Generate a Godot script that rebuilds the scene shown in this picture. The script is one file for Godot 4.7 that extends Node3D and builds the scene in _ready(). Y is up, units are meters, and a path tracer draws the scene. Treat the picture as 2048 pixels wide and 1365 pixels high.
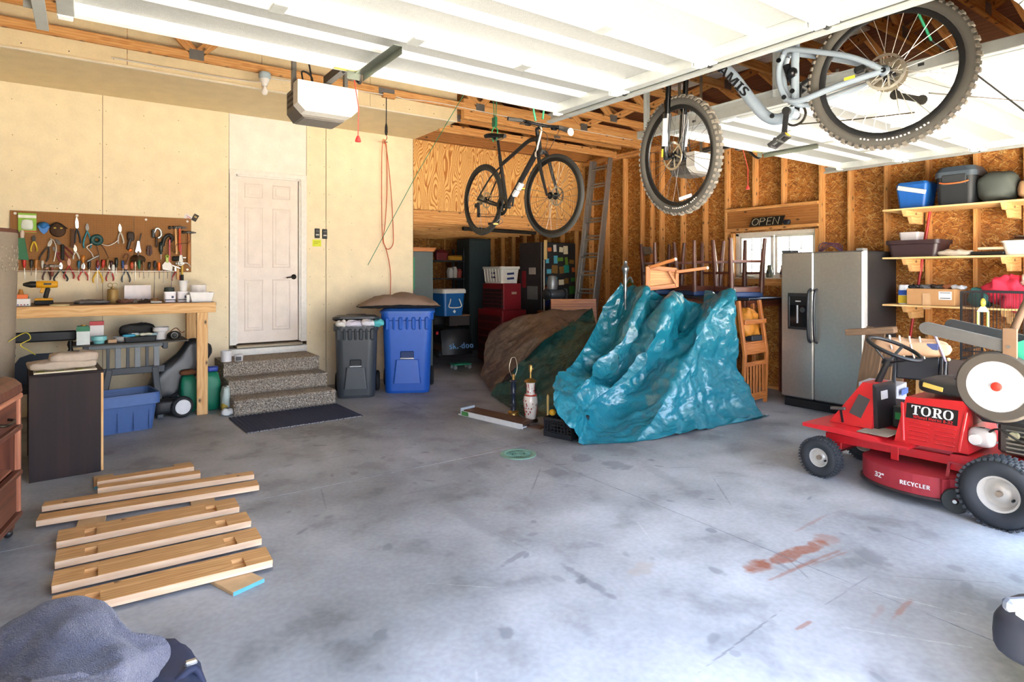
extends Node3D
# Garage interior. x runs along the house wall, y up, z = -(distance in from the camera); metres.

class G:   # collects the triangles of one mesh
	var v := PackedVector3Array()
	var n := PackedVector3Array()
	var uv := PackedVector2Array()
	var t := Transform3D()
	func tri(a: Vector3, b: Vector3, c: Vector3, na: Vector3, nb: Vector3, nc: Vector3, ua := Vector2.ZERO, ub := Vector2.ZERO, uc := Vector2.ZERO) -> void:
		if t.basis.determinant() < 0.0:
			var q := b; b = c; c = q
			q = nb; nb = nc; nc = q
			var r := ub; ub = uc; uc = r
		v.append(t * a); v.append(t * c); v.append(t * b)
		n.append((t.basis * na).normalized()); n.append((t.basis * nc).normalized()); n.append((t.basis * nb).normalized())
		uv.append(ua); uv.append(uc); uv.append(ub)
	func flat(a: Vector3, b: Vector3, c: Vector3, out := Vector3.ZERO, ua := Vector2.ZERO, ub := Vector2.ZERO, uc := Vector2.ZERO) -> void:
		var m := (b - a).cross(c - a)
		if m.length_squared() < 1e-18: return
		m = m.normalized()
		if out != Vector3.ZERO and m.dot(out) < 0.0: tri(a, c, b, -m, -m, -m, ua, uc, ub)
		else: tri(a, b, c, m, m, m, ua, ub, uc)
	func quad(a: Vector3, b: Vector3, c: Vector3, d: Vector3, out := Vector3.ZERO) -> G:
		var w := (b - a).length()
		var h := (d - a).length()
		flat(a, b, c, out, Vector2(0, 0), Vector2(w, 0), Vector2(w, h))
		flat(a, c, d, out, Vector2(0, 0), Vector2(w, h), Vector2(0, h))
		return self
	func box(c: Vector3, s: Vector3, bev := 0.0, rot := Vector3.ZERO) -> G:
		var keep := t
		t = t * Transform3D(Basis.from_euler(rot * PI / 180.0), c)
		var h := s / 2.0
		bev = minf(bev, minf(h.x, minf(h.y, h.z)) * 0.9)
		var lg := 0
		if s.y > s[lg]: lg = 1
		if s.z > s[lg]: lg = 2
		var off := Vector2(fposmod(c.x * 7.13 + c.y * 3.7 + c.z * 5.31, 1.0) * 3.0, fposmod(c.x * 2.9 + c.y * 8.3 + c.z * 1.7, 1.0) * 2.0)
		var pt := func(sg: Vector3, ax: int) -> Vector3:
			var p := Vector3(sg.x * (h.x - bev), sg.y * (h.y - bev), sg.z * (h.z - bev))
			p[ax] = sg[ax] * h[ax]
			return p
		for ax in 3:
			var u := (ax + 1) % 3
			var w := (ax + 2) % 3
			var ul := u if ax == lg else lg
			var vl := 3 - ax - ul
			for sg in [-1.0, 1.0]:
				var out := Vector3.ZERO
				out[ax] = sg
				var q: Array[Vector3] = []
				for k: Array in [[-1, -1], [1, -1], [1, 1], [-1, 1]]:
					var g := Vector3.ZERO
					g[ax] = sg; g[u] = k[0]; g[w] = k[1]
					q.append(pt.call(g, ax))
				var tx: Array[Vector2] = []
				for p in q: tx.append(Vector2(p[ul], p[vl] + sg * 0.37 + ax * 0.21) + off)
				flat(q[0], q[1], q[2], out, tx[0], tx[1], tx[2])
				flat(q[0], q[2], q[3], out, tx[0], tx[2], tx[3])
			if bev > 0.0:
				for su in [-1.0, 1.0]:
					for sw in [-1.0, 1.0]:
						var a := Vector3.ZERO
						a[ax] = -1; a[u] = su; a[w] = sw
						var b := a
						b[ax] = 1
						var out := Vector3.ZERO
						out[u] = su; out[w] = sw
						quad(pt.call(a, u), pt.call(b, u), pt.call(b, w), pt.call(a, w), out)
		if bev > 0.0:
			for sx in [-1.0, 1.0]:
				for sy in [-1.0, 1.0]:
					for sz in [-1.0, 1.0]:
						var g := Vector3(sx, sy, sz)
						flat(pt.call(g, 0), pt.call(g, 1), pt.call(g, 2), g)
		t = keep
		return self
	func bar(a: Vector3, b: Vector3, wd: float, hg: float, up := Vector3.UP, bev := 0.0) -> G:   # a beam of wd x hg from a to b
		var keep := t
		var z := (b - a).normalized()
		if absf(z.dot(up)) > 0.98: up = Vector3.RIGHT
		var x := up.cross(z).normalized()
		t = t * Transform3D(Basis(x, z.cross(x), z), (a + b) / 2.0)
		box(Vector3.ZERO, Vector3(wd, hg, (b - a).length()), bev)
		t = keep
		return self
	func lathe(prof: PackedVector2Array, seg := 20, at := Transform3D(), arc := TAU) -> G:
		var keep := t
		t = t * at
		var nn: Array[Vector2] = []
		for i in prof.size() - 1:
			var d := prof[i + 1] - prof[i]
			nn.append(Vector2(d.y, -d.x).normalized())
		var ln := 0.0
		for i in prof.size() - 1:
			var n0 := nn[i]
			var n1 := nn[i]
			if i > 0 and nn[i - 1].dot(nn[i]) > 0.5: n0 = (nn[i - 1] + nn[i]).normalized()
			if i < nn.size() - 1 and nn[i + 1].dot(nn[i]) > 0.5: n1 = (nn[i + 1] + nn[i]).normalized()
			var p := prof[i]
			var q := prof[i + 1]
			var l2 := ln + p.distance_to(q)
			for k in seg:
				var a0 := arc * k / seg
				var a1 := arc * (k + 1) / seg
				var d0 := Vector3(cos(a0), 0, -sin(a0))
				var d1 := Vector3(cos(a1), 0, -sin(a1))
				var y := Vector3.UP
				var r := maxf(p.x, q.x)
				var A := d0 * p.x + y * p.y
				var Bb := d1 * p.x + y * p.y
				var C := d1 * q.x + y * q.y
				var D := d0 * q.x + y * q.y
				if p.x > 1e-6: tri(A, Bb, C, d0 * n0.x + y * n0.y, d1 * n0.x + y * n0.y, d1 * n1.x + y * n1.y, Vector2(ln, a0 * r), Vector2(ln, a1 * r), Vector2(l2, a1 * r))
				if q.x > 1e-6: tri(A, C, D, d0 * n0.x + y * n0.y, d1 * n1.x + y * n1.y, d0 * n1.x + y * n1.y, Vector2(ln, a0 * r), Vector2(l2, a1 * r), Vector2(l2, a0 * r))
			ln = l2
		t = keep
		return self
	func cyl(a: Vector3, b: Vector3, r: float, r2 := -1.0, seg := 10, bev := 0.0) -> G:
		if r2 < 0.0: r2 = r
		var y := (b - a).normalized()
		var x := (Vector3.RIGHT if absf(y.x) < 0.8 else Vector3.UP).cross(y).normalized()
		var h := (b - a).length()
		var pr := PackedVector2Array([Vector2(0, 0), Vector2(r, 0), Vector2(r2, h), Vector2(0, h)])
		if bev > 0.0: pr = PackedVector2Array([Vector2(0, 0), Vector2(r - bev, 0), Vector2(r, bev), Vector2(r2, h - bev), Vector2(r2 - bev, h), Vector2(0, h)])
		return lathe(pr, seg, Transform3D(Basis(x, y, x.cross(y)), a))
	func ring(c: Vector3, ax: Vector3, prof: PackedVector2Array, seg := 32) -> G:   # lathe about the axis ax through c
		var y := ax.normalized()
		var x := (Vector3.RIGHT if absf(y.x) < 0.8 else Vector3.UP).cross(y).normalized()
		return lathe(prof, seg, Transform3D(Basis(x, y, x.cross(y)), c))
	func torus(c: Vector3, ax: Vector3, R: float, r: float, seg := 28, sid := 8, sq := 1.0) -> G:
		var pr := PackedVector2Array()
		for i in sid + 1: pr.append(Vector2(R + r * cos(TAU * i / sid), r * sq * sin(TAU * i / sid)))
		return ring(c, ax, pr, seg)
	func tube(pts: Array, r, seg := 6, closed := false) -> G:
		var m := pts.size()
		var T: Array[Vector3] = []
		for i in m:
			var a: Vector3 = pts[(i - 1 + m) % m] if closed else pts[maxi(i - 1, 0)]
			var b: Vector3 = pts[(i + 1) % m] if closed else pts[mini(i + 1, m - 1)]
			T.append((b - a).normalized())
		var x := (Vector3.UP if absf(T[0].y) < 0.9 else Vector3.RIGHT).cross(T[0]).normalized()
		var rows: Array[PackedVector3Array] = []
		var nrm: Array[PackedVector3Array] = []
		var ln: Array[float] = [0.0]
		for i in m:
			x = (x - T[i] * x.dot(T[i])).normalized()
			var y := T[i].cross(x)
			var R: float = r[i] if r is Array else r
			var row := PackedVector3Array()
			var nr := PackedVector3Array()
			for k in seg + 1:
				var d := x * cos(TAU * k / seg) + y * sin(TAU * k / seg)
				row.append(pts[i] + d * R); nr.append(d)
			rows.append(row); nrm.append(nr)
			if i > 0: ln.append(ln[i - 1] + pts[i].distance_to(pts[i - 1]))
		for i in (m if closed else m - 1):
			var j := (i + 1) % m
			for k in seg:
				tri(rows[i][k], rows[i][k + 1], rows[j][k + 1], nrm[i][k], nrm[i][k + 1], nrm[j][k + 1], Vector2(ln[i], k * 0.01), Vector2(ln[i], k * 0.01 + 0.01), Vector2(ln[j], k * 0.01 + 0.01))
				tri(rows[i][k], rows[j][k + 1], rows[j][k], nrm[i][k], nrm[j][k + 1], nrm[j][k], Vector2(ln[i], k * 0.01), Vector2(ln[j], k * 0.01 + 0.01), Vector2(ln[j], k * 0.01))
		if not closed:
			for k in seg:
				flat(pts[0], rows[0][k], rows[0][k + 1], -T[0])
				flat(pts[m - 1], rows[m - 1][k], rows[m - 1][k + 1], T[m - 1])
		return self
	func prism(poly: PackedVector2Array, d: float, at := Transform3D()) -> G:   # a polygon in xy, drawn out d along +z
		var keep := t
		t = t * at
		var ix := Geometry2D.triangulate_polygon(poly)
		for i in range(0, ix.size(), 3):
			var a := poly[ix[i]]; var b := poly[ix[i + 1]]; var c := poly[ix[i + 2]]
			flat(Vector3(a.x, a.y, d), Vector3(b.x, b.y, d), Vector3(c.x, c.y, d), Vector3(0, 0, 1), a, b, c)
			flat(Vector3(a.x, a.y, 0), Vector3(b.x, b.y, 0), Vector3(c.x, c.y, 0), Vector3(0, 0, -1), a, b, c)
		var cw := Geometry2D.is_polygon_clockwise(poly)
		for i in poly.size():
			var a := poly[i]
			var b := poly[(i + 1) % poly.size()]
			var e := b - a
			var o := Vector3(e.y, -e.x, 0) * (-1.0 if cw else 1.0)
			quad(Vector3(a.x, a.y, 0), Vector3(b.x, b.y, 0), Vector3(b.x, b.y, d), Vector3(a.x, a.y, d), o)
		t = keep
		return self
	func ball(c: Vector3, r: Vector3, seg := 12) -> G:
		var keep := t
		t = t * Transform3D(Basis.from_scale(r), c)
		var pr := PackedVector2Array()
		var k := seg / 2
		for i in k + 1: pr.append(Vector2(sin(PI * i / k), -cos(PI * i / k)))
		pr[0].x = 0; pr[k].x = 0
		lathe(pr, seg)
		t = keep
		return self
	func sheet(P: Array, th := 0.0, wrap := false) -> G:   # rows of points, smooth; th gives it thickness
		var R := P.size()
		var C: int = P[0].size()
		var N: Array[PackedVector3Array] = []
		for i in R:
			var row := PackedVector3Array()
			for j in C:
				var du: Vector3 = P[mini(i + 1, R - 1)][j] - P[maxi(i - 1, 0)][j]
				var a := (j + 1) % (C - 1) if wrap and j >= C - 1 else mini(j + 1, C - 1)
				var b := C - 2 if wrap and j == 0 else maxi(j - 1, 0)
				var dv: Vector3 = P[i][a] - P[i][b]
				var m := dv.cross(du)
				row.append(m.normalized() if m.length_squared() > 1e-16 else Vector3.UP)
			N.append(row)
		for side in (2 if th > 0.0 else 1):
			for i in R - 1:
				for j in C - 1:
					var a: Vector3 = P[i][j]; var b: Vector3 = P[i][j + 1]; var c: Vector3 = P[i + 1][j + 1]; var d: Vector3 = P[i + 1][j]
					var na := N[i][j]; var nb := N[i][j + 1]; var nc := N[i + 1][j + 1]; var nd := N[i + 1][j]
					if side == 0:
						tri(a, b, c, na, nb, nc, Vector2(j, i), Vector2(j + 1, i), Vector2(j + 1, i + 1))
						tri(a, c, d, na, nc, nd, Vector2(j, i), Vector2(j + 1, i + 1), Vector2(j, i + 1))
					else:
						a -= na * th; b -= nb * th; c -= nc * th; d -= nd * th
						tri(a, c, b, -na, -nc, -nb); tri(a, d, c, -na, -nd, -nc)
		if th > 0.0:
			for i in R - 1:
				for j in [0, C - 1]: quad(P[i][j], P[i + 1][j], P[i + 1][j] - N[i + 1][j] * th, P[i][j] - N[i][j] * th)
			for j in C - 1:
				for i in [0, R - 1]: quad(P[i][j], P[i][j + 1], P[i][j + 1] - N[i][j + 1] * th, P[i][j] - N[i][j] * th)
		return self
	func loft(secs: Array, k := 4, cap0 := true, cap1 := true) -> G:   # rounded rectangles [w, d, r, y (, x, z)] joined upwards
		var rings: Array[PackedVector3Array] = []
		var dirs := PackedVector3Array()
		for s: Array in secs:
			var row := PackedVector3Array()
			var R: float = maxf(0.0005, minf(s[2], minf(s[0], s[1]) / 2.0))
			for q in 4:
				for i in k + 1:
					var a := (q + float(i) / k) * PI / 2.0
					var cx: float = (s[0] / 2.0 - R) * [1, -1, -1, 1][q]
					var cz: float = (s[1] / 2.0 - R) * [1, 1, -1, -1][q]
					row.append(Vector3(cx + R * cos(a) + (s[4] if s.size() > 4 else 0.0), s[3], cz + R * sin(a) + (s[5] if s.size() > 5 else 0.0)))
					if rings.is_empty(): dirs.append(Vector3(cos(a), 0, sin(a)))
			rings.append(row)
		var m := rings[0].size()
		for j in rings.size() - 1:
			var dy: float = secs[j + 1][3] - secs[j][3]
			var dw: float = (secs[j + 1][0] - secs[j][0]) / 2.0
			var inv := -1.0 if dy < 0.0 and absf(dw) < absf(dy) * 0.9 else 1.0
			for i in m:
				var i2 := (i + 1) % m
				var na := (dirs[i] * dy - Vector3.UP * dw)
				var nb := (dirs[i2] * dy - Vector3.UP * dw)
				if na.length_squared() < 1e-14: continue
				tri(rings[j][i], rings[j + 1][i2], rings[j][i2], na, nb, nb)
				tri(rings[j][i], rings[j + 1][i], rings[j + 1][i2], na, na, nb)
		for e in 2:
			if (cap0 if e == 0 else cap1):
				var r := rings[0] if e == 0 else rings[-1]
				var mid := Vector3.ZERO
				for p in r: mid += p / m
				for i in m: flat(mid, r[i], r[(i + 1) % m], Vector3.DOWN if e == 0 else Vector3.UP)
		return self
	func blob(c: Vector3, h: Vector3, pw := 0.6, amp := 0.0, freq := 5.0, sd := 1, seg := 24) -> G:   # soft rounded block, optionally lumpy
		var f := FastNoiseLite.new()
		f.seed = sd; f.frequency = freq; f.noise_type = FastNoiseLite.TYPE_SIMPLEX_SMOOTH; f.fractal_octaves = 3
		var rows := []
		var ss := func(x: float) -> float: return signf(x) * pow(absf(x), pw)
		for i in seg / 2 + 1:
			var row := PackedVector3Array()
			var ph := -PI / 2.0 + PI * i / (seg / 2.0)
			for j in seg + 1:
				var th := TAU * (j % seg) / seg
				var d := Vector3(ss.call(cos(ph)) * ss.call(cos(th)), ss.call(sin(ph)), ss.call(cos(ph)) * ss.call(sin(th)))
				var p := Vector3(d.x * h.x, d.y * h.y, d.z * h.z)
				p += d.normalized() * amp * f.get_noise_3dv(c + p)
				row.append(c + p)
			rows.append(row)
		var keep := v.size()
		sheet(rows, 0.0, true)
		return self
	func mesh() -> ArrayMesh:
		var a := []
		a.resize(Mesh.ARRAY_MAX)
		a[Mesh.ARRAY_VERTEX] = v; a[Mesh.ARRAY_NORMAL] = n; a[Mesh.ARRAY_TEX_UV] = uv
		var m := ArrayMesh.new()
		m.add_surface_from_arrays(Mesh.PRIMITIVE_TRIANGLES, a)
		return m

# ---------------------------------------------------------------- naming and tagging
var counts := {}
var mats := {}
var tex := {}
var rng := RandomNumberGenerator.new()

func numbered(called: String) -> String:
	counts[called] = counts.get(called, 0) + 1
	return called if counts[called] == 1 else "%s_%03d" % [called, counts[called] - 1]

func w(x: float, y: float, b: float) -> Vector3:   # b metres in from the camera
	return Vector3(x, y, -b)

func meta(o: Node, label := "", category := "", group := "", kind := "") -> Node:
	if label: o.set_meta("label", label)
	if category: o.set_meta("category", category)
	if group: o.set_meta("group", group)
	if kind: o.set_meta("kind", kind)
	return o

func thing(called: String, label: String, category: String, at := Vector3.ZERO, turn := 0.0, group := "") -> Node3D:
	var o := Node3D.new()
	o.name = numbered(called)
	add_child(o)
	o.position = at
	o.rotation.y = deg_to_rad(turn)
	meta(o, label, category, group)
	return o

func part(g, called: String, m: Material, parent: Node, label := "") -> MeshInstance3D:
	var o := MeshInstance3D.new()
	o.mesh = g.mesh() if g is G else g
	o.name = called
	o.material_override = m
	parent.add_child(o, true)
	if label: o.set_meta("label", label)
	return o

func solo(g, called: String, m: Material, label: String, category: String, at := Vector3.ZERO, turn := 0.0, group := "") -> MeshInstance3D:
	var o := part(g, numbered(called), m, self)
	o.position = at
	o.rotation.y = deg_to_rad(turn)
	meta(o, label, category, group)
	return o

func struct(called: String) -> Node3D:
	var o := Node3D.new()
	o.name = called
	add_child(o)
	o.set_meta("kind", "structure")
	return o

func tiny(o: Node) -> void: o.set_meta("kind", "stuff")   # many pieces too small to pick apart

func sub(called: String, parent: Node, at := Vector3.ZERO) -> Node3D:
	var o := Node3D.new()
	o.name = called
	parent.add_child(o, true)
	o.position = at
	return o

func copy(o: Node3D, label: String, at: Vector3, turn := 0.0, group := "") -> Node3D:
	var r: Node3D = o.duplicate()
	r.name = numbered(String(o.name).get_slice("_0", 0))
	add_child(r)
	r.position = at
	r.rotation.y = deg_to_rad(turn)
	meta(r, label, "", group)
	return r

func text(s: String, height: float, m: Material, parent: Node, at: Transform3D, called := "lettering", serif := false, depth := 0.002, bold := false) -> MeshInstance3D:
	var tm := TextMesh.new()
	var f := SystemFont.new()
	f.font_names = PackedStringArray(["Droid Serif" if serif else "Droid Sans"])
	if bold: f.font_weight = 700
	tm.font = f
	tm.text = s
	tm.font_size = 40
	tm.pixel_size = height / 29.0
	tm.depth = depth
	tm.curve_step = 2.0
	var o := part(tm, called, m, parent)
	o.transform = at
	return o

func V2(a: Array) -> PackedVector2Array:
	var r := PackedVector2Array()
	for i in range(0, a.size(), 2): r.append(Vector2(a[i], a[i + 1]))
	return r

func cat(p0: Vector3, p1: Vector3, p2: Vector3, p3: Vector3, t: float) -> Vector3:
	return 0.5 * ((2.0 * p1) + (p2 - p0) * t + (2.0 * p0 - 5.0 * p1 + 4.0 * p2 - p3) * t * t + (3.0 * p1 - p0 - 3.0 * p2 + p3) * t * t * t)

func curve(P: Array, k: int, lin := 0.0) -> Array:   # a smooth line through points
	var r := []
	for i in P.size() - 1:
		for j in k: r.append(cat(P[maxi(i - 1, 0)], P[i], P[i + 1], P[mini(i + 2, P.size() - 1)], float(j) / k).lerp(P[i].lerp(P[i + 1], float(j) / k), lin))
	r.append(P[-1])
	return r

func net(ctrl: Array, ku: int, kv: int, lin := 0.0) -> Array:   # smooth grid through a coarse grid of points
	var rows := []
	for r in ctrl: rows.append(curve(r, ku, lin))
	var out := []
	for i in rows.size() - 1:
		for j in kv:
			var row := PackedVector3Array()
			for k in rows[0].size():
				row.append(cat(rows[maxi(i - 1, 0)][k], rows[i][k], rows[i + 1][k], rows[mini(i + 2, rows.size() - 1)][k], float(j) / kv))
			out.append(row)
	out.append(PackedVector3Array(rows[-1]))
	return out

func crumple(P: Array, amp: float, freq: float, sd: int, amp2 := 0.0, freq2 := 1.0, floor_y := -100.0, crisp := 0.0) -> Array:
	var rr := RandomNumberGenerator.new()   # folded facets: triangle waves in many directions
	rr.seed = sd
	var D: Array[Vector3] = []
	var F: Array[float] = []
	var H: Array[float] = []
	for k in 13:
		D.append(Vector3(rr.randf_range(-1, 1), rr.randf_range(-0.7, 0.7), rr.randf_range(-1, 1)).normalized())
		F.append(1.5 * pow(1.3, k))
		H.append(rr.randf() * 2.0)
	var f := FastNoiseLite.new()
	f.seed = sd; f.frequency = freq; f.noise_type = FastNoiseLite.TYPE_SIMPLEX_SMOOTH; f.fractal_type = FastNoiseLite.FRACTAL_RIDGED; f.fractal_octaves = 3
	var f2 := FastNoiseLite.new()
	f2.seed = sd + 5; f2.frequency = freq2; f2.noise_type = FastNoiseLite.TYPE_SIMPLEX_SMOOTH
	var R := P.size()
	var C: int = P[0].size()
	var out := []
	for i in R:
		var row := PackedVector3Array()
		for j in C:
			var p: Vector3 = P[i][j]
			var m: Vector3 = (P[i][mini(j + 1, C - 1)] - P[i][maxi(j - 1, 0)]).cross(P[mini(i + 1, R - 1)][j] - P[maxi(i - 1, 0)][j])
			m = m.normalized() if m.length_squared() > 1e-16 else Vector3.UP
			var tw := 0.0
			if crisp > 0.0:
				var q := p + Vector3(f.get_noise_3dv(p * 0.35), f.get_noise_3dv(p * 0.35 + Vector3(7, 1, 3)), f.get_noise_3dv(p * 0.35 + Vector3(2, 9, 5))) * 0.22
				for k in 13: tw += (absf(fposmod(q.dot(D[k]) * F[k] + H[k], 2.0) - 1.0) * 2.0 - 1.0) / F[k]
			p += m * (amp * f.get_noise_3dv(p) + amp2 * f2.get_noise_3dv(p) + crisp * tw)
			p.y = maxf(p.y, floor_y)
			row.append(p)
		out.append(row)
	return out

# ---------------------------------------------------------------- materials
func ns(sd: int, freq: float, oct := 4, type := FastNoiseLite.TYPE_SIMPLEX_SMOOTH) -> FastNoiseLite:
	var f := FastNoiseLite.new()
	f.seed = sd; f.frequency = freq; f.fractal_octaves = oct; f.noise_type = type
	return f

func img(key: String, wd: int, hg: int, fn: Callable) -> ImageTexture:   # fn(x, y) -> Color
	if tex.has(key): return tex[key]
	var d := PackedByteArray()
	d.resize(wd * hg * 3)
	var k := 0
	for y in hg:
		for x in wd:
			var c: Color = fn.call(x, y)
			d[k] = clampi(int(c.r * 255.0), 0, 255); d[k + 1] = clampi(int(c.g * 255.0), 0, 255); d[k + 2] = clampi(int(c.b * 255.0), 0, 255)
			k += 3
	tex[key] = ImageTexture.create_from_image(Image.create_from_data(wd, hg, false, Image.FORMAT_RGB8, d))
	return tex[key]

func grime() -> ImageTexture:   # faint mottling that every plain surface carries
	if not tex.has("grime"):
		var im := ns(3, 0.02, 5).get_seamless_image(256, 256)
		var jm := ns(9, 0.2, 2).get_seamless_image(256, 256)
		img("grime", 256, 256, func(x: int, y: int) -> Color:
			var g := 0.92 + 0.055 * im.get_pixel(x, y).r + 0.03 * jm.get_pixel(x, y).r
			return Color(g, g, g))
	return tex.grime

func bumps(key: String, freq: float, oct := 3, strength := 4.0, ridged := false) -> ImageTexture:   # normal map
	if not tex.has(key):
		var f := ns(key.hash() % 1000, freq, oct)
		if ridged: f.fractal_type = FastNoiseLite.FRACTAL_RIDGED
		var im := f.get_seamless_image(256, 256)
		im.convert(Image.FORMAT_RGBA8)
		im.bump_map_to_normal_map(strength)
		tex[key] = ImageTexture.create_from_image(im)
	return tex[key]

func c(hex: String, rough := 0.6, metal := 0.0, o := {}) -> StandardMaterial3D:
	var key := hex + str(rough) + str(metal) + str(o)
	if mats.has(key): return mats[key]
	var m := StandardMaterial3D.new()
	m.albedo_color = Color(hex)
	m.roughness = rough
	m.metallic = metal
	if o.get("clean", false) == false:
		m.albedo_texture = grime()
		m.uv1_triplanar = true
		m.uv1_scale = Vector3.ONE * o.get("scale", 2.5)
	if o.has("bump"):
		m.normal_enabled = true
		m.normal_texture = bumps(o.bump, o.get("freq", 0.05), o.get("oct", 3), o.get("strength", 4.0), o.get("ridged", false))
		m.normal_scale = o.get("depth", 0.5)
		m.uv1_triplanar = true
		m.uv1_scale = Vector3.ONE * o.get("scale", 2.5)
	if o.has("coat"):
		m.clearcoat_enabled = true; m.clearcoat = o.coat; m.clearcoat_roughness = 0.15
	if o.has("sheen"):
		m.rim_enabled = true; m.rim = o.sheen; m.rim_tint = 0.5
	mats[key] = m
	return m

func wood(key: String, lo: String, hi: String, rough := 0.65, rings := 9.0, knots := 0, su := 1.2, sv := 0.3) -> StandardMaterial3D:
	if mats.has(key): return mats[key]
	var a := Color(lo)
	var b := Color(hi)
	var sd := key.hash() % 997
	var f := ns(sd, 0.01, 4)
	var f2 := ns(sd + 1, 0.012, 3)
	var kn := []
	var r := RandomNumberGenerator.new()
	r.seed = sd
	for i in knots: kn.append(Vector2(r.randf() * 512, r.randf() * 128))
	var tx := img("wood_" + key, 512, 128, func(x: int, y: int) -> Color:
		var fx := absf(x - 256.0) * 0.5          # mirrored so that it repeats
		var fy := absf(y - 64.0)
		var yy := fy + 14.0 * f2.get_noise_2d(fx * 0.8, fy * 1.5)
		var dark := 0.0
		for k: Vector2 in kn:
			var d := Vector2((x - k.x) * 0.6, y - k.y).length()
			yy += 9.0 * exp(-d * d / 160.0)
			dark += 0.7 * exp(-d * d / 22.0)
		var ring := 0.5 + 0.5 * sin(yy * rings / 20.0)
		var fib := f.get_noise_2d(fx * 0.35, fy * 9.0)
		var g := clampf(0.45 * ring + 0.45 * (fib + 0.5) + 0.15 * f2.get_noise_2d(fx * 0.2, 40.0), 0.0, 1.0)
		return b.lerp(a, g).darkened(clampf(dark, 0.0, 0.75)))
	var m := StandardMaterial3D.new()
	m.albedo_texture = tx
	m.roughness = rough
	m.uv1_scale = Vector3(1.0 / su, 1.0 / sv, 1)
	mats[key] = m
	return m

func osb() -> StandardMaterial3D:   # pressed wood strands
	if mats.has("osb"): return mats.osb
	var S := 512
	var r := RandomNumberGenerator.new()
	r.seed = 77
	var d := PackedByteArray()
	d.resize(S * S * 3)
	for i in S * S:
		d[i * 3] = 168; d[i * 3 + 1] = 104; d[i * 3 + 2] = 38
	var pal := [Color("d8954a"), Color("c27c33"), Color("e2a85c"), Color("b06a2a"), Color("cf8b3d"), Color("e8b76e"), Color("b97634"), Color("94571f")]
	for i in 3400:
		var p := Vector2(r.randf() * S, r.randf() * S)
		var an := r.randf_range(-0.9, 0.9) + (PI / 2.0 if r.randf() < 0.25 else 0.0)
		var L := r.randf_range(14, 44)
		var W := r.randf_range(2.5, 7.0)
		var col: Color = pal[r.randi() % pal.size()]
		col = col.lightened(r.randf_range(-0.06, 0.06)) if r.randf() < 0.5 else col.darkened(r.randf_range(0, 0.18))
		var dx := Vector2(cos(an), sin(an))
		var ext := int(L / 2.0 + W)
		for yy in range(-ext, ext + 1):
			for xx in range(-ext, ext + 1):
				var q := Vector2(xx, yy)
				var u := q.dot(dx)
				if absf(u) > L / 2.0: continue
				var vv := q.dot(Vector2(-dx.y, dx.x))
				if absf(vv) > W / 2.0 * (1.0 - pow(absf(u) / (L / 2.0), 4.0) * 0.6): continue
				var k := (posmod(int(p.y) + yy, S) * S + posmod(int(p.x) + xx, S)) * 3
				var sh := 1.0 - 0.16 * float(int(vv * 3.0 + u * 0.15) % 2 == 0) - (0.25 if vv > W / 2.0 - 0.9 else 0.0)
				d[k] = int(col.r * 255 * sh); d[k + 1] = int(col.g * 255 * sh); d[k + 2] = int(col.b * 255 * sh)
	var m := StandardMaterial3D.new()
	m.albedo_texture = ImageTexture.create_from_image(Image.create_from_data(S, S, false, Image.FORMAT_RGB8, d))
	m.roughness = 0.75
	m.uv1_triplanar = true
	m.uv1_world_triplanar = true
	m.uv1_scale = Vector3.ONE * 0.95
	mats.osb = m
	return m

func plywood() -> StandardMaterial3D:   # rotary-cut face with cathedral grain standing upright
	if mats.has("plywood"): return mats.plywood
	var f := ns(31, 0.009, 2)
	var f2 := ns(32, 0.05, 3)
	var a := Color("b06420")
	var b := Color("f0c078")
	var tx := img("plywood", 512, 384, func(x: int, y: int) -> Color:
		var s := f.get_noise_2d(x * 1.0, y * 0.28) * 5.0 + f.get_noise_2d(x * 2.1 + 300.0, y * 0.5) * 1.2
		var l := fposmod(s * 1.9, 1.0)
		var g := smoothstep(0.35, 0.95, l) * (1.0 - smoothstep(0.95, 1.0, l))
		g = clampf(g * 0.9 + 0.16 * f2.get_noise_2d(x * 3.0, y * 0.2), 0.0, 1.0)
		return b.lerp(a, g))
	var m := StandardMaterial3D.new()
	m.albedo_texture = tx
	m.roughness = 0.6
	mats.plywood = m
	return m

func glass(hex: String, alpha: float, rough := 0.05) -> StandardMaterial3D:
	var key := "glass" + hex + str(alpha)
	if mats.has(key): return mats[key]
	var m := StandardMaterial3D.new()
	m.albedo_color = Color(hex, alpha)
	m.transparency = BaseMaterial3D.TRANSPARENCY_ALPHA
	m.roughness = rough
	mats[key] = m
	return m

# ---------------------------------------------------------------- scene
func _ready() -> void:
	rng.seed = 12
	camera_and_light()
	shell()
	house_wall()
	right_wall()
	roof()
	loft()
	front_wall()
	outside()
	obj_doors()
	obj_ceiling_fittings()
	obj_black_bike()
	obj_mountain_bike()
	obj_bench()
	obj_tools()
	obj_bench_items()
	obj_under_bench()
	obj_left_furniture()
	obj_planks()
	obj_near_corner()
	obj_steps()
	obj_bins()
	obj_tarps()
	obj_middle()
	obj_recess()
	obj_fridge()
	obj_shelves()
	obj_mower()
	obj_seeder()
	obj_right_floor()

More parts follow.
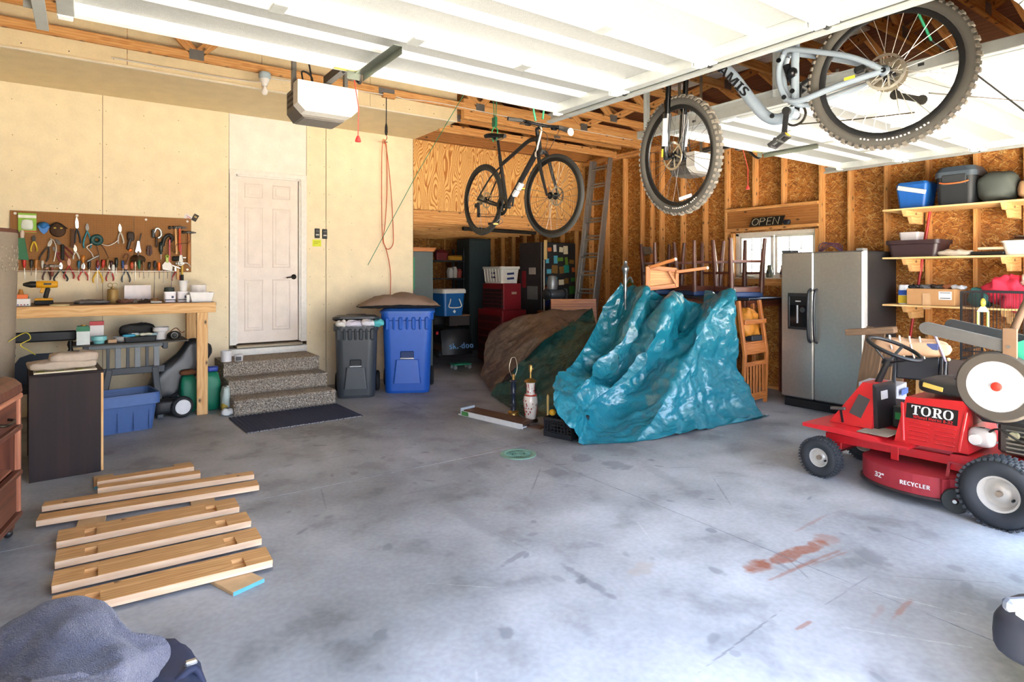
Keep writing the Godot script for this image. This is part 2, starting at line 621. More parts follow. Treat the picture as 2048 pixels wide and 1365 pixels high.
func camera_and_light() -> void:
	var cam := Camera3D.new()
	cam.name = "camera"
	cam.position = Vector3(0, 1.5, 0)
	cam.rotation_degrees = Vector3(0, -35.19, 0)
	cam.projection = Camera3D.PROJECTION_FRUSTUM
	cam.near = 0.05
	cam.far = 200.0
	cam.size = 0.05 * 1365.0 / 1211.0
	cam.frustum_offset = Vector2(0, -0.05 * 134.5 / 1211.0)
	cam.current = true
	add_child(cam)
	var sky := ProceduralSkyMaterial.new()
	sky.sky_top_color = Color("a9c2ea")
	sky.sky_horizon_color = Color("eef3fa")
	sky.ground_bottom_color = Color("8f8c86")
	sky.ground_horizon_color = Color("cfd2d2")
	sky.sky_curve = 0.2
	sky.sun_angle_max = 1.0
	var env := Environment.new()
	env.background_mode = Environment.BG_SKY
	env.sky = Sky.new()
	env.sky.sky_material = sky
	env.background_energy_multiplier = 2.2
	env.tonemap_mode = Environment.TONE_MAPPER_LINEAR
	env.tonemap_exposure = 5.9
	env.sdfgi_enabled = true
	env.ssao_enabled = true
	env.ssil_enabled = true
	var we := WorldEnvironment.new()
	we.name = "world"
	we.environment = env
	add_child(we)
	var sun := DirectionalLight3D.new()
	sun.name = "sun"
	sun.light_color = Color("fff2dc")
	sun.light_energy = 6.0
	sun.light_angular_distance = 0.6
	sun.shadow_enabled = true
	add_child(sun)
	sun.look_at_from_position(Vector3(0, 10, 0), Vector3(0, 10, 0) + Vector3(0.45, -1.0, -0.19))

# ---------------------------------------------------------------- the room
func concrete(bright: Color, key: String) -> StandardMaterial3D:   # u over 12 m, v over 12 m
	var S := 1900
	var big := ns(101, 0.0028, 5).get_image(S, S)
	var mid := ns(102, 0.011, 4).get_image(S, S)
	var fine := ns(103, 0.16, 3).get_image(S, S)
	var a := big.get_data(); var b2 := mid.get_data(); var f := fine.get_data()
	var g := PackedFloat32Array()
	g.resize(S * S)
	for i in S * S:
		var p := a[i] / 255.0
		var q := b2[i] / 255.0
		g[i] = 0.80 + 0.30 * (p - 0.5) + 0.16 * (q - 0.5) + 0.09 * (f[i] / 255.0 - 0.5) - 0.12 * clampf((0.34 - q) * 4.0, 0.0, 0.5)
	var d := PackedByteArray()
	d.resize(S * S * 3)
	for i in S * S:
		d[i * 3] = clampi(int(bright.r * g[i] * 255.0), 0, 255); d[i * 3 + 1] = clampi(int(bright.g * g[i] * 255.0), 0, 255); d[i * 3 + 2] = clampi(int(bright.b * g[i] * 255.0), 0, 255)
	# stains: x, b, half length, half width, angle from x, colour, strength
	var st := []
	var r := RandomNumberGenerator.new()
	r.seed = 5
	var rust := Color("8a4a36")
	for q: Array in [[3.1, 1.778, 0.34, 0.055, -5.0, 0.85], [2.82, 1.80, 0.1, 0.07, -5.0, 0.6], [3.42, 1.77, 0.08, 0.07, 0.0, 0.4], [3.11, 1.674, 0.28, 0.014, -4.5, 0.5], [2.93, 1.68, 0.22, 0.012, -4.0, 0.45], [3.2, 1.64, 0.2, 0.01, -6.0, 0.4], [3.59, 1.936, 0.22, 0.014, 3.0, 0.3], [2.5, 1.39, 0.07, 0.012, -2.0, 0.55], [2.99, 1.205, 0.13, 0.014, 5.0, 0.5], [2.85, 1.25, 0.1, 0.02, 10.0, 0.2]]: st.append([q[0], q[1], q[2], q[3], q[4], rust, q[5]])
	st.append([2.3, 2.13, 0.12, 0.06, 10.0, Color("a89484"), 0.4]); st.append([2.9, 4.3, 0.45, 0.012, 6.0, Color("8a7058"), 0.5]); st.append([2.6, 4.22, 0.3, 0.01, -8.0, Color("8a7058"), 0.4])
	for k in [[3.39, 1.51, 0.13, 0.08], [3.62, 1.22, 0.05, 0.04], [3.75, 1.0, 0.06, 0.035], [2.6, 1.9, 0.06, 0.03], [1.65, 4.4, 0.05, 0.035], [1.35, 3.1, 0.05, 0.03], [1.5, 4.45, 0.04, 0.02], [3.4, 3.4, 0.1, 0.16], [2.9, 3.55, 0.12, 0.1], [3.3, 3.7, 0.12, 0.1], [2.0, 2.2, 0.2, 0.03], [1.85, 2.6, 0.16, 0.02], [3.35, 0.98, 0.08, 0.03]]:
		st.append([k[0], k[1], k[2], k[3], r.randf() * 90.0, Color("5c6068"), 0.5])
	for i in 70: st.append([r.randf_range(0.6, 4.2), r.randf_range(0.8, 5.5), r.randf_range(0.015, 0.06), r.randf_range(0.01, 0.035), r.randf() * 180.0, Color("555a62"), r.randf_range(0.25, 0.55)])
	for i in 26: st.append([r.randf_range(0.8, 4.0), r.randf_range(1.0, 6.5), r.randf_range(0.15, 0.5), r.randf_range(0.05, 0.16), r.randf_range(60, 130), Color("70747a"), r.randf_range(0.12, 0.28)])
	for i in 8: st.append([r.randf_range(1.2, 3.6), r.randf_range(5.0, 7.2), r.randf_range(0.2, 0.5), r.randf_range(0.1, 0.3), r.randf_range(60, 130), Color("55575b"), r.randf_range(0.2, 0.4)])
	for i in 30: st.append([r.randf_range(0.8, 4.2), r.randf_range(0.8, 5.0), r.randf_range(0.1, 0.35), r.randf_range(0.003, 0.006), r.randf() * 180.0, Color("4a4d52") if i % 3 else Color("cfd2d4"), r.randf_range(0.3, 0.6)])
	var nz := ns(55, 9.0, 4)
	var px := S / 12.0
	for s: Array in st:
		var L: float = s[2]; var W: float = s[3]
		var an: float = deg_to_rad(s[4])
		var col: Color = s[5]
		var e := L + W
		for iy in range(int((s[1] - e * 1.3) * px), int((s[1] + e * 1.3) * px)):
			for ix in range(int((s[0] + 3.0 - e * 1.3) * px), int((s[0] + 3.0 + e * 1.3) * px)):
				if ix < 0 or iy < 0 or ix >= S or iy >= S: continue
				var dx: float = ix / px - 3.0 - s[0]
				var dy: float = iy / px - s[1]
				var u := (dx * cos(an) + dy * sin(an)) / L
				var vv := (-dx * sin(an) + dy * cos(an)) / W
				var t := 1.0 - u * u - vv * vv + nz.get_noise_2d(ix / px * 1.2, iy / px * 1.2) * 0.9
				if t <= 0.0: continue
				var al: float = s[6] * clampf(t * 1.6, 0.0, 1.0) * (0.75 + 0.5 * (f[iy * S + ix] / 255.0 - 0.5))
				var k := (iy * S + ix) * 3
				d[k] = int(lerpf(d[k], col.r * 255.0, al)); d[k + 1] = int(lerpf(d[k + 1], col.g * 255.0, al)); d[k + 2] = int(lerpf(d[k + 2], col.b * 255.0, al))
	var m := StandardMaterial3D.new()
	m.albedo_texture = ImageTexture.create_from_image(Image.create_from_data(S, S, false, Image.FORMAT_RGB8, d))
	m.roughness = 0.5
	m.metallic_specular = 0.4
	m.normal_enabled = true
	m.normal_texture = bumps("concrete_relief", 0.06, 4, 3.0)
	m.normal_scale = 0.05
	mats[key] = m
	return m

func shell() -> void:
	var floor_ := struct("floor")
	var m := concrete(Color("bec3cb"), "concrete")
	for q: Array in [[-2.4, 3.03, 0.3, 4.25], [3.036, 7.5, 0.3, 4.25], [-2.4, 3.03, 4.256, 12.1], [3.036, 7.5, 4.256, 12.1]]:
		var g := G.new()
		var a := w(q[0], 0, q[2]); var b := w(q[1], 0, q[2]); var cc := w(q[1], 0, q[3]); var dd := w(q[0], 0, q[3])
		var f := func(p: Vector3) -> Vector2: return Vector2((p.x + 3.0) / 12.0, -p.z / 12.0)
		g.tri(a, b, cc, Vector3.UP, Vector3.UP, Vector3.UP, f.call(a), f.call(b), f.call(cc))
		g.tri(a, cc, dd, Vector3.UP, Vector3.UP, Vector3.UP, f.call(a), f.call(cc), f.call(dd))
		var dn := Vector3(0, -0.12, 0)
		g.quad(a, b, b + dn, a + dn, Vector3.BACK); g.quad(cc, dd, dd + dn, cc + dn, Vector3.FORWARD)
		g.quad(b, cc, cc + dn, b + dn, Vector3.RIGHT); g.quad(dd, a, a + dn, dd + dn, Vector3.LEFT)
		part(g, "slab", m, floor_)
	part(G.new().box(w(2.55, -0.09, 6.2), Vector3(9.9, 0.04, 11.8)), "sub_base", c("3a3836", 0.9), floor_)
	# drain
	var dr := thing("floor_drain", "round green cast grate set in the concrete floor joint", "drain", w(2.94, 0, 4.08))
	var g := G.new()
	g.lathe(V2([0.105, -0.002, 0.15, -0.002, 0.15, 0.004, 0.145, 0.006, 0.108, 0.006, 0.105, 0.002]), 36)
	part(g, "rim", c("7fa796", 0.6, 0.2), dr)
	g = G.new()
	for k in 36: g.bar(Vector3(0.06, 0.003, 0).rotated(Vector3.UP, TAU * k / 36.0), Vector3(0.107, 0.003, 0).rotated(Vector3.UP, TAU * k / 36.0), 0.007, 0.005)
	g.lathe(V2([0, 0.005, 0.02, 0.005, 0.022, 0.001]), 16)
	for R in [0.04, 0.06]: g.torus(Vector3(0, 0.002, 0), Vector3.UP, R, 0.005, 24, 6)
	for k in 8: g.bar(Vector3(0.02, 0.002, 0).rotated(Vector3.UP, TAU * k / 8.0), Vector3(0.06, 0.002, 0).rotated(Vector3.UP, TAU * k / 8.0), 0.006, 0.005)
	part(g, "grate", c("6f9a8a", 0.6, 0.2), dr)
	part(G.new().lathe(V2([0, 0.0012, 0.106, 0.0012])), "well", c("16201e", 0.9), dr)
	# plain outer walls that close the room
	var wl := struct("wall_left")
	part(G.new().box(w(-2.45, 2.0, 4.4), Vector3(0.12, 4.2, 8.2)), "drywall", c("d9c7a0", 0.85), wl)
	var wr := struct("wall_recess")
	part(G.new().box(w(5.7, 1.9, 12.1), Vector3(3.9, 3.9, 0.1)), "sheathing", osb(), wr)
	for i in 9: part(G.new().box(w(4.15 + i * 0.406, 1.2, 12.0), Vector3(0.038, 2.4, 0.089)), "stud", pine(), wr)
	part(G.new().box(w(3.85, 1.9, 10.15), Vector3(0.1, 3.9, 3.8)), "side_sheathing", osb(), wr)
	for i in 9: part(G.new().box(w(3.94, 1.2, 8.4 + i * 0.406), Vector3(0.089, 2.4, 0.038)), "stud", pine(), wr)

func pine() -> StandardMaterial3D: return wood("pine", "bd7a3c", "e6b272", 0.7, 8.0, 5)
func pale() -> StandardMaterial3D: return wood("pale", "c98f52", "e9c48c", 0.65, 7.0, 4)

func house_wall() -> void:
	var wb := struct("wall_back")
	var m := c("f8e8c6", 0.85, 0.0, {"scale": 0.7})
	var top := 3.49
	var xs := [-2.4, -1.06, 0.159, 1.449]
	for i in 3: part(G.new().box(w((xs[i] + xs[i + 1]) / 2.0, top / 2.0, 8.107), Vector3(xs[i + 1] - xs[i] - 0.004, top, 0.0127), 0.002), "drywall_panel", m, wb)
	part(G.new().box(w(2.52, top / 2.0, 8.107), Vector3(0.254, top, 0.0127), 0.002), "drywall_panel", m, wb)
	part(G.new().box(w(3.294, top / 2.0, 8.107), Vector3(1.28, top, 0.0127), 0.002), "drywall_panel", m, wb)
	part(G.new().box(w(1.92, 3.13, 8.108), Vector3(0.938, 0.70, 0.0127), 0.002), "drywall_panel", c("f8f2e8", 0.8, 0.0, {"scale": 0.7}), wb, "off-white drywall patch above the door")
	part(G.new().box(w(-0.47, 1.8, 8.19), Vector3(3.84, 3.8, 0.14)), "framing", c("8a6a42", 0.9), wb)
	part(G.new().box(w(3.17, 1.8, 8.19), Vector3(1.56, 3.8, 0.14)), "framing", c("8a6a42", 0.9), wb)
	part(G.new().box(w(1.92, 3.3, 8.19), Vector3(1.0, 0.9, 0.14)), "framing", c("8a6a42", 0.9), wb)
	part(G.new().box(w(1.92, 0.28, 8.18), Vector3(1.0, 0.58, 0.12)), "riser_board", c("d8d4cc", 0.7), wb)
	var sc := G.new()
	for x in [-0.62, -0.25, 0.13, 0.19, 0.55, 0.9, 1.41, 2.43, 2.62, 2.69, 3.0, 3.45, 3.9]:
		for k in 9: sc.cyl(w(x + 0.006 * (k % 2), 0.35 + k * 0.37, 8.1003), w(x + 0.006 * (k % 2), 0.35 + k * 0.37, 8.0995), 0.005, -1, 6)
	tiny(part(sc, "screw_heads", c("9a8358", 0.8), wb))
	# boxed bulkhead over the back of the room
	var sf := struct("trim_1")
	part(G.new().box(w(0.775, 3.487, 7.47), Vector3(6.35, 0.013, 1.28), 0.002), "soffit_panel", c("f0ddb4", 0.85, 0.0, {"scale": 0.7}), sf)
	part(G.new().box(w(0.775, 3.474, 6.846), Vector3(6.35, 0.012, 0.03), 0.002), "edge_strip", c("f3ead6", 0.7), sf)
	xs = [-2.4, -0.89, 0.33, 1.55, 2.77, 3.95]
	for i in 5: part(G.new().box(w((xs[i] + xs[i + 1]) / 2.0, 4.2, 6.86), Vector3(xs[i + 1] - xs[i] - 0.004, 1.42, 0.0127), 0.002), "drywall_panel", c("efdcb2", 0.85, 0.0, {"scale": 0.7}), sf)
	sc = G.new()
	for i in 14: sc.cyl(w(-0.8 + i * 0.34, 3.535, 6.8536), w(-0.8 + i * 0.34, 3.535, 6.8525), 0.006, -1, 6)
	tiny(part(sc, "screw_heads", c("4a4038", 0.7), sf))
	part(G.new().box(w(3.95, 3.9, 7.47), Vector3(0.013, 0.84, 1.24)), "end_panel", m, sf)
	# door
	var dr := struct("door_1")
	var cw := c("f2eee6", 0.5)
	part(G.new().box(w(1.49, 1.68, 8.095), Vector3(0.075, 2.13, 0.025), 0.004), "casing", cw, dr)
	part(G.new().box(w(2.352, 1.68, 8.095), Vector3(0.075, 2.13, 0.025), 0.004), "casing", cw, dr)
	part(G.new().box(w(1.92, 2.765, 8.095), Vector3(0.94, 0.06, 0.025), 0.004), "casing", cw, dr)
	part(G.new().box(w(1.536, 1.68, 8.17), Vector3(0.02, 2.11, 0.14)), "jamb", cw, dr)
	part(G.new().box(w(2.306, 1.68, 8.17), Vector3(0.02, 2.11, 0.14)), "jamb", cw, dr)
	part(G.new().box(w(1.92, 2.725, 8.17), Vector3(0.78, 0.02, 0.14)), "jamb", cw, dr)
	part(G.new().box(w(1.92, 0.595, 8.13), Vector3(0.8, 0.035, 0.22), 0.006), "threshold", c("8f8470", 0.45, 0.5), dr)
	part(G.new().box(w(1.92, 0.50, 8.085), Vector3(0.94, 0.13, 0.02), 0.003), "apron", cw, dr)
	part(G.new().box(w(1.92, 0.37, 8.088), Vector3(0.94, 0.14, 0.02), 0.003), "apron", c("dedad2", 0.6), dr)
	var sl := G.new()
	sl.box(w(1.915, 1.675, 8.155), Vector3(0.75, 2.09, 0.036), 0.002)
	part(sl, "door_slab", c("f2e6dc", 0.5, 0.0, {"scale": 0.8}), dr)
	var y := 0.0
	for row: Array in [[0.78, 1.43], [1.58, 2.34], [2.46, 2.64]]:   # six raised panels: a moulding round each and a proud field
		for sx in [-0.168, 0.168]:
			var g := G.new()
			var pc := w(1.915 + sx, (row[0] + row[1]) / 2.0, 8.136)
			var h: float = row[1] - row[0]
			for e in [-1, 1]:
				g.box(pc + Vector3(0.105 * e, 0, 0), Vector3(0.018, h, 0.012), 0.005)
				g.box(pc + Vector3(0, (h / 2.0 - 0.009) * e, 0), Vector3(0.226, 0.018, 0.012), 0.005)
			g.box(pc + Vector3(0, 0, -0.001), Vector3(0.15, h - 0.075, 0.010), 0.006)
			part(g, "raised_panel", c("f2e6dc", 0.5, 0.0, {"scale": 0.8}), dr)
	var hd := sub("door_handle", dr)
	var bz := c("2c2520", 0.35, 0.8)
	part(G.new().cyl(w(2.235, 1.46, 8.137), w(2.235, 1.46, 8.12), 0.033, -1, 18, 0.003), "rose", bz, hd)
	part(G.new().tube(curve([w(2.235, 1.46, 8.12), w(2.235, 1.46, 8.085), w(2.20, 1.458, 8.08), w(2.15, 1.452, 8.08), w(2.13, 1.448, 8.082)], 4), 0.009, 8), "lever", bz, hd)

func right_wall() -> void:
	var wr := struct("wall_right")
	# sheathing around the window opening (b 3.93..5.05, y 1.46..2.05)
	for s: Array in [[0.45, 2.7, 0.0, 3.75], [2.704, 3.92, 0.0, 3.75], [5.06, 5.14, 0.0, 3.75], [5.144, 7.58, 0.0, 3.75], [7.584, 12.1, 0.0, 3.75], [3.924, 5.056, 0.0, 1.45], [3.924, 5.056, 2.06, 3.75]]:
		part(G.new().box(w(7.407, (s[2] + s[3]) / 2.0, (s[0] + s[1]) / 2.0), Vector3(0.012, s[3] - s[2], s[1] - s[0])), "sheathing_sheet", osb(), wr)
	part(G.new().box(w(7.45, 1.75, 2.19), Vector3(0.06, 4.2, 3.46)), "siding_backing", c("5a4a3a", 0.9), wr)
	part(G.new().box(w(7.45, 1.75, 8.6), Vector3(0.06, 4.2, 7.06)), "siding_backing", c("5a4a3a", 0.9), wr)
	part(G.new().box(w(7.45, 0.7, 4.49), Vector3(0.06, 1.5, 1.14)), "siding_backing", c("5a4a3a", 0.9), wr)
	part(G.new().box(w(7.45, 2.9, 4.49), Vector3(0.06, 1.7, 1.14)), "siding_backing", c("5a4a3a", 0.9), wr)
	var p := pine()
	for b in [0.75, 1.10, 1.505, 1.91, 2.31, 2.735, 3.145, 3.54, 5.58, 5.98, 6.39, 6.58, 6.79, 7.175, 7.6, 8.0, 8.4, 8.8, 9.2, 9.6, 10.0, 10.4, 10.8, 11.2, 11.6, 12.0]:
		part(G.new().box(w(7.355, 1.72, b - 0.02), Vector3(0.089, 3.4, 0.038), 0.002), "stud", p, wr)
	for b in [3.86, 5.19]: part(G.new().box(w(7.355, 1.72, b), Vector3(0.089, 3.4, 0.04), 0.002), "king_stud", p, wr)
	for b in [3.905, 5.085]: part(G.new().box(w(7.355, 1.03, b), Vector3(0.089, 2.05, 0.04), 0.002), "trimmer_stud", p, wr)
	for b in [4.37, 4.78]:
		part(G.new().box(w(7.355, 2.92, b - 0.02), Vector3(0.089, 1.05, 0.038), 0.002), "cripple_stud", p, wr)
		part(G.new().box(w(7.355, 0.7, b - 0.02), Vector3(0.089, 1.35, 0.038), 0.002), "cripple_stud", p, wr)
	part(G.new().box(w(7.345, 2.235, 4.525), Vector3(0.06, 0.24, 1.29), 0.003), "header", wood("header", "8a5426", "b47a40", 0.7, 10.0, 4), wr)
	part(G.new().box(w(7.335, 2.372, 4.525), Vector3(0.13, 0.038, 1.30), 0.003), "header_plate", p, wr)
	part(G.new().box(w(7.335, 2.10, 4.525), Vector3(0.13, 0.038, 1.30), 0.003), "header_plate", p, wr)
	part(G.new().box(w(7.34, 1.39, 4.5), Vector3(0.12, 0.09, 1.2), 0.003), "rough_sill", p, wr)
	part(G.new().box(w(7.36, 0.02, 6.2), Vector3(0.089, 0.038, 11.6)), "sole_plate", p, wr)
	part(G.new().box(w(7.355, 3.44, 6.2), Vector3(0.12, 0.04, 11.6)), "top_plate", p, wr)
	part(G.new().box(w(7.355, 3.485, 6.2), Vector3(0.12, 0.04, 11.6)), "top_plate", p, wr)
	# window
	var wn := struct("window_1")
	var vf := c("efe9dc", 0.45)
	for y in [1.465, 2.035]: part(G.new().box(w(7.41, y, 4.49), Vector3(0.09, 0.05, 1.15), 0.004), "frame_rail", vf, wn)
	for b in [3.94, 5.04]: part(G.new().box(w(7.41, 1.75, b), Vector3(0.09, 0.6, 0.05), 0.004), "frame_stile", vf, wn)
	for k in 2:
		var b0 := 4.515 if k == 0 else 3.965
		var b1 := 5.02 if k == 0 else 4.515
		var sash := sub("sash", wn)
		var x := 7.39 if k == 0 else 7.42
		for y in [1.5, 2.0]: part(G.new().box(w(x, y, (b0 + b1) / 2.0), Vector3(0.03, 0.04, b1 - b0), 0.003), "sash_rail", vf, sash)
		for b in [b0 + 0.02, b1 - 0.02]: part(G.new().box(w(x, 1.75, b), Vector3(0.03, 0.5, 0.04), 0.003), "sash_stile", vf, sash)
		part(G.new().box(w(x, 1.75, (b0 + b1) / 2.0), Vector3(0.004, 0.48, b1 - b0 - 0.04)), "pane", glass("e8f4f4", 0.06), sash)
		var gr := c("8f9096", 0.5)
		for i in [1, 2]: part(G.new().box(w(x, 1.75, lerpf(b0 + 0.04, b1 - 0.04, i / 3.0)), Vector3(0.008, 0.48, 0.009)), "muntin", gr, sash)
		for i in [1, 2]: part(G.new().box(w(x, lerpf(1.52, 1.98, i / 3.0), (b0 + b1) / 2.0), Vector3(0.008, 0.009, b1 - b0 - 0.05)), "muntin", gr, sash)
	part(G.new().box(w(7.335, 1.442, 4.49), Vector3(0.14, 0.018, 1.16), 0.003), "sill_board", c("e8dfc8", 0.5), wn)

func truss(parent: Node3D, b: float, x0 := -2.35, x1 := 7.4) -> void:
	var t := sub("truss", parent)
	var p := pine()
	var xm := 2.52
	var rise := 1.55
	var roof_y := func(x: float) -> float: return 3.72 + rise * (1.0 - absf(x - xm) / 4.9)
	part(G.new().box(w((x0 + x1) / 2.0, 3.645, b), Vector3(x1 - x0, 0.089, 0.038), 0.002), "bottom_chord", p, t)
	part(G.new().bar(w(-2.35, roof_y.call(-2.35), b), w(xm, roof_y.call(xm), b), 0.038, 0.089), "top_chord", p, t)
	part(G.new().bar(w(7.4, roof_y.call(7.4), b), w(xm, roof_y.call(xm), b), 0.038, 0.089), "top_chord", p, t)
	var bot := [-0.9, 0.9, 4.2, 6.0]
	var up := [-1.6, 0.1, xm, xm, 4.9, 6.6]
	var webs := [[-0.9, 0.1], [0.9, 0.1], [0.9, xm], [4.2, xm], [4.2, 4.9], [6.0, 4.9], [6.0, 6.6], [-0.9, -1.6]]
	for q: Array in webs:
		if q[0] < x0: continue
		part(G.new().bar(w(q[0], 3.66, b), w(q[1], roof_y.call(q[1]) - 0.02, b), 0.038, 0.089), "web", p, t)
	var gal := c("8e8c8a", 0.5, 0.7)
	for x in bot: part(G.new().box(w(x, 3.66, b - 0.021), Vector3(0.13, 0.1, 0.002)), "gusset_plate", gal, t)
	part(G.new().box(w(2.9, 3.645, b - 0.021), Vector3(0.2, 0.075, 0.002)), "gusset_plate", gal, t)

func roof() -> void:
	var ce := struct("ceiling")
	var dk := wood("deck", "5a3722", "7c5138", 0.8, 6.0, 0)
	for s in [-1, 1]:
		var g := G.new()
		g.bar(w(2.52 + s * 5.15, 3.72 + 0.05 - 0.08, 0.0), w(2.52, 5.34, 0.0), 13.0, 0.03, Vector3.UP)
		g.t = Transform3D()
		var o := part(g, "roof_deck", dk, ce)
		o.position = w(0, 0, 6.0)
	for i in 10: truss(ce, 1.2 + i * 0.61)
	for i in 8: truss(ce, 7.31 + i * 0.61, 3.97)
	# boards and pipes stored across the chords on the right
	var k := 0
	for q: Array in [[4.15, 6.4, 3.71, 5.3, 0.14], [4.3, 6.3, 3.71, 5.0, 0.1], [4.9, 6.6, 3.71, 4.5, 0.14], [4.8, 6.9, 3.71, 4.15, 0.2], [5.7, 6.9, 3.71, 3.7, 0.16], [5.5, 7.0, 3.73, 6.2, 0.12]]:
		var m: Material = [c("d8cfc4", 0.6), pale(), c("b9b4ae", 0.5), pale(), c("e2dcd4", 0.6), pine()][k]
		var lab: String = ["white trim board laid across the roof chords above the hanging front wheel", "light pine board laid across the roof chords, narrowest of the stored boards", "grey board laid across the roof chords behind the mountain bike frame", "wide light pine board stored on the roof chords behind the grey bike frame", "white board stored on the roof chords nearest the right door", "short brown pine board on the chords above the ladder"][k]
		solo(G.new().bar(w(q[0], q[2], q[3] - 1.1), w(q[0] + 0.05, q[2], q[3] + 1.1), q[4], 0.025), "stored_board", m, lab, "board", Vector3.ZERO, 0.0, "boards stored on the roof trusses")
		k += 1

func loft() -> void:
	var lf := struct("trim_2")
	var m := plywood()
	for s: Array in [[3.96, 5.18], [5.184, 6.4], [6.404, 7.35]]:
		var g := G.new()
		var a := w(s[0], 2.46, 8.14); var b := w(s[1], 2.46, 8.14); var cc := w(s[1], 3.5, 8.14); var dd := w(s[0], 3.5, 8.14)
		var u := func(p: Vector3) -> Vector2: return Vector2(p.x / 2.3 + s[0] * 0.13, -p.y / 1.7)
		g.tri(a, b, cc, Vector3.BACK, Vector3.BACK, Vector3.BACK, u.call(a), u.call(b), u.call(cc))
		g.tri(a, cc, dd, Vector3.BACK, Vector3.BACK, Vector3.BACK, u.call(a), u.call(cc), u.call(dd))
		g.box(w((s[0] + s[1]) / 2.0, 2.98, 8.155), Vector3(s[1] - s[0], 1.04, 0.02))
		part(g, "plywood_sheet", m, lf)
	var p := pine()
	part(G.new().box(w(5.66, 2.36, 8.16), Vector3(3.4, 0.19, 0.04), 0.003), "rim_joist", p, lf)
	for i in 9: part(G.new().box(w(5.66, 2.36, 8.56 + i * 0.406), Vector3(3.4, 0.19, 0.04), 0.003), "joist", p, lf)
	part(G.new().box(w(5.66, 2.47, 10.1), Vector3(3.4, 0.02, 3.9)), "deck", osb(), lf)
	part(G.new().box(w(5.62, 3.50, 7.32), Vector3(3.36, 0.11, 0.04), 0.003), "ledger", p, lf)
	part(G.new().box(w(5.66, 3.55, 8.05), Vector3(3.4, 0.14, 0.1), 0.003), "plate_beam", wood("header", "8a5426", "b47a40", 0.7, 10.0, 4), lf)
	part(G.new().box(w(5.66, 3.62, 6.72), Vector3(3.4, 0.26, 0.08), 0.003), "girder", p, lf)

func front_wall() -> void:
	var wf := struct("wall_front")
	var m := c("d8cbb2", 0.85)
	for s: Array in [[-2.4, -0.1, 0, 3.5], [2.64, 3.66, 0, 3.5], [6.4, 7.5, 0, 3.5], [-0.1, 2.64, 2.44, 3.5], [3.66, 6.4, 2.44, 3.5]]:
		part(G.new().box(w((s[0] + s[1]) / 2.0, (s[2] + s[3]) / 2.0, 0.53), Vector3(s[1] - s[0], s[3] - s[2], 0.15)), "wall_section", m, wf)
	part(G.new().box(w(2.52, 4.4, 0.53), Vector3(9.9, 1.9, 0.12)), "gable", c("6b4a30", 0.85), wf)
	var wb := struct("wall_end")
	part(G.new().box(w(2.52, 4.4, 12.2), Vector3(9.9, 1.9, 0.1)), "gable", c("6b4a30", 0.85), wb)
	part(G.new().box(w(0.7, 1.9, 8.33), Vector3(6.3, 3.8, 0.1)), "back_of_house_wall", c("8a7a60", 0.9), wb)

func outside() -> void:
	var dv := struct("floor_driveway")
	part(G.new().box(w(2.5, -0.09, -11.85), Vector3(30, 0.14, 24.3)), "driveway_slab", c("dcd6ca", 0.8, 0.0, {"scale": 0.3}), dv)
	var gd := struct("floor_yard")
	part(G.new().box(w(14.0, -0.2, 2.0), Vector3(13.0, 0.1, 40)), "lawn", c("7f9560", 0.95, 0.0, {"scale": 0.5}), gd)
	var nb := thing("neighbour_house", "white lap siding of the neighbouring house seen through the window", "house", w(10.6, -0.15, 5.2))
	for i in 26: part(G.new().box(Vector3(-0.012 + 0.0, 0.1 + i * 0.13, 0), Vector3(0.02, 0.135, 7.0), 0.0, Vector3(0, 0, 4)), "siding_board", c("f2f2ef", 0.6), nb)
	part(G.new().box(Vector3(0.6, 1.7, 0), Vector3(1.1, 3.5, 7.0)), "wall", c("f0f0ec", 0.7), nb)

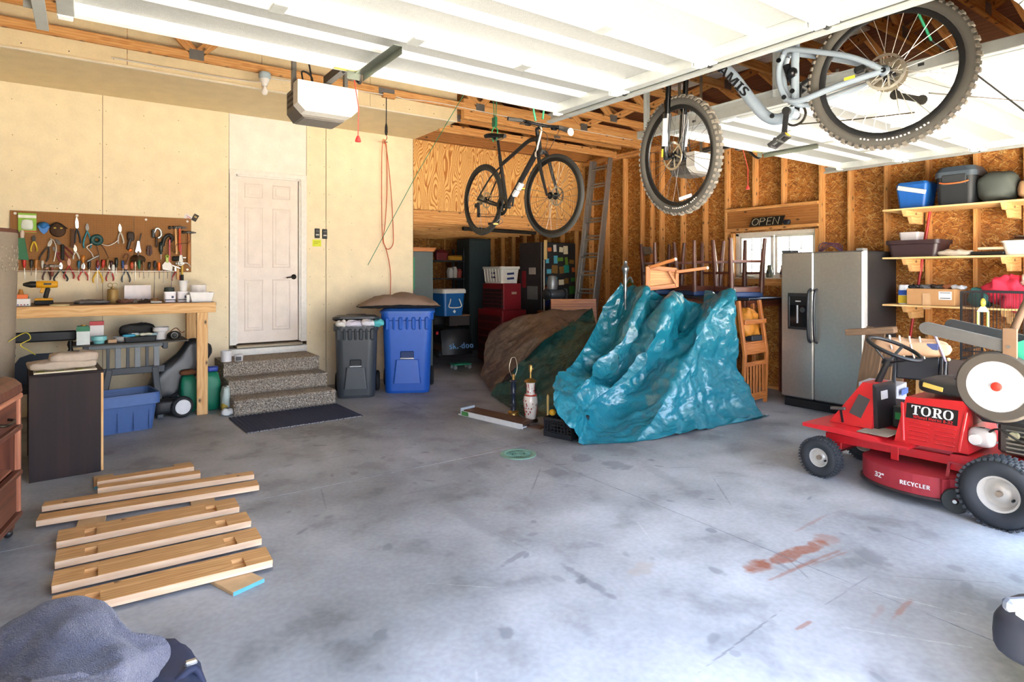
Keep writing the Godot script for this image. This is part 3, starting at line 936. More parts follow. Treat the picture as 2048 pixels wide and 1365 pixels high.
# ---------------------------------------------------------------- overhead doors, tracks, openers
func obj_doors() -> void:
	var white := c("f1f1ee", 0.5)
	var skin := c("979a99", 0.6, 0.0, {"bump": "door_grain", "freq": 0.09, "scale": 6.0, "depth": 0.6})
	var gal := c("c3c8c6", 0.42, 0.5)
	for k in 2:
		var x0 := -0.1 if k == 0 else 3.66
		var d := thing("garage_door", ["white sectional garage door raised overhead across the front of the picture", "white sectional garage door raised overhead above the shelves and refrigerator"][k], "garage door", w(x0 + 1.37, 2.575, 1.97), 0.0, "raised garage doors")
		for i in 4:
			var s := sub("section", d, Vector3(0, 0, -0.915 + i * 0.61))
			part(G.new().box(Vector3(0, 0.066, 0), Vector3(2.72, 0.006, 0.606)), "skin", skin, s)
			for e in [-1, 1]:
				var rail := G.new()
				rail.prism(V2([0.243, 0.064, 0.252, 0.026, 0.256, 0.018, 0.304, 0.018, 0.304, 0.064]), 2.72, Transform3D(Basis(Vector3(0, 0, e), Vector3(0, 1, 0), Vector3(1, 0, 0)), Vector3(-1.36, 0, 0)))
				part(rail, "rail", white, s)
			var rib := G.new()
			rib.prism(V2([-0.05, 0.063, -0.018, 0.048, 0.018, 0.048, 0.05, 0.063]), 2.72, Transform3D(Basis(Vector3(0, 0, 1), Vector3(0, 1, 0), Vector3(1, 0, 0)), Vector3(-1.36, 0, 0)))
			part(rib, "stiffening_rib", white, s)
			for e in [-1, 1]:
				part(G.new().box(Vector3(1.335 * e, 0.032, 0), Vector3(0.06, 0.064, 0.49), 0.003), "end_stile", gal, s)
				part(G.new().box(Vector3(1.338 * e, 0.022, 0.275), Vector3(0.055, 0.05, 0.05), 0.004), "end_cap", white, s)
				part(G.new().box(Vector3(1.338 * e, 0.022, -0.275), Vector3(0.055, 0.05, 0.05), 0.004), "end_cap", white, s)
				var ro := G.new()
				ro.cyl(Vector3(1.36 * e, 0.02, 0.29), Vector3(1.40 * e, 0.02, 0.29), 0.006, -1, 8)
				ro.cyl(Vector3(1.39 * e, 0.02, 0.29), Vector3(1.405 * e, 0.02, 0.29), 0.022, -1, 14)
				part(ro, "roller", c("5a5c5c", 0.4, 0.6), s)
			if i > 0:
				for e in [-0.62, 0.0, 0.62]: part(G.new().box(Vector3(e, 0.014, -0.305), Vector3(0.06, 0.008, 0.09), 0.002), "hinge", gal, s)
		if k == 0: part(G.new().box(Vector3(-0.135, 0.0165, -1.19), Vector3(0.115, 0.002, 0.028)), "sticker", c("d8cf6a", 0.6), d, "yellow warning sticker")
		else: part(G.new().box(Vector3(-0.12, 0.0165, -1.19), Vector3(0.115, 0.002, 0.028)), "sticker", c("d8cf6a", 0.6), d, "yellow warning sticker")
		# operator bracket: punched angle along the first section
		var br := G.new()
		br.box(Vector3(-0.06, 0.006, -0.93), Vector3(0.045, 0.003, 0.5)); br.box(Vector3(-0.039, -0.012, -0.93), Vector3(0.003, 0.036, 0.5))
		br.box(Vector3(-0.09, -0.005, -1.185), Vector3(0.07, 0.05, 0.004), 0.001)
		part(br, "operator_bracket", c("8f968c", 0.35, 0.8), d)
		var hl := G.new()
		for i in 9: hl.cyl(Vector3(-0.0374, -0.012, -1.15 + i * 0.055), Vector3(-0.0368, -0.012, -1.15 + i * 0.055), 0.007, -1, 8)
		tiny(part(hl, "bracket_holes", c("f0f2ee", 0.5), d))
		door_opener(k, x0 + 1.37)
	var labels := ["galvanized track along the left end of the front overhead door", "galvanized track between the front overhead door and the mountain bike", "galvanized track of the far overhead door beside the hanging bikes", "galvanized track above the wall shelves at the far overhead door"]
	for k in 4:
		var x: float = [-0.16, 2.70, 3.60, 6.46][k]
		var s: float = [-1, 1, -1, 1][k]
		var t := thing("door_track", labels[k], "track", w(x, 2.57, 3.36), 0.0, "overhead door tracks")
		var pr := V2([-0.03 * s, 0.0, 0.012 * s, 0.0, 0.014 * s, 0.004, 0.014 * s, 0.056, 0.012 * s, 0.06, -0.022 * s, 0.062, -0.024 * s, 0.054, 0.008 * s, 0.052, 0.008 * s, 0.008, -0.022 * s, 0.008, -0.024 * s, 0.016, -0.03 * s, 0.014])
		part(G.new().prism(pr, 2.42), "rail", gal, t)
		var cv := []
		for i in 9: cv.append(Vector3(0.004 * s, 0.03 - 0.3 + 0.3 * cos(PI / 2.0 * i / 8.0), 2.42 + 0.3 * sin(PI / 2.0 * i / 8.0)))
		var g := G.new()
		for i in 8: g.bar(cv[i], cv[i + 1], 0.03, 0.055, Vector3.RIGHT.cross(cv[i + 1] - cv[i]))
		part(g, "curve", gal, t)
		part(G.new().box(Vector3(0.004 * s, -1.27, 2.72), Vector3(0.03, 2.04, 0.055)), "upright", gal, t)
		part(G.new().box(Vector3(0.022 * s, -0.9, 2.745), Vector3(0.004, 2.6, 0.09)), "flag_angle", gal, t)
		var an := G.new()
		an.box(Vector3(0.017 * s, 0.075, 1.0), Vector3(0.003, 0.035, 1.6)); an.box(Vector3(0.034 * s, 0.092, 1.0), Vector3(0.035, 0.003, 1.6))
		part(an, "stiffener_angle", gal, t)
		for z in [0.12, 1.2]: part(G.new().box(Vector3(0.02 * s, 0.57, z), Vector3(0.003, 1.04, 0.035)).box(Vector3(0.036 * s, 0.57, z - 0.016), Vector3(0.033, 1.04, 0.003)), "hanger_strap", gal, t)
		for z in [0.55, 1.28, 2.0]: part(G.new().box(Vector3(0.014 * s, 0.03, z), Vector3(0.002, 0.016, 0.03)), "slot", c("2a2c2c", 0.8), t)

func door_opener(k: int, x: float) -> void:
	var o := thing("door_opener", ["garage door opener with white light lens and dark metal body hanging above the house door", "garage door opener with white light lens seen behind the mountain bike front wheel"][k], "door opener", w(x - 0.02, 2.49, 3.93))
	var dk := c("6a6560", 0.5, 0.3)
	var body := V2([-0.17, 0.05, -0.13, 0.0, 0.13, 0.0, 0.17, 0.05, 0.17, 0.19, -0.17, 0.19])
	part(G.new().prism(body, 0.22, Transform3D(Basis(), Vector3(0, 0, -0.16))), "housing", dk, o)
	var lens := V2([-0.19, 0.055, -0.145, 0.012, 0.145, 0.012, 0.19, 0.055, 0.19, 0.2, -0.19, 0.2])
	part(G.new().prism(V2([-0.19, 0.06, -0.145, 0.015, 0.145, 0.015, 0.19, 0.06, 0.19, 0.2, -0.19, 0.2]), 0.1, Transform3D(Basis(), Vector3(0, 0, 0.06))), "light_lens", c("dddbd4", 0.4), o)
	for i in 3: part(G.new().box(Vector3(-0.171, 0.09 + i * 0.035, -0.05), Vector3(0.004, 0.014, 0.18)), "vent", c("3a3633", 0.6, 0.3), o)
	part(G.new().box(Vector3(0, -0.002, -0.05), Vector3(0.24, 0.006, 0.2), 0.002), "bottom_plate", c("7d7872", 0.5, 0.3), o)
	for sx in [-0.17, 0.17]: part(G.new().box(Vector3(sx, 0.66, -0.04), Vector3(0.003, 0.96, 0.035)).box(Vector3(sx + 0.016, 0.66, -0.056), Vector3(0.033, 0.96, 0.003)), "hanger_strap", c("8f8f8a", 0.45, 0.7), o)
	part(G.new().bar(Vector3(0, 0.23, 0.12), Vector3(0, 0.25, 3.2), 0.04, 0.05), "rail", c("4c4a48", 0.4, 0.6), o)
	part(G.new().box(Vector3(0, 0.2, 0.55), Vector3(0.07, 0.06, 0.12), 0.008), "trolley", c("2c2e30", 0.4, 0.5), o)
	part(G.new().tube(curve([Vector3(0, 0.2, 0.57), Vector3(-0.01, 0.13, 0.64), Vector3(-0.015, 0.075, 0.70), Vector3(-0.02, 0.06, 0.74), Vector3(-0.03, 0.09, 0.765), Vector3(-0.035, 0.14, 0.775)], 4), 0.011, 6), "door_arm", c("4a4642", 0.4, 0.6), o)
	var cb := G.new()
	cb.tube(curve([Vector3(-0.1, 0.2, 0.0), Vector3(-0.12, 0.3, 0.0), Vector3(-0.06, 0.28, 0.0), Vector3(-0.05, 0.2, 0.0)], 5), 0.006, 5)
	cb.tube(curve([Vector3(-0.05, 0.2, 0.0), Vector3(-0.08, 0.38, 0.0), Vector3(-0.14, 0.5, 0.0), Vector3(-0.1, 1.15, 0.0)], 5), 0.006, 5)
	part(cb, "power_cable", c("22211f", 0.6), o)
	var rp := thing("release_cord", ["red emergency release cord with bell handle hanging in front of the house wall", "red emergency release cord hanging before the strand board wall"][k], "cord", w(x + (0.03 if k == 0 else 0.1), 2.27 if k == 0 else 2.3, 3.4))
	part(G.new().tube([Vector3(0, 0.03, 0), Vector3(0.003, 0.2, 0), Vector3(-0.03 if k == 0 else -0.09, 0.40, 0)], 0.003, 5), "rope", c("e0453a", 0.7), rp)
	part(G.new().lathe(V2([0, 0.0, 0.017, 0.0, 0.017, 0.008, 0.013, 0.02, 0.007, 0.034, 0.0, 0.036]), 12), "handle", c("e83a3a", 0.4), rp)

func obj_ceiling_fittings() -> void:
	var lf := thing("lamp_holder", "white pull chain bulb holder with round bulb on the truss above the house door", "lamp", w(1.525, 3.35, 6.62))
	part(G.new().lathe(V2([0, 0.24, 0.055, 0.24, 0.06, 0.225, 0.06, 0.19, 0.052, 0.175, 0.0, 0.175]), 18), "box", c("b9cdd6", 0.5), lf)
	part(G.new().lathe(V2([0, 0.176, 0.05, 0.176, 0.046, 0.15, 0.03, 0.13, 0.026, 0.10, 0.0, 0.10]), 18), "socket", c("f2f0ec", 0.4), lf)
	part(G.new().lathe(V2([0, 0.102, 0.014, 0.10, 0.018, 0.08, 0.032, 0.05, 0.03, 0.03, 0.018, 0.012, 0, 0.008]), 16), "bulb", c("f6f4f0", 0.3), lf)
	# cables along the chord
	solo(G.new().tube(curve([w(1.55, 3.55, 6.66), w(2.2, 3.585, 6.66), w(3.0, 3.60, 6.66), w(3.12, 3.59, 6.65), w(3.6, 3.62, 6.66), w(5.0, 3.60, 6.66), w(7.0, 3.6, 6.66)], 4), 0.006, 5), "wiring_cable", c("efe9dd", 0.5), "white wiring cable stapled along the roof truss chord", "cable")
	solo(G.new().tube(curve([w(0.2, 3.52, 6.78), w(1.4, 3.525, 6.8), w(1.55, 3.56, 6.7)], 4), 0.006, 5), "wiring_cable", c("efe9dd", 0.5), "short white cable running to the bulb holder", "cable")
	# cord dropping from the truss and the looped orange cord on the wall
	var pl := thing("plug_lead", "black plug lead hanging from a wood block under the truss", "cord", w(2.93, 3.1, 6.68))
	part(G.new().box(Vector3(0, 0.5, 0), Vector3(0.16, 0.05, 0.06), 0.004), "wood_block", pine(), pl)
	part(G.new().tube([Vector3(-0.03, 0.48, 0), Vector3(-0.03, 0.3, 0), Vector3(-0.032, 0.17, 0)], 0.006, 5), "lead", c("2a2826", 0.5), pl)
	part(G.new().lathe(V2([0, 0.03, 0.012, 0.035, 0.018, 0.07, 0.016, 0.13, 0.008, 0.17, 0, 0.172]), 10, Transform3D(Basis(), Vector3(-0.032, 0, 0))), "plug", c("1e1d1c", 0.5), pl)
	var og := c("d8653a", 0.6)
	var ec := thing("power_cable", "orange extension cord looped over a hook on the house wall", "cord", w(3.48, 1.05, 8.06))
	part(G.new().tube([Vector3(-0.02, 2.33, 0.03), Vector3(0.0, 2.33, -0.03), Vector3(0.05, 2.33, -0.03)], 0.006, 5), "hook", c("6a5444", 0.5, 0.5), ec)
	var g := G.new()
	g.tube(curve([Vector3(-0.58, 2.08, 1.38), Vector3(-0.3, 2.2, 0.75), Vector3(-0.02, 2.30, 0.02), Vector3(0.02, 2.26, 0.0), Vector3(0.03, 1.7, 0.0), Vector3(0.0, 1.2, 0.01), Vector3(-0.03, 0.93, 0.01), Vector3(0.03, 0.80, 0.01), Vector3(0.11, 0.86, 0.01), Vector3(0.12, 1.05, 0.01), Vector3(0.08, 1.7, 0.01), Vector3(0.0, 2.3, 0.015), Vector3(-0.05, 2.25, 0.015), Vector3(-0.055, 1.6, 0.01), Vector3(-0.05, 0.98, 0.02), Vector3(0.0, 0.82, 0.02), Vector3(0.06, 0.6, 0.01), Vector3(0.08, 0.4, 0.01), Vector3(0.075, 0.05, 0.0)], 6), 0.006, 5)
	part(g, "cable", og, ec)
	# hoist ropes
	var gn := c("1f8f63", 0.6)
	var ho := thing("bike_hoist", "green rope hoist with pulleys holding the black bike", "hoist", w(3.15, 2.8, 4.75))
	part(G.new().tube([Vector3(0.0, 0.12, 0), Vector3(-0.03, 0.5, 0.0), Vector3(-0.04, 0.95, 0.02)], 0.004, 5), "rope", gn, ho)
	part(G.new().tube([Vector3(0.01, 0.12, 0), Vector3(0.03, 0.5, 0.0), Vector3(0.03, 0.95, 0.02)], 0.004, 5), "rope", gn, ho)
	solo(G.new().tube([Vector3(0, 0, 0), Vector3(-0.3, -1.05, -0.9), Vector3(-0.5, -2.0, -1.75)], 0.0035, 5), "pull_rope", gn, "thin green pull rope slanting from the ceiling down past the house wall corner", "rope", w(3.12, 3.6, 4.8))
	part(G.new().box(Vector3(0, 0.13, 0), Vector3(0.03, 0.09, 0.06), 0.006), "pulley", c("1d6a4a", 0.4), ho)
	part(G.new().tube(curve([Vector3(0, 0.09, 0.0), Vector3(0, 0.05, 0.045), Vector3(0, -0.02, 0.04), Vector3(0, -0.05, 0.02)], 4), 0.006, 6), "hook", c("37b070", 0.4), ho)
	part(G.new().tube(curve([Vector3(0, 0.09, 0.0), Vector3(0, 0.05, -0.045), Vector3(0, -0.02, -0.04), Vector3(0, -0.05, -0.02)], 4), 0.006, 6), "hook", c("37b070", 0.4), ho)
	part(G.new().tube(curve([Vector3(-0.02, 0.0, 0.66), Vector3(-0.05, 0.16, 0.66), Vector3(0.0, 0.26, 0.66), Vector3(0.05, 0.16, 0.68), Vector3(0.04, 0.02, 0.68)], 4), 0.009, 6), "hook", c("5fd0a0", 0.4), ho)
	var h2 := thing("bike_hoist", "green and black rope of the hoist behind the mountain bike rear wheel", "hoist", w(3.5, 2.6, 1.3))
	part(G.new().tube([Vector3(-0.22, 0.42, -0.1), Vector3(-0.05, 0.22, -0.02), Vector3(0.05, 0.1, 0.0)], 0.007, 6), "rope", gn, h2)
	part(G.new().tube([Vector3(0.05, 0.1, 0.0), Vector3(0.25, -0.25, 0.28), Vector3(0.3, -0.35, 0.36)], 0.005, 5), "rope", c("33302c", 0.7), h2)
	part(G.new().tube([Vector3(0.3, -0.35, 0.36), Vector3(0.5, -0.75, 0.6)], 0.006, 5), "rope", gn, h2)
	solo(G.new().tube([w(3.66, 2.46, 1.35), w(4.6, 2.47, 1.0), w(6.0, 2.5, 0.7)], 0.004, 5), "spring_cable", c("3a3632", 0.5, 0.5), "thin dark cable stretched under the far overhead door", "cable")

# ---------------------------------------------------------------- bikes
func wheel(parent: Node3D, at: Vector3, R: float, tr: float, knob: bool, spoke_hex: String, rotor_side: float, cassette := 0, turn := 0.0) -> Node3D:
	var o := sub("wheel", parent, at)
	o.rotation.y = deg_to_rad(turn)
	var z := Vector3(0, 0, 1)
	var rub := c("33322f", 0.8) if not knob else c("4c4943", 0.85)
	part(G.new().torus(Vector3.ZERO, z, R - tr, tr, 48, 10), "tire", rub, o)
	if knob:
		var g := G.new()
		var n := 64
		for k in n:
			var a := TAU * k / n
			var d := Vector3(cos(a), sin(a), 0)
			for s in [-1, 0, 1]:
				if s == 0 and k % 2: continue
				var ph: float = s * 0.75
				var p := d * (R - tr + (tr + 0.002) * cos(ph)) + z * (tr + 0.002) * sin(ph)
				g.t = Transform3D(Basis(z, a) * Basis(Vector3(0, 1, 0), -ph), p)
				g.box(Vector3.ZERO, Vector3(0.010, 0.018, 0.016 if s else 0.03))
		g.t = Transform3D()
		tiny(part(g, "tread_knobs", c("6f685e", 0.9), o))
		var l := G.new()   # sidewall lettering blocks
		for s in [-1, 1]:
			for q: Array in [[250, 262, "d84040"], [265, 292, "e8e4dc"], [296, 304, "e8e4dc"]]:
				for k in range(q[0], q[1], 3):
					var a := deg_to_rad(float(k))
					l.t = Transform3D(Basis(z, a), Vector3(cos(a), sin(a), 0) * (R - tr * 1.35) + z * s * tr * 0.96)
					l.box(Vector3.ZERO, Vector3(0.013 if k % 2 else 0.009, 0.008, 0.001), 0.0, Vector3(0, s * 20.0, 0))
		l.t = Transform3D()
		tiny(part(l, "sidewall_print", c("ddd6cc", 0.6), o))
	var ri := R - 2.0 * tr
	part(G.new().ring(Vector3.ZERO, z, V2([ri - 0.022, -0.006, ri - 0.004, -0.013, ri + 0.006, -0.013, ri + 0.006, 0.013, ri - 0.004, 0.013, ri - 0.022, 0.006, ri - 0.022, -0.006]), 44), "rim", c("1f1f20", 0.35, 0.4), o)
	var sp := G.new()
	var cnt := 28
	for k in cnt:
		var a := TAU * k / cnt
		var s := 1.0 if k % 2 else -1.0
		var off := 0.55 if (k / 2) % 2 else -0.55
		sp.cyl(Vector3(cos(a + off) * 0.028, sin(a + off) * 0.028, s * 0.03), Vector3(cos(a) * (ri - 0.018), sin(a) * (ri - 0.018), 0), 0.0016, -1, 4)
	tiny(part(sp, "spokes", c(spoke_hex, 0.3, 0.7), o))
	part(G.new().ring(Vector3.ZERO, z, V2([0, -0.055, 0.010, -0.055, 0.012, -0.036, 0.03, -0.034, 0.03, -0.028, 0.014, -0.02, 0.014, 0.02, 0.03, 0.028, 0.03, 0.034, 0.012, 0.036, 0.010, 0.055, 0, 0.055]), 18), "hub", c("1c1c1d", 0.35, 0.5), o)
	if rotor_side != 0.0:
		var rr := 0.09 if knob else 0.08
		var g := G.new()
		g.ring(Vector3(0, 0, rotor_side * 0.045), z, V2([rr - 0.014, -0.001, rr, -0.001, rr, 0.001, rr - 0.014, 0.001, rr - 0.014, -0.001]), 30)
		for k in 6:
			var a := TAU * k / 6.0
			g.bar(Vector3(cos(a) * 0.02, sin(a) * 0.02, rotor_side * 0.045), Vector3(cos(a + 0.5) * (rr - 0.01), sin(a + 0.5) * (rr - 0.01), rotor_side * 0.045), 0.002, 0.01, Vector3(0, 0, 1).cross(Vector3(cos(a), sin(a), 0)))
		part(g, "brake_rotor", c("c9c2b4", 0.25, 0.9), o)
	if cassette > 0:
		var g := G.new()
		for k in cassette:
			var r := 0.03 + 0.055 * k / (cassette - 1.0) if knob else 0.022 + 0.03 * k / (cassette - 1.0)
			var zz := 0.042 - 0.0035 * k + 0.01
			g.ring(Vector3(0, 0, zz), z, V2([r - 0.009, -0.0008, r, -0.0008, r, 0.0008, r - 0.009, 0.0008, r - 0.009, -0.0008]), 28)
			for q in 24:
				var a := TAU * q / 24.0
				if k % 2 == 0: g.box(Vector3(cos(a) * r, sin(a) * r, zz), Vector3(0.005, 0.005, 0.0016), 0.0, Vector3(0, 0, rad_to_deg(a)))
		part(g, "cassette", c("b8ad98", 0.3, 0.9), o)
	return o

func obj_black_bike() -> void:
	var o := thing("bicycle", "black city bike hung by green hooks from the ceiling hoist", "bicycle", w(3.16, 2.219, 4.97))
	o.rotation = Vector3(0, deg_to_rad(-90.3), 0)
	o.rotate_object_local(Vector3(0, 0, 1), deg_to_rad(-4.0))
	var fr := c("201f20", 0.5)
	var al := c("16181c", 0.45, 0.3)
	wheel(o, Vector3.ZERO, 0.345, 0.019, false, "8d8a84", -1.0, 8)
	wheel(o, Vector3(1.085, 0, 0), 0.345, 0.019, false, "8d8a84", -1.0, 0, 6.0)
	var bb := Vector3(0.415, -0.07, 0)
	var st := Vector3(0.265, 0.40, 0)
	var ht := Vector3(0.845, 0.50, 0)
	var hb := Vector3(0.875, 0.39, 0)
	var f := G.new()
	f.tube([bb, st], 0.017, 10)
	f.tube(curve([ht + Vector3(0.005, -0.015, 0), Vector3(0.72, 0.49, 0), Vector3(0.50, 0.40, 0), Vector3(0.285, 0.31, 0)], 5), 0.018, 10)
	f.tube([hb + Vector3(-0.005, 0.03, 0), bb], [0.026, 0.022], 12)
	f.tube([ht, hb], 0.024, 12)
	for s in [-1, 1]:
		f.tube(curve([Vector3(0.29, 0.29, 0.012 * s), Vector3(0.18, 0.2, 0.04 * s), Vector3(0.0, 0.005, 0.062 * s)], 4), 0.008, 8)
		f.tube(curve([bb + Vector3(-0.02, 0, 0.02 * s), Vector3(0.28, -0.06, 0.045 * s), Vector3(0.0, 0.0, 0.062 * s)], 4), 0.010, 8)
	f.cyl(bb + Vector3(0, 0, -0.035), bb + Vector3(0, 0, 0.035), 0.022, -1, 14)
	part(f, "frame", fr, o)
	for q: Array in [[0.19, 0.29], [0.31, 0.42]]: part(G.new().bar((hb).lerp(bb, 0.97 - q[0]) + Vector3(0.012, -0.012, 0.0), hb.lerp(bb, 0.97 - q[1]) + Vector3(0.012, -0.012, 0.0), 0.05, 0.03, Vector3.UP, 0.004), "sticker", c("d4d8dc", 0.5), o, "white frame sticker")
	var fk := G.new()
	fk.tube([hb, Vector3(0.91, 0.375, 0)], 0.024, 10)
	for s in [-1, 1]: fk.tube(curve([Vector3(0.905, 0.385, 0.02 * s), Vector3(0.93, 0.34, 0.05 * s), Vector3(1.0, 0.17, 0.058 * s), Vector3(1.085, 0.0, 0.062 * s)], 4), [0.018, 0.018, 0.018, 0.018, 0.017, 0.016, 0.015, 0.015, 0.014, 0.013, 0.012, 0.011, 0.011], 10)
	part(fk, "fork", fr, o)
	part(G.new().tube([st, Vector3(0.225, 0.545, 0)], 0.0135, 10), "seat_post", al, o)
	var sd := G.new()
	sd.sheet(net([[Vector3(0.08, 0.60, -0.07), Vector3(0.07, 0.625, -0.03), Vector3(0.07, 0.625, 0.03), Vector3(0.08, 0.60, 0.07)], [Vector3(0.15, 0.595, -0.065), Vector3(0.15, 0.62, -0.03), Vector3(0.15, 0.62, 0.03), Vector3(0.15, 0.595, 0.065)], [Vector3(0.24, 0.58, -0.028), Vector3(0.24, 0.605, -0.015), Vector3(0.24, 0.605, 0.015), Vector3(0.24, 0.58, 0.028)], [Vector3(0.34, 0.565, -0.018), Vector3(0.345, 0.59, -0.01), Vector3(0.345, 0.59, 0.01), Vector3(0.34, 0.565, 0.018)]], 4, 4), 0.03)
	part(sd, "saddle", c("17171a", 0.6), o)
	part(G.new().tube([Vector3(0.1, 0.575, 0.02), Vector3(0.2, 0.552, 0.02), Vector3(0.3, 0.56, 0.015)], 0.004, 6).tube([Vector3(0.1, 0.575, -0.02), Vector3(0.2, 0.552, -0.02), Vector3(0.3, 0.56, -0.015)], 0.004, 6), "saddle_rails", c("888888", 0.3, 0.8), o)
	part(G.new().tube([ht, Vector3(0.825, 0.575, 0), Vector3(0.90, 0.60, 0)], 0.017, 10), "stem", al, o)
	var hbar := G.new()
	var bar := curve([Vector3(0.86, 0.615, -0.31), Vector3(0.875, 0.615, -0.18), Vector3(0.90, 0.60, -0.05), Vector3(0.90, 0.60, 0.05), Vector3(0.875, 0.615, 0.18), Vector3(0.86, 0.615, 0.31)], 4)
	part(hbar.tube(bar, 0.0125, 10), "handlebar", al, o)
	for s in [-1, 1]:
		part(G.new().cyl(Vector3(0.873, 0.615, 0.19 * s), Vector3(0.858, 0.615, 0.325 * s), 0.017, 0.016, 12), "grip", c("55534f", 0.8), o)
		part(G.new().tube(curve([Vector3(0.89, 0.60, 0.14 * s), Vector3(0.93, 0.585, 0.16 * s), Vector3(0.925, 0.575, 0.25 * s)], 4), 0.007, 6).box(Vector3(0.885, 0.60, 0.14 * s), Vector3(0.04, 0.04, 0.06), 0.01), "brake_lever", c("1a1a1c", 0.4, 0.4), o)
	part(G.new().tube(curve([Vector3(0.93, 0.585, 0.16), Vector3(1.03, 0.5, 0.05), Vector3(0.98, 0.36, 0.03), Vector3(0.92, 0.3, 0.05), Vector3(1.04, 0.06, 0.06)], 6), 0.0025, 5).tube(curve([Vector3(0.93, 0.585, -0.16), Vector3(1.05, 0.52, -0.05), Vector3(0.97, 0.36, 0.0), Vector3(0.85, 0.38, 0.03)], 6), 0.0025, 5), "brake_cable", c("2a2a2c", 0.5), o)
	part(G.new().lathe(V2([0, -0.01, 0.02, -0.01, 0.035, 0.0, 0.03, 0.01, 0, 0.012]), 14, Transform3D(Basis(Vector3(0, 0, 1), PI / 2.0), Vector3(0.93, 0.58, -0.29))), "mirror", c("eeeeee", 0.3), o)
	part(G.new().tube(curve([Vector3(0.86, 0.6, 0.0), Vector3(0.93, 0.55, 0.03), Vector3(0.9, 0.42, 0.04), Vector3(0.885, 0.36, 0.035)], 4), 0.008, 6).box(Vector3(0.885, 0.355, 0.035), Vector3(0.035, 0.05, 0.03), 0.01), "lock_strap", c("f0e8dc", 0.5), o)
	var cr := G.new()
	cr.ring(bb + Vector3(0, 0, 0.05), Vector3(0, 0, 1), V2([0.055, -0.002, 0.088, -0.002, 0.09, 0.002, 0.055, 0.002, 0.055, -0.002]), 30)
	for k in 5: cr.bar(bb + Vector3(0, 0, 0.05), bb + Vector3(cos(TAU * k / 5.0), sin(TAU * k / 5.0), 0) * 0.06 + Vector3(0, 0, 0.05), 0.004, 0.016, Vector3(0, 0, 1))
	part(cr, "chainring", c("19191a", 0.4, 0.3), o)
	for s in [-1, 1]:
		var a := deg_to_rad(262.0 if s > 0 else 82.0)
		var e := bb + Vector3(cos(a) * 0.17, sin(a) * 0.17, 0.07 * s)
		part(G.new().bar(bb + Vector3(0, 0, 0.062 * s), e, 0.02, 0.012, Vector3(0, 0, 1), 0.003), "crank_arm", c("1b1b1c", 0.4, 0.4), o)
		var pd := sub("pedal", o, e + Vector3(0, 0, 0.055 * s))
		part(G.new().box(Vector3(0, 0, 0), Vector3(0.08, 0.022, 0.07), 0.006), "pedal_body", c("242322", 0.6), pd)
		part(G.new().box(Vector3(0.041, 0, 0), Vector3(0.004, 0.014, 0.05)), "reflector", c("e0a020", 0.3), pd, "amber reflector")
		part(G.new().tube(curve([Vector3(0.04, 0.0, 0.04), Vector3(0.11, 0.02, 0.03), Vector3(0.12, 0.05, 0), Vector3(0.11, 0.02, -0.03), Vector3(0.04, 0.0, -0.04)], 4), 0.003, 5), "toe_clip", c("8e8a84", 0.4, 0.6), pd)
	part(G.new().tube(curve([Vector3(0.0, 0.02, 0.05), Vector3(0.42, 0.015, 0.05)], 2), 0.003, 5).tube(curve([Vector3(0.02, -0.16, 0.05), Vector3(0.2, -0.17, 0.05), Vector3(0.41, -0.155, 0.05)], 2), 0.003, 5), "chain", c("4a4642", 0.4, 0.7), o)
	part(G.new().bar(Vector3(0.0, -0.03, 0.055), Vector3(0.02, -0.15, 0.055), 0.012, 0.03, Vector3(0, 0, 1), 0.003).cyl(Vector3(0.02, -0.15, 0.048), Vector3(0.02, -0.15, 0.062), 0.022, -1, 12).cyl(Vector3(-0.015, -0.06, 0.04), Vector3(-0.015, -0.06, 0.075), 0.02, -1, 12), "derailleur", c("222222", 0.4, 0.5), o)

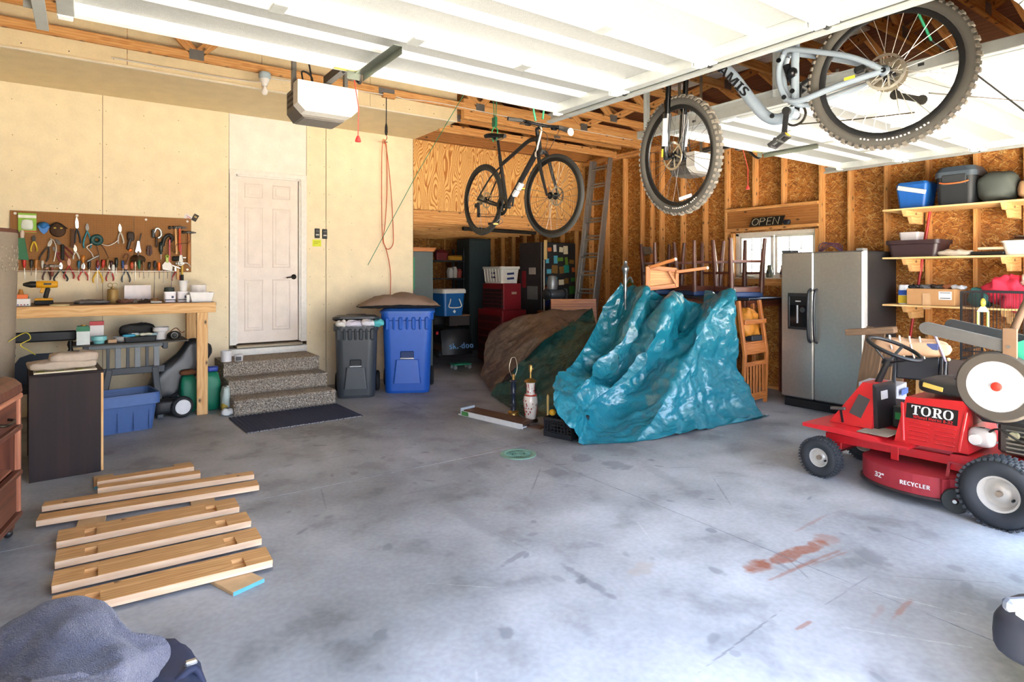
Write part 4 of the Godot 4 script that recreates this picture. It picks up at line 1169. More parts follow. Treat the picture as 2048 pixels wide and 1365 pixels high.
func obj_mountain_bike() -> void:
	var o := thing("bicycle", "grey mountain bike with knobbly tires hung between the overhead doors", "bicycle", w(3.258, 2.494, 1.383))
	o.rotation = Vector3(0, deg_to_rad(90.0 + 9.6), 0)
	o.rotate_object_local(Vector3(0, 0, 1), deg_to_rad(-12.1))
	var fr := c("8d9aa6", 0.35, 0.1, {"coat": 0.5})
	wheel(o, Vector3.ZERO, 0.37, 0.029, true, "d8d4ca", -1.0, 11)
	wheel(o, Vector3(1.184, 0, 0), 0.37, 0.029, true, "6e6a66", -1.0, 0, -20.0)
	var bb := Vector3(0.475, -0.01, 0)
	var f := G.new()
	f.tube(curve([Vector3(0.955, 0.60, 0), Vector3(0.87, 0.52, 0), Vector3(0.76, 0.37, 0), Vector3(0.665, 0.14, 0), Vector3(0.61, 0.03, 0), Vector3(0.55, -0.015, 0), bb], 5), 0.032, 14)
	f.tube(curve([Vector3(0.955, 0.64, 0), Vector3(0.7, 0.48, 0), Vector3(0.46, 0.37, 0), Vector3(0.37, 0.36, 0)], 4), 0.019, 10)
	f.tube([Vector3(0.44, 0.06, 0), Vector3(0.40, 0.25, 0), Vector3(0.345, 0.46, 0)], 0.021, 10)
	f.tube([Vector3(0.94, 0.68, 0), Vector3(0.985, 0.53, 0)], 0.026, 12)
	f.cyl(bb + Vector3(0, 0, -0.04), bb + Vector3(0, 0, 0.04), 0.03, -1, 14)
	part(f, "frame", fr, o)
	var ra := G.new()
	for s in [-1, 1]:
		ra.tube(curve([Vector3(0.435, 0.315, 0.03 * s), Vector3(0.39, 0.315, 0.05 * s), Vector3(0.2, 0.19, 0.07 * s), Vector3(0.115, 0.125, 0.075 * s), Vector3(0.045, 0.055, 0.072 * s), Vector3(0.0, 0.0, 0.068 * s)], 4), 0.015, 10)
		ra.tube(curve([Vector3(0.47, 0.06, 0.035 * s), Vector3(0.40, 0.02, 0.055 * s), Vector3(0.2, 0.015, 0.07 * s), Vector3(0.0, 0.0, 0.068 * s)], 4), 0.016, 10)
		ra.tube(curve([Vector3(0.44, 0.31, 0.032 * s), Vector3(0.475, 0.25, 0.034 * s), Vector3(0.49, 0.16, 0.034 * s), Vector3(0.475, 0.06, 0.034 * s)], 4), 0.016, 10)
		ra.ball(Vector3(0, 0, 0.07 * s), Vector3(0.028, 0.028, 0.008), 12)
	part(ra, "rear_triangle", fr, o)
	var bo := G.new()
	for q: Array in [[0.462, 0.285], [0.478, 0.075], [0.43, 0.09], [0.0, 0.0], [0.56, 0.0]]: bo.ring(Vector3(q[0], q[1], -0.052 if q[0] > 0.1 else -0.08), Vector3(0, 0, 1), V2([0, -0.003, 0.013, -0.003, 0.013, 0.003, 0, 0.003]), 14)
	tiny(part(bo, "pivot_bolts", c("15171a", 0.3, 0.5), o))
	var sh := G.new()
	sh.tube([Vector3(0.445, 0.26, 0), Vector3(0.44, 0.17, 0)], 0.02, 12).tube([Vector3(0.44, 0.17, 0), Vector3(0.43, 0.1, 0)], 0.012, 10)
	sh.ball(Vector3(0.42, 0.2, -0.02), Vector3(0.03, 0.03, 0.02), 10)
	part(sh, "shock", c("1a1b1d", 0.3, 0.4), o)
	part(G.new().box(Vector3(0.145, 0.025, -0.087), Vector3(0.05, 0.014, 0.002), 0.0, Vector3(0, 0, 6)), "sticker", c("d8c02c", 0.5), o, "yellow frame sticker")
	var tx := text("JAMIS", 0.05, c("15161a", 0.4), o, Transform3D(Basis(Vector3(-0.47, -0.88, 0), Vector3(-0.88, 0.47, 0), Vector3(0, 0, -1)), Vector3(0.74, 0.31, -0.0345)), "lettering", false, 0.002, true)
	tx.transform = tx.transform.scaled_local(Vector3(1.5, 1.0, 1.0))
	var fk := sub("fork", o)
	fk.position = Vector3(1.184, 0, 0)
	fk.rotation.y = deg_to_rad(-20.0)
	var ax := Vector3(-0.36, 1.0, 0).normalized()
	var fm := c("141416", 0.25, 0.3, {"coat": 0.6})
	var lg := G.new()
	for s in [-1, 1]:
		lg.tube([Vector3(0.03, -0.01, 0.068 * s), Vector3(0.03, 0.05, 0.068 * s), Vector3(0.02, 0.05, 0.068 * s) + ax * 0.22], [0.02, 0.024, 0.027], 12)
	lg.tube(curve([Vector3(0.02, 0.05, -0.068) + ax * 0.22, Vector3(0.06, 0.05, -0.05) + ax * 0.31, Vector3(0.075, 0.06, 0) + ax * 0.33, Vector3(0.06, 0.05, 0.05) + ax * 0.31, Vector3(0.02, 0.05, 0.068) + ax * 0.22], 4), 0.015, 8)
	part(lg, "lower_legs", fm, fk)
	var sg := G.new()
	for s in [-1, 1]: sg.tube([Vector3(0.02, 0.05, 0.068 * s) + ax * 0.22, Vector3(0.02, 0.05, 0.068 * s) + ax * 0.46], 0.0175, 12)
	sg.box(Vector3(0.02, 0.05, 0) + ax * 0.455, Vector3(0.05, 0.045, 0.18), 0.012, Vector3(0, 0, 20))
	part(sg, "stanchions", c("0e0e10", 0.2, 0.6), fk)
	for s in [-1, 1]: part(G.new().tube([Vector3(0.02, 0.05, 0.079 * s) + ax * 0.02, Vector3(0.02, 0.05, 0.079 * s) + ax * 0.19], 0.019, 10), "fork_decal", c("e2e4e6", 0.4), fk)
	part(G.new().box(Vector3(0.03, 0.03, -0.094), Vector3(0.012, 0.05, 0.003), 0.0, Vector3(0, 0, 20)), "axle_sticker", c("d8d43a", 0.5), fk)
	part(G.new().tube([Vector3(0.94, 0.68, 0), Vector3(0.93, 0.72, 0), Vector3(0.98, 0.735, 0)], 0.02, 10), "stem", fm, o)
	part(G.new().tube(curve([Vector3(0.93, 0.755, -0.36), Vector3(0.95, 0.75, -0.15), Vector3(0.985, 0.735, 0.0), Vector3(0.95, 0.75, 0.15), Vector3(0.93, 0.755, 0.36)], 4), 0.015, 10), "handlebar", fm, o)
	for s in [-1, 1]: part(G.new().cyl(Vector3(0.935, 0.755, 0.25 * s), Vector3(0.928, 0.756, 0.38 * s), 0.018, -1, 12), "grip", c("2a2a2a", 0.8), o)
	part(G.new().tube([Vector3(0.345, 0.46, 0), Vector3(0.30, 0.64, 0)], 0.015, 10), "seat_post", fm, o)
	part(G.new().sheet(net([[Vector3(0.15, 0.70, -0.07), Vector3(0.14, 0.725, -0.03), Vector3(0.14, 0.725, 0.03), Vector3(0.15, 0.70, 0.07)], [Vector3(0.25, 0.69, -0.06), Vector3(0.25, 0.715, -0.02), Vector3(0.25, 0.715, 0.02), Vector3(0.25, 0.69, 0.06)], [Vector3(0.42, 0.67, -0.018), Vector3(0.42, 0.695, -0.01), Vector3(0.42, 0.695, 0.01), Vector3(0.42, 0.67, 0.018)]], 4, 4), 0.03), "saddle", c("1b1b1d", 0.6), o)
	for s in [-1, 1]:
		var a := deg_to_rad(-74.0 if s < 0 else 106.0)
		var e := bb + Vector3(cos(a) * 0.172, sin(a) * 0.172, 0.085 * s)
		part(G.new().bar(bb + Vector3(0, 0, 0.07 * s), e, 0.03, 0.014, Vector3(0, 0, 1), 0.005).cyl(bb + Vector3(0, 0, 0.06 * s), bb + Vector3(0, 0, 0.08 * s), 0.022, -1, 12), "crank_arm", c("202022", 0.35, 0.4), o)
		var pd := sub("pedal", o, e + Vector3(0, 0, 0.055 * s))
		pd.rotation.z = deg_to_rad(-20.0)
		var pg := G.new()
		for q in [-1, 1]:
			pg.box(Vector3(0.045 * q, 0, 0), Vector3(0.012, 0.024, 0.09), 0.004)
			pg.box(Vector3(0, 0, 0.04 * q), Vector3(0.09, 0.022, 0.01), 0.003)
		pg.cyl(Vector3(0, 0, -0.06), Vector3(0, 0, 0.045), 0.011, -1, 8)
		part(pg, "pedal_cage", c("2c2c2c", 0.5, 0.3), pd)
		part(G.new().box(Vector3(-0.052, 0, 0), Vector3(0.004, 0.016, 0.045)), "reflector", c("e8a418", 0.3), pd, "amber reflector")
	var cr := G.new()
	cr.ring(bb + Vector3(0, 0, 0.05), Vector3(0, 0, 1), V2([0.05, -0.002, 0.062, -0.002, 0.064, 0.002, 0.05, 0.002, 0.05, -0.002]), 28)
	part(cr, "chainring", c("38342e", 0.4, 0.7), o)
	part(G.new().tube([Vector3(0.08, 0.05, 0.045), Vector3(0.45, 0.05, 0.05)], 0.003, 5).tube([Vector3(-0.06, -0.22, 0.05), Vector3(0.2, -0.15, 0.05), Vector3(0.46, -0.07, 0.05)], 0.0035, 5), "chain", c("4a4030", 0.4, 0.7), o)
	var de := G.new()
	de.bar(Vector3(-0.01, -0.02, 0.065), Vector3(0.0, -0.1, 0.06), 0.02, 0.03, Vector3(0, 0, 1), 0.004)
	for zz in [0.044, 0.066]: de.bar(Vector3(0.0, -0.1, zz), Vector3(-0.1, -0.17, zz), 0.002, 0.026, Vector3(0, 1, 0))
	for q: Array in [[0.0, -0.1], [-0.1, -0.17]]: de.cyl(Vector3(q[0], q[1], 0.05), Vector3(q[0], q[1], 0.06), 0.024, -1, 12)
	part(de, "derailleur", c("26241f", 0.4, 0.4), o)
	part(G.new().box(Vector3(0.0, -0.27, 0.0), Vector3(0.09, 0.022, 0.006), 0.002, Vector3(0, 0, 18)), "wheel_reflector", c("b9c0c4", 0.2), o)
	var fw: Node3D = o.get_node("wheel2") if o.has_node("wheel2") else o
	part(G.new().box(Vector3(1.19, -0.27, 0.0), Vector3(0.09, 0.022, 0.006), 0.002), "wheel_reflector", c("eeeeee", 0.3), o, "white spoke reflector")
	part(G.new().box(Vector3(0.095, 0.05, -0.075), Vector3(0.05, 0.035, 0.03), 0.008), "brake_caliper", c("1a1a1a", 0.4, 0.3), o)

# ---------------------------------------------------------------- left: bench, pegboard, tools
func plier(x: float, y: float, len: float, ang: float, open: float, hcol: String, mcol: String, label: String, head := 0.28) -> void:   # hangs with its grips down
	var o := thing("pliers", label, "pliers", w(x, y, 8.045), 0.0, "hand tools on the pegboard")
	o.rotation.z = deg_to_rad(ang)
	var mt := c(mcol, 0.35, 0.8)
	for s in [-1, 1]:
		part(G.new().prism(V2([0.0, -0.012, 0.014 * s, 0.0, 0.016 * s, len * head * 0.5, 0.004 * s, len * head, 0.0, len * head, 0.002 * s, 0.01]), 0.010), "jaw", mt, o)
		part(G.new().tube(curve([Vector3(-0.004 * s, -0.005, 0.005), Vector3(0.012 * s + open * 0.3 * s, -len * 0.25, 0.005), Vector3(0.014 * s + open * s, -len * 0.55, 0.005), Vector3(0.012 * s + open * 0.8 * s, -len * (1.0 - head), 0.005)], 3), [0.006, 0.007, 0.0075, 0.008, 0.0085, 0.0085, 0.0085, 0.008, 0.0075, 0.006], 7), "grip", c(hcol, 0.5), o)
	part(G.new().cyl(Vector3(0, 0, -0.002), Vector3(0, 0, 0.014), 0.012, -1, 12), "pivot", mt, o)

func driver(x: float, y: float, hl: float, bl: float, r: float, hcol: String, label: String, bcol := "b9b6ae", ang := 0.0, b := 8.03) -> void:   # y is the top of the grip
	var o := thing("screwdriver", label, "screwdriver", w(x, y, b), 0.0, "screwdrivers in the wire rack")
	o.rotation.z = deg_to_rad(ang)
	part(G.new().lathe(V2([0, -hl, r * 0.55, -hl, r * 0.62, -hl * 0.86, r * 0.95, -hl * 0.72, r, -hl * 0.3, r * 0.9, -hl * 0.06, r * 0.5, 0, 0, 0.001]), 10), "grip", c(hcol, 0.35), o)
	part(G.new().lathe(V2([0, -hl - bl, 0.0022, -hl - bl, 0.0034, -hl - bl + 0.012, 0.0032, -hl, 0, -hl]), 7), "blade", c(bcol, 0.3, 0.9), o)

func hammer(x: float, y: float, len: float, hcol, headcol: String, label: String, kind := 0, ang := 0.0, grip := "") -> void:   # y is the top of the head
	var o := thing("hammer", label, "hammer", w(x, y, 8.03), 0.0, "hand tools on the pegboard")
	o.rotation.z = deg_to_rad(ang)
	var hm: Material = c(headcol, 0.4, 0.7) if kind != 2 else c(headcol, 0.8)
	var hg := G.new()
	if kind == 2: hg.cyl(Vector3(-0.055, -0.025, 0), Vector3(0.055, -0.025, 0), 0.028, -1, 16, 0.005)
	else:
		hg.cyl(Vector3(-0.07, -0.018, 0), Vector3(-0.045, -0.018, 0), 0.018, -1, 14, 0.003)
		hg.cyl(Vector3(-0.046, -0.018, 0), Vector3(-0.02, -0.018, 0), 0.012, -1, 10)
		hg.box(Vector3(0, -0.018, 0), Vector3(0.045, 0.032, 0.024), 0.005)
		if kind == 0: hg.tube(curve([Vector3(0.015, -0.014, 0), Vector3(0.045, -0.012, 0), Vector3(0.075, -0.035, 0), Vector3(0.085, -0.06, 0)], 4), [0.014, 0.013, 0.012, 0.011, 0.010, 0.009, 0.008, 0.007, 0.006, 0.005, 0.004, 0.004, 0.003], 7)
		else: hg.prism(V2([0.015, -0.002, 0.075, -0.012, 0.078, -0.022, 0.015, -0.034]), 0.016, Transform3D(Basis(), Vector3(0, 0, -0.008)))
	part(hg, "head", hm, o)
	var sp := -0.02
	part(G.new().lathe(V2([0, -len, 0.012, -len + 0.004, 0.017, -len * 0.85, 0.016, -len * 0.62, 0.011, -len * 0.4, 0.012, sp, 0, sp]), 10), "handle", hcol if hcol is Material else c(hcol, 0.5), o)
	if grip: part(G.new().lathe(V2([0, -len - 0.003, 0.015, -len, 0.019, -len * 0.85, 0.0175, -len * 0.5, 0.0, -len * 0.5]), 10), "grip_sleeve", c(grip, 0.7), o)

func obj_bench() -> void:
	var o := thing("workbench", "long pine workbench with lumber rail against the cream wall", "workbench", w(0.1, 0, 7.6))
	var p := pale()
	part(G.new().box(Vector3(0, 1.18, 0.0), Vector3(2.1, 0.03, 0.94), 0.003), "top", wood("benchtop", "6e5132", "93714a", 0.7, 7.0, 3), o)
	part(G.new().box(Vector3(0, 1.142, 0.455), Vector3(2.09, 0.105, 0.04), 0.003), "front_rail", p, o)
	part(G.new().box(Vector3(0, 1.142, -0.44), Vector3(2.09, 0.09, 0.04), 0.003), "back_rail", p, o)
	for q: Array in [[0.92, 0.42], [-1.0, 0.42], [0.92, -0.4], [-1.0, -0.4]]: part(G.new().box(Vector3(q[0], 0.547, q[1]), Vector3(0.105, 1.094, 0.05 if q[1] > 0 else 0.09), 0.003), "leg", p, o)
	var bd := thing("pegboard", "brown perforated hardboard full of hand tools above the workbench", "pegboard", w(0.2, 1.52, 8.072))
	part(G.new().box(Vector3(-0.29, 0.317, 0), Vector3(1.08, 0.634, 0.008), 0.001), "board", c("9a6a3a", 0.8), bd)
	part(G.new().box(Vector3(0.542, 0.317, 0), Vector3(0.576, 0.634, 0.008), 0.001), "board", c("9e6e3e", 0.8), bd)
	var h := G.new()
	for i in 64:
		for j in 24: h.quad(Vector3(-0.81 + i * 0.0254, 0.03 + j * 0.0254, 0.0043), Vector3(-0.8058 + i * 0.0254, 0.03 + j * 0.0254, 0.0043), Vector3(-0.8058 + i * 0.0254, 0.0342 + j * 0.0254, 0.0043), Vector3(-0.81 + i * 0.0254, 0.0342 + j * 0.0254, 0.0043), Vector3(0, 0, 1))
	tiny(part(h, "peg_holes", c("5a3a1c", 0.9), bd))
	for q: Array in [[-0.79, 0.605], [-0.27, 0.61], [0.37, 0.60], [0.79, 0.60], [0.79, 0.03]]: part(G.new().cyl(Vector3(q[0], q[1], 0.004), Vector3(q[0], q[1], 0.010), 0.013, -1, 14), "white_washer", c("f2efe8", 0.5), bd)
	var rk := thing("tool_rack", "thin wire tool rack along the bottom of the pegboard", "rack", w(0.15, 1.53, 8.0))
	for zz in [0.0, 0.05]: part(G.new().bar(Vector3(-0.75, 0, zz), Vector3(0.7, 0, zz), 0.004, 0.004), "rail", c("b9b4a8", 0.4, 0.7), rk)
	for i in 12: part(G.new().bar(Vector3(-0.74 + i * 0.13, 0, -0.065), Vector3(-0.74 + i * 0.13, 0, 0.05), 0.003, 0.003), "cross_wire", c("b9b4a8", 0.4, 0.7), rk)

func obj_tools() -> void:
	# upper row of tools, left to right
	var bp := thing("blister_pack", "green and white blister pack at the left end of the pegboard", "package", w(-0.49, 1.93, 8.04))
	part(G.new().box(Vector3(0, 0.1, 0), Vector3(0.15, 0.2, 0.004), 0.001), "card", c("8fc23c", 0.5), bp)
	part(G.new().box(Vector3(0, 0.165, 0.003), Vector3(0.148, 0.03, 0.002)), "header_strip", c("f0f0e8", 0.5), bp)
	part(G.new().box(Vector3(0.01, 0.012, 0.003), Vector3(0.14, 0.014, 0.002)), "red_strip", c("c84a30", 0.5), bp)
	part(G.new().blob(Vector3(0, 0.08, 0.012), Vector3(0.05, 0.055, 0.014), 0.6, 0.008, 30.0, 3, 16), "bubble", c("dfe6dc", 0.2), bp)
	var sh := thing("trowel_sheath", "dark green hand trowel hanging under the blister pack", "trowel", w(-0.53, 1.62, 8.03))
	part(G.new().prism(V2([-0.05, 0.03, -0.035, 0.25, 0.02, 0.25, 0.055, 0.02]), 0.025), "blade", c("0f6a3c", 0.5), sh)
	part(G.new().lathe(V2([0, 0.25, 0.015, 0.25, 0.02, 0.3, 0.012, 0.33, 0, 0.335]), 10, Transform3D(Basis(), Vector3(0, 0, 0.012))), "handle", c("cfc0b4", 0.5), sh)
	var tp := thing("tape_holder", "bright blue plastic line holder on the pegboard", "holder", w(-0.355, 1.94, 8.03))
	part(G.new().ball(Vector3(0, 0.06, 0.01), Vector3(0.055, 0.045, 0.025), 14), "body", c("2a78c8", 0.35), tp)
	part(G.new().prism(V2([-0.05, 0.06, 0.05, 0.06, 0.03, 0.0, 0.0, -0.025, -0.03, 0.01]), 0.03), "spout", c("2a78c8", 0.35), tp)
	var pd := thing("strap_pad", "dark brown round leather pad with black strap on the pegboard", "pad", w(-0.235, 1.90, 8.04))
	part(G.new().cyl(Vector3(0, 0.06, 0), Vector3(0, 0.06, 0.025), 0.07, 0.065, 22, 0.006), "pad", c("4a2f1c", 0.8), pd)
	part(G.new().tube(curve([Vector3(-0.07, 0.1, 0.03), Vector3(0.0, 0.14, 0.035), Vector3(0.08, 0.08, 0.03)], 5), 0.008, 6), "strap", c("2a1e16", 0.8), pd)
	part(G.new().box(Vector3(-0.025, 0.085, 0.03), Vector3(0.02, 0.012, 0.006)).box(Vector3(0.03, 0.085, 0.03), Vector3(0.02, 0.012, 0.006)), "yellow_mark", c("d8b830", 0.5), pd)
	plier(-0.435, 1.85, 0.17, 0.0, 0.012, "e8c428", "3a3836", "snips with yellow grips hanging at the left of the pegboard", 0.3)
	plier(-0.31, 1.80, 0.24, -18.0, 0.02, "2a2220", "8c867c", "black handled pruning shears left of the dark red shears", 0.28)
	plier(-0.22, 1.82, 0.24, 38.0, 0.01, "7a1c1c", "44403c", "loppers with dark red grips slanting on the pegboard", 0.25)
	plier(-0.25, 1.74, 0.18, 30.0, 0.008, "8a2c30", "5a544e", "small red grip pruners hanging below the loppers", 0.3)
	solo(G.new().tube(curve([Vector3(-0.03, 0.13, 0), Vector3(0.0, 0.11, 0), Vector3(0.02, 0.04, 0), Vector3(0.01, -0.06, 0), Vector3(0.0, -0.11, 0)], 5), 0.006, 6), "bent_rod", c("c4beb2", 0.35, 0.8), "bent bright metal hook hanging in front of the black shears", "hook", w(-0.27, 1.74, 8.01), 0.0, "hand tools on the pegboard")
	solo(G.new().box(Vector3(0, 0, 0), Vector3(0.03, 0.17, 0.03), 0.01), "leather_sheath", c("20201f", 0.7), "narrow black sheath hanging among the shears", "sheath", w(-0.195, 1.73, 8.03), 0.0, "hand tools on the pegboard")
	plier(-0.07, 2.0, 0.28, 2.0, 0.010, "27303c", "d8d6d2", "large bright tongue and groove pliers with dark blue grips", 0.4)
	solo(G.new().prism(V2([-0.02, 0.0, -0.012, 0.2, 0.018, 0.2, 0.012, 0.0]), 0.02), "leather_sheath", c("5a3a26", 0.8), "brown leather knife sheath left of the bright pliers", "sheath", w(-0.108, 1.78, 8.03), 0.0, "hand tools on the pegboard")
	plier(0.02, 1.98, 0.27, 0.0, 0.02, "1c7f92", "6e6a64", "tongue and groove pliers with teal grips", 0.25)
	plier(-0.085, 1.75, 0.15, 5.0, 0.012, "cfcac0", "b8b0a6", "small bright locking pliers below the large pliers", 0.4)
	var sp := thing("wire_spool", "dark teal round spool with loose wire on the pegboard", "spool", w(0.105, 1.87, 8.02))
	part(G.new().torus(Vector3(0, 0, 0), Vector3(0, 0, 1), 0.04, 0.022, 22, 10), "spool", c("164a4a", 0.5), sp)
	part(G.new().tube(curve([Vector3(0.03, -0.04, 0), Vector3(0.1, -0.06, 0.0), Vector3(0.16, -0.03, 0), Vector3(0.2, 0.01, 0)], 5), 0.005, 6), "bright_rod", c("d4cfc6", 0.3, 0.8), sp)
	part(G.new().tube(curve([Vector3(-0.03, -0.04, 0), Vector3(-0.09, -0.08, 0.0), Vector3(-0.05, -0.14, 0), Vector3(-0.03, -0.19, 0)], 5), 0.006, 6), "bent_rod", c("c8c0b6", 0.3, 0.8), sp)
	part(G.new().tube(curve([Vector3(0.03, -0.04, 0), Vector3(0.07, -0.1, 0.0), Vector3(0.11, -0.2, 0)], 5), 0.005, 6), "dark_rod", c("5a3c2c", 0.5, 0.4), sp)
	part(G.new().tube(curve([Vector3(0.0, -0.06, 0), Vector3(0.02, -0.16, 0.0), Vector3(0.02, -0.24, 0)], 5), 0.005, 6), "dark_rod", c("6a4c3c", 0.5, 0.4), sp)
	part(G.new().bar(Vector3(-0.09, -0.24, 0.01), Vector3(0.02, -0.17, 0.01), 0.02, 0.03, Vector3(0, 0, 1), 0.006), "knife_handle", c("8f8a86", 0.4, 0.6), sp)
	plier(0.32, 1.98, 0.22, 3.0, 0.012, "cdc7bb", "c2bcb0", "bright locking pliers hanging above the screwdrivers", 0.35)
	var dt := thing("staple_gun", "black staple gun with orange tip on the pegboard", "staple gun", w(0.42, 1.80, 8.03))
	part(G.new().blob(Vector3(0, 0.12, 0), Vector3(0.035, 0.055, 0.02), 0.6, 0.006, 20.0, 2, 14), "head", c("3a2a22", 0.6), dt)
	part(G.new().bar(Vector3(0, 0.1, 0), Vector3(-0.03, -0.03, 0), 0.03, 0.05, Vector3(0, 0, 1), 0.008), "body", c("2c2420", 0.5), dt)
	part(G.new().ball(Vector3(-0.005, -0.035, 0.01), Vector3(0.022, 0.022, 0.016), 10), "tip", c("e8803a", 0.5), dt)
	var aw := thing("adjustable_wrench", "bright adjustable wrench hanging over the brown trowel disc", "wrench", w(0.49, 1.78, 8.02))
	part(G.new().bar(Vector3(0, 0.0, 0), Vector3(0.03, 0.18, 0), 0.01, 0.022, Vector3(0, 0, 1), 0.003), "handle", c("4a463f", 0.5, 0.5), aw)
	part(G.new().prism(V2([-0.03, -0.03, -0.012, -0.045, -0.006, -0.025, 0.01, -0.025, 0.016, -0.045, 0.03, -0.03, 0.02, 0.02, 0.012, 0.09, -0.008, 0.09, -0.018, 0.02]), 0.014), "jaw", c("a7aeb2", 0.35, 0.8), aw)
	var td := thing("trowel", "pointed mason trowel with rusty round blade on the pegboard", "trowel", w(0.49, 1.66, 8.03))
	part(G.new().ball(Vector3(0, 0, 0), Vector3(0.075, 0.055, 0.008), 18), "blade", c("6f5b48", 0.6, 0.4), td)
	part(G.new().bar(Vector3(0, 0.04, 0), Vector3(0, 0.1, 0.01), 0.012, 0.012), "tang", c("5f5146", 0.5, 0.5), td)
	var tc := thing("pipe_cutter", "chrome and black pipe cutter hanging right of centre on the pegboard", "pipe cutter", w(0.67, 1.83, 8.03))
	part(G.new().tube(curve([Vector3(-0.03, 0.11, 0), Vector3(0.0, 0.19, 0.0), Vector3(0.04, 0.17, 0), Vector3(0.045, 0.11, 0), Vector3(0.015, 0.08, 0)], 4), 0.014, 8), "frame", c("d6d2cc", 0.3, 0.7), tc)
	part(G.new().box(Vector3(-0.03, 0.13, 0), Vector3(0.035, 0.1, 0.03), 0.008), "slide", c("2c2a2a", 0.5), tc)
	part(G.new().lathe(V2([0, -0.03, 0.012, -0.02, 0.014, 0.04, 0.01, 0.09, 0, 0.09]), 10), "knob", c("4a3a30", 0.5, 0.4), tc)
	var cl := thing("bar_clamp", "black clamp with red handle right of the pipe cutter", "clamp", w(0.80, 1.60, 8.03))
	part(G.new().tube(curve([Vector3(-0.07, 0.22, 0), Vector3(-0.05, 0.31, 0.0), Vector3(0.0, 0.35, 0), Vector3(0.03, 0.31, 0), Vector3(0.0, 0.27, 0)], 4), 0.02, 8), "jaw", c("242322", 0.5, 0.3), cl)
	part(G.new().box(Vector3(0.0, 0.15, 0.015), Vector3(0.018, 0.3, 0.014), 0.003), "handle", c("c0282a", 0.4), cl)
	part(G.new().box(Vector3(0.1, 0.09, 0.0), Vector3(0.14, 0.008, 0.008)), "pin", c("cfcac2", 0.3, 0.7), cl)
	var pk := thing("putty_knife", "white putty knife with lime green loop handle", "putty knife", w(0.775, 1.55, 8.01))
	part(G.new().prism(V2([-0.045, 0.0, -0.05, 0.05, -0.02, 0.09, 0.02, 0.09, 0.055, 0.05, 0.05, -0.02]), 0.006), "blade", c("efeae2", 0.4), pk)
	part(G.new().torus(Vector3(0, 0.15, 0.004), Vector3(0, 0, 1), 0.014, 0.008, 16, 7).bar(Vector3(0, 0.08, 0.004), Vector3(0, 0.14, 0.004), 0.03, 0.012, Vector3(0, 0, 1), 0.003), "handle", c("a9b83a", 0.4), pk)
	driver(0.715, 1.865, 0.14, 0.06, 0.022, "23302a", "thick black handled chisel left of the white putty knife", "d0ccc4")
	hammer(0.905, 2.06, 0.30, c("d8542a", 0.5), "3c3834", "hammer with white and orange handle hung high at the right", 1)
	hammer(0.86, 2.055, 0.33, pale(), "4a4540", "wood handled tack hammer behind the orange hammer", 1, 2.0)
	hammer(1.0, 2.005, 0.39, wood("hickory", "9a5a2a", "c98a4c", 0.5, 6.0), "38342f", "ball hammer with long hickory handle at the right edge of the pegboard", 1)
	solo(G.new().tube(curve([Vector3(-0.03, 0.1, 0), Vector3(-0.03, 0.0, 0), Vector3(0.0, -0.02, 0), Vector3(0.01, 0.07, 0), Vector3(0.14, 0.1, 0), Vector3(0.15, 0.2, 0)], 4), 0.004, 5), "wire_hook", c("6a4a34", 0.5, 0.5), "rusty bent wire hook beside the hammer handles", "hook", w(0.86, 1.77, 8.0), 0.0, "hand tools on the pegboard")
	var br := thing("paint_brush", "small red handled brush with white bristles by the hammers", "brush", w(0.915, 1.64, 8.01))
	part(G.new().bar(Vector3(0, 0.07, 0), Vector3(0, 0.2, 0), 0.016, 0.012, Vector3(0, 0, 1), 0.004), "handle", c("c02c38", 0.4), br)
	part(G.new().prism(V2([-0.012, 0.08, 0.012, 0.08, 0.022, 0.0, -0.022, 0.0]), 0.014), "bristles", c("f0eee8", 0.8), br)
	hammer(0.885, 1.70, 0.27, pale(), "24221f", "black rubber mallet hanging at the lower right of the pegboard", 2, 0.0)
	hammer(0.93, 1.64, 0.30, c("e0b648", 0.5), "cfcbc4", "claw hammer with yellow shaft and black grip at the lower right", 0, 0.0, "1e1e20")
	var gc := thing("spring_clamp", "dark brown spring clamp above the white labelled box", "clamp", w(0.60, 1.70, 8.03))
	for s in [-1, 1]: part(G.new().prism(V2([0.004 * s, 0.0, 0.028 * s, 0.03, 0.022 * s, 0.11, 0.006 * s, 0.13, 0.004 * s, 0.06]), 0.02), "arm", c("4a2420", 0.6), gc)
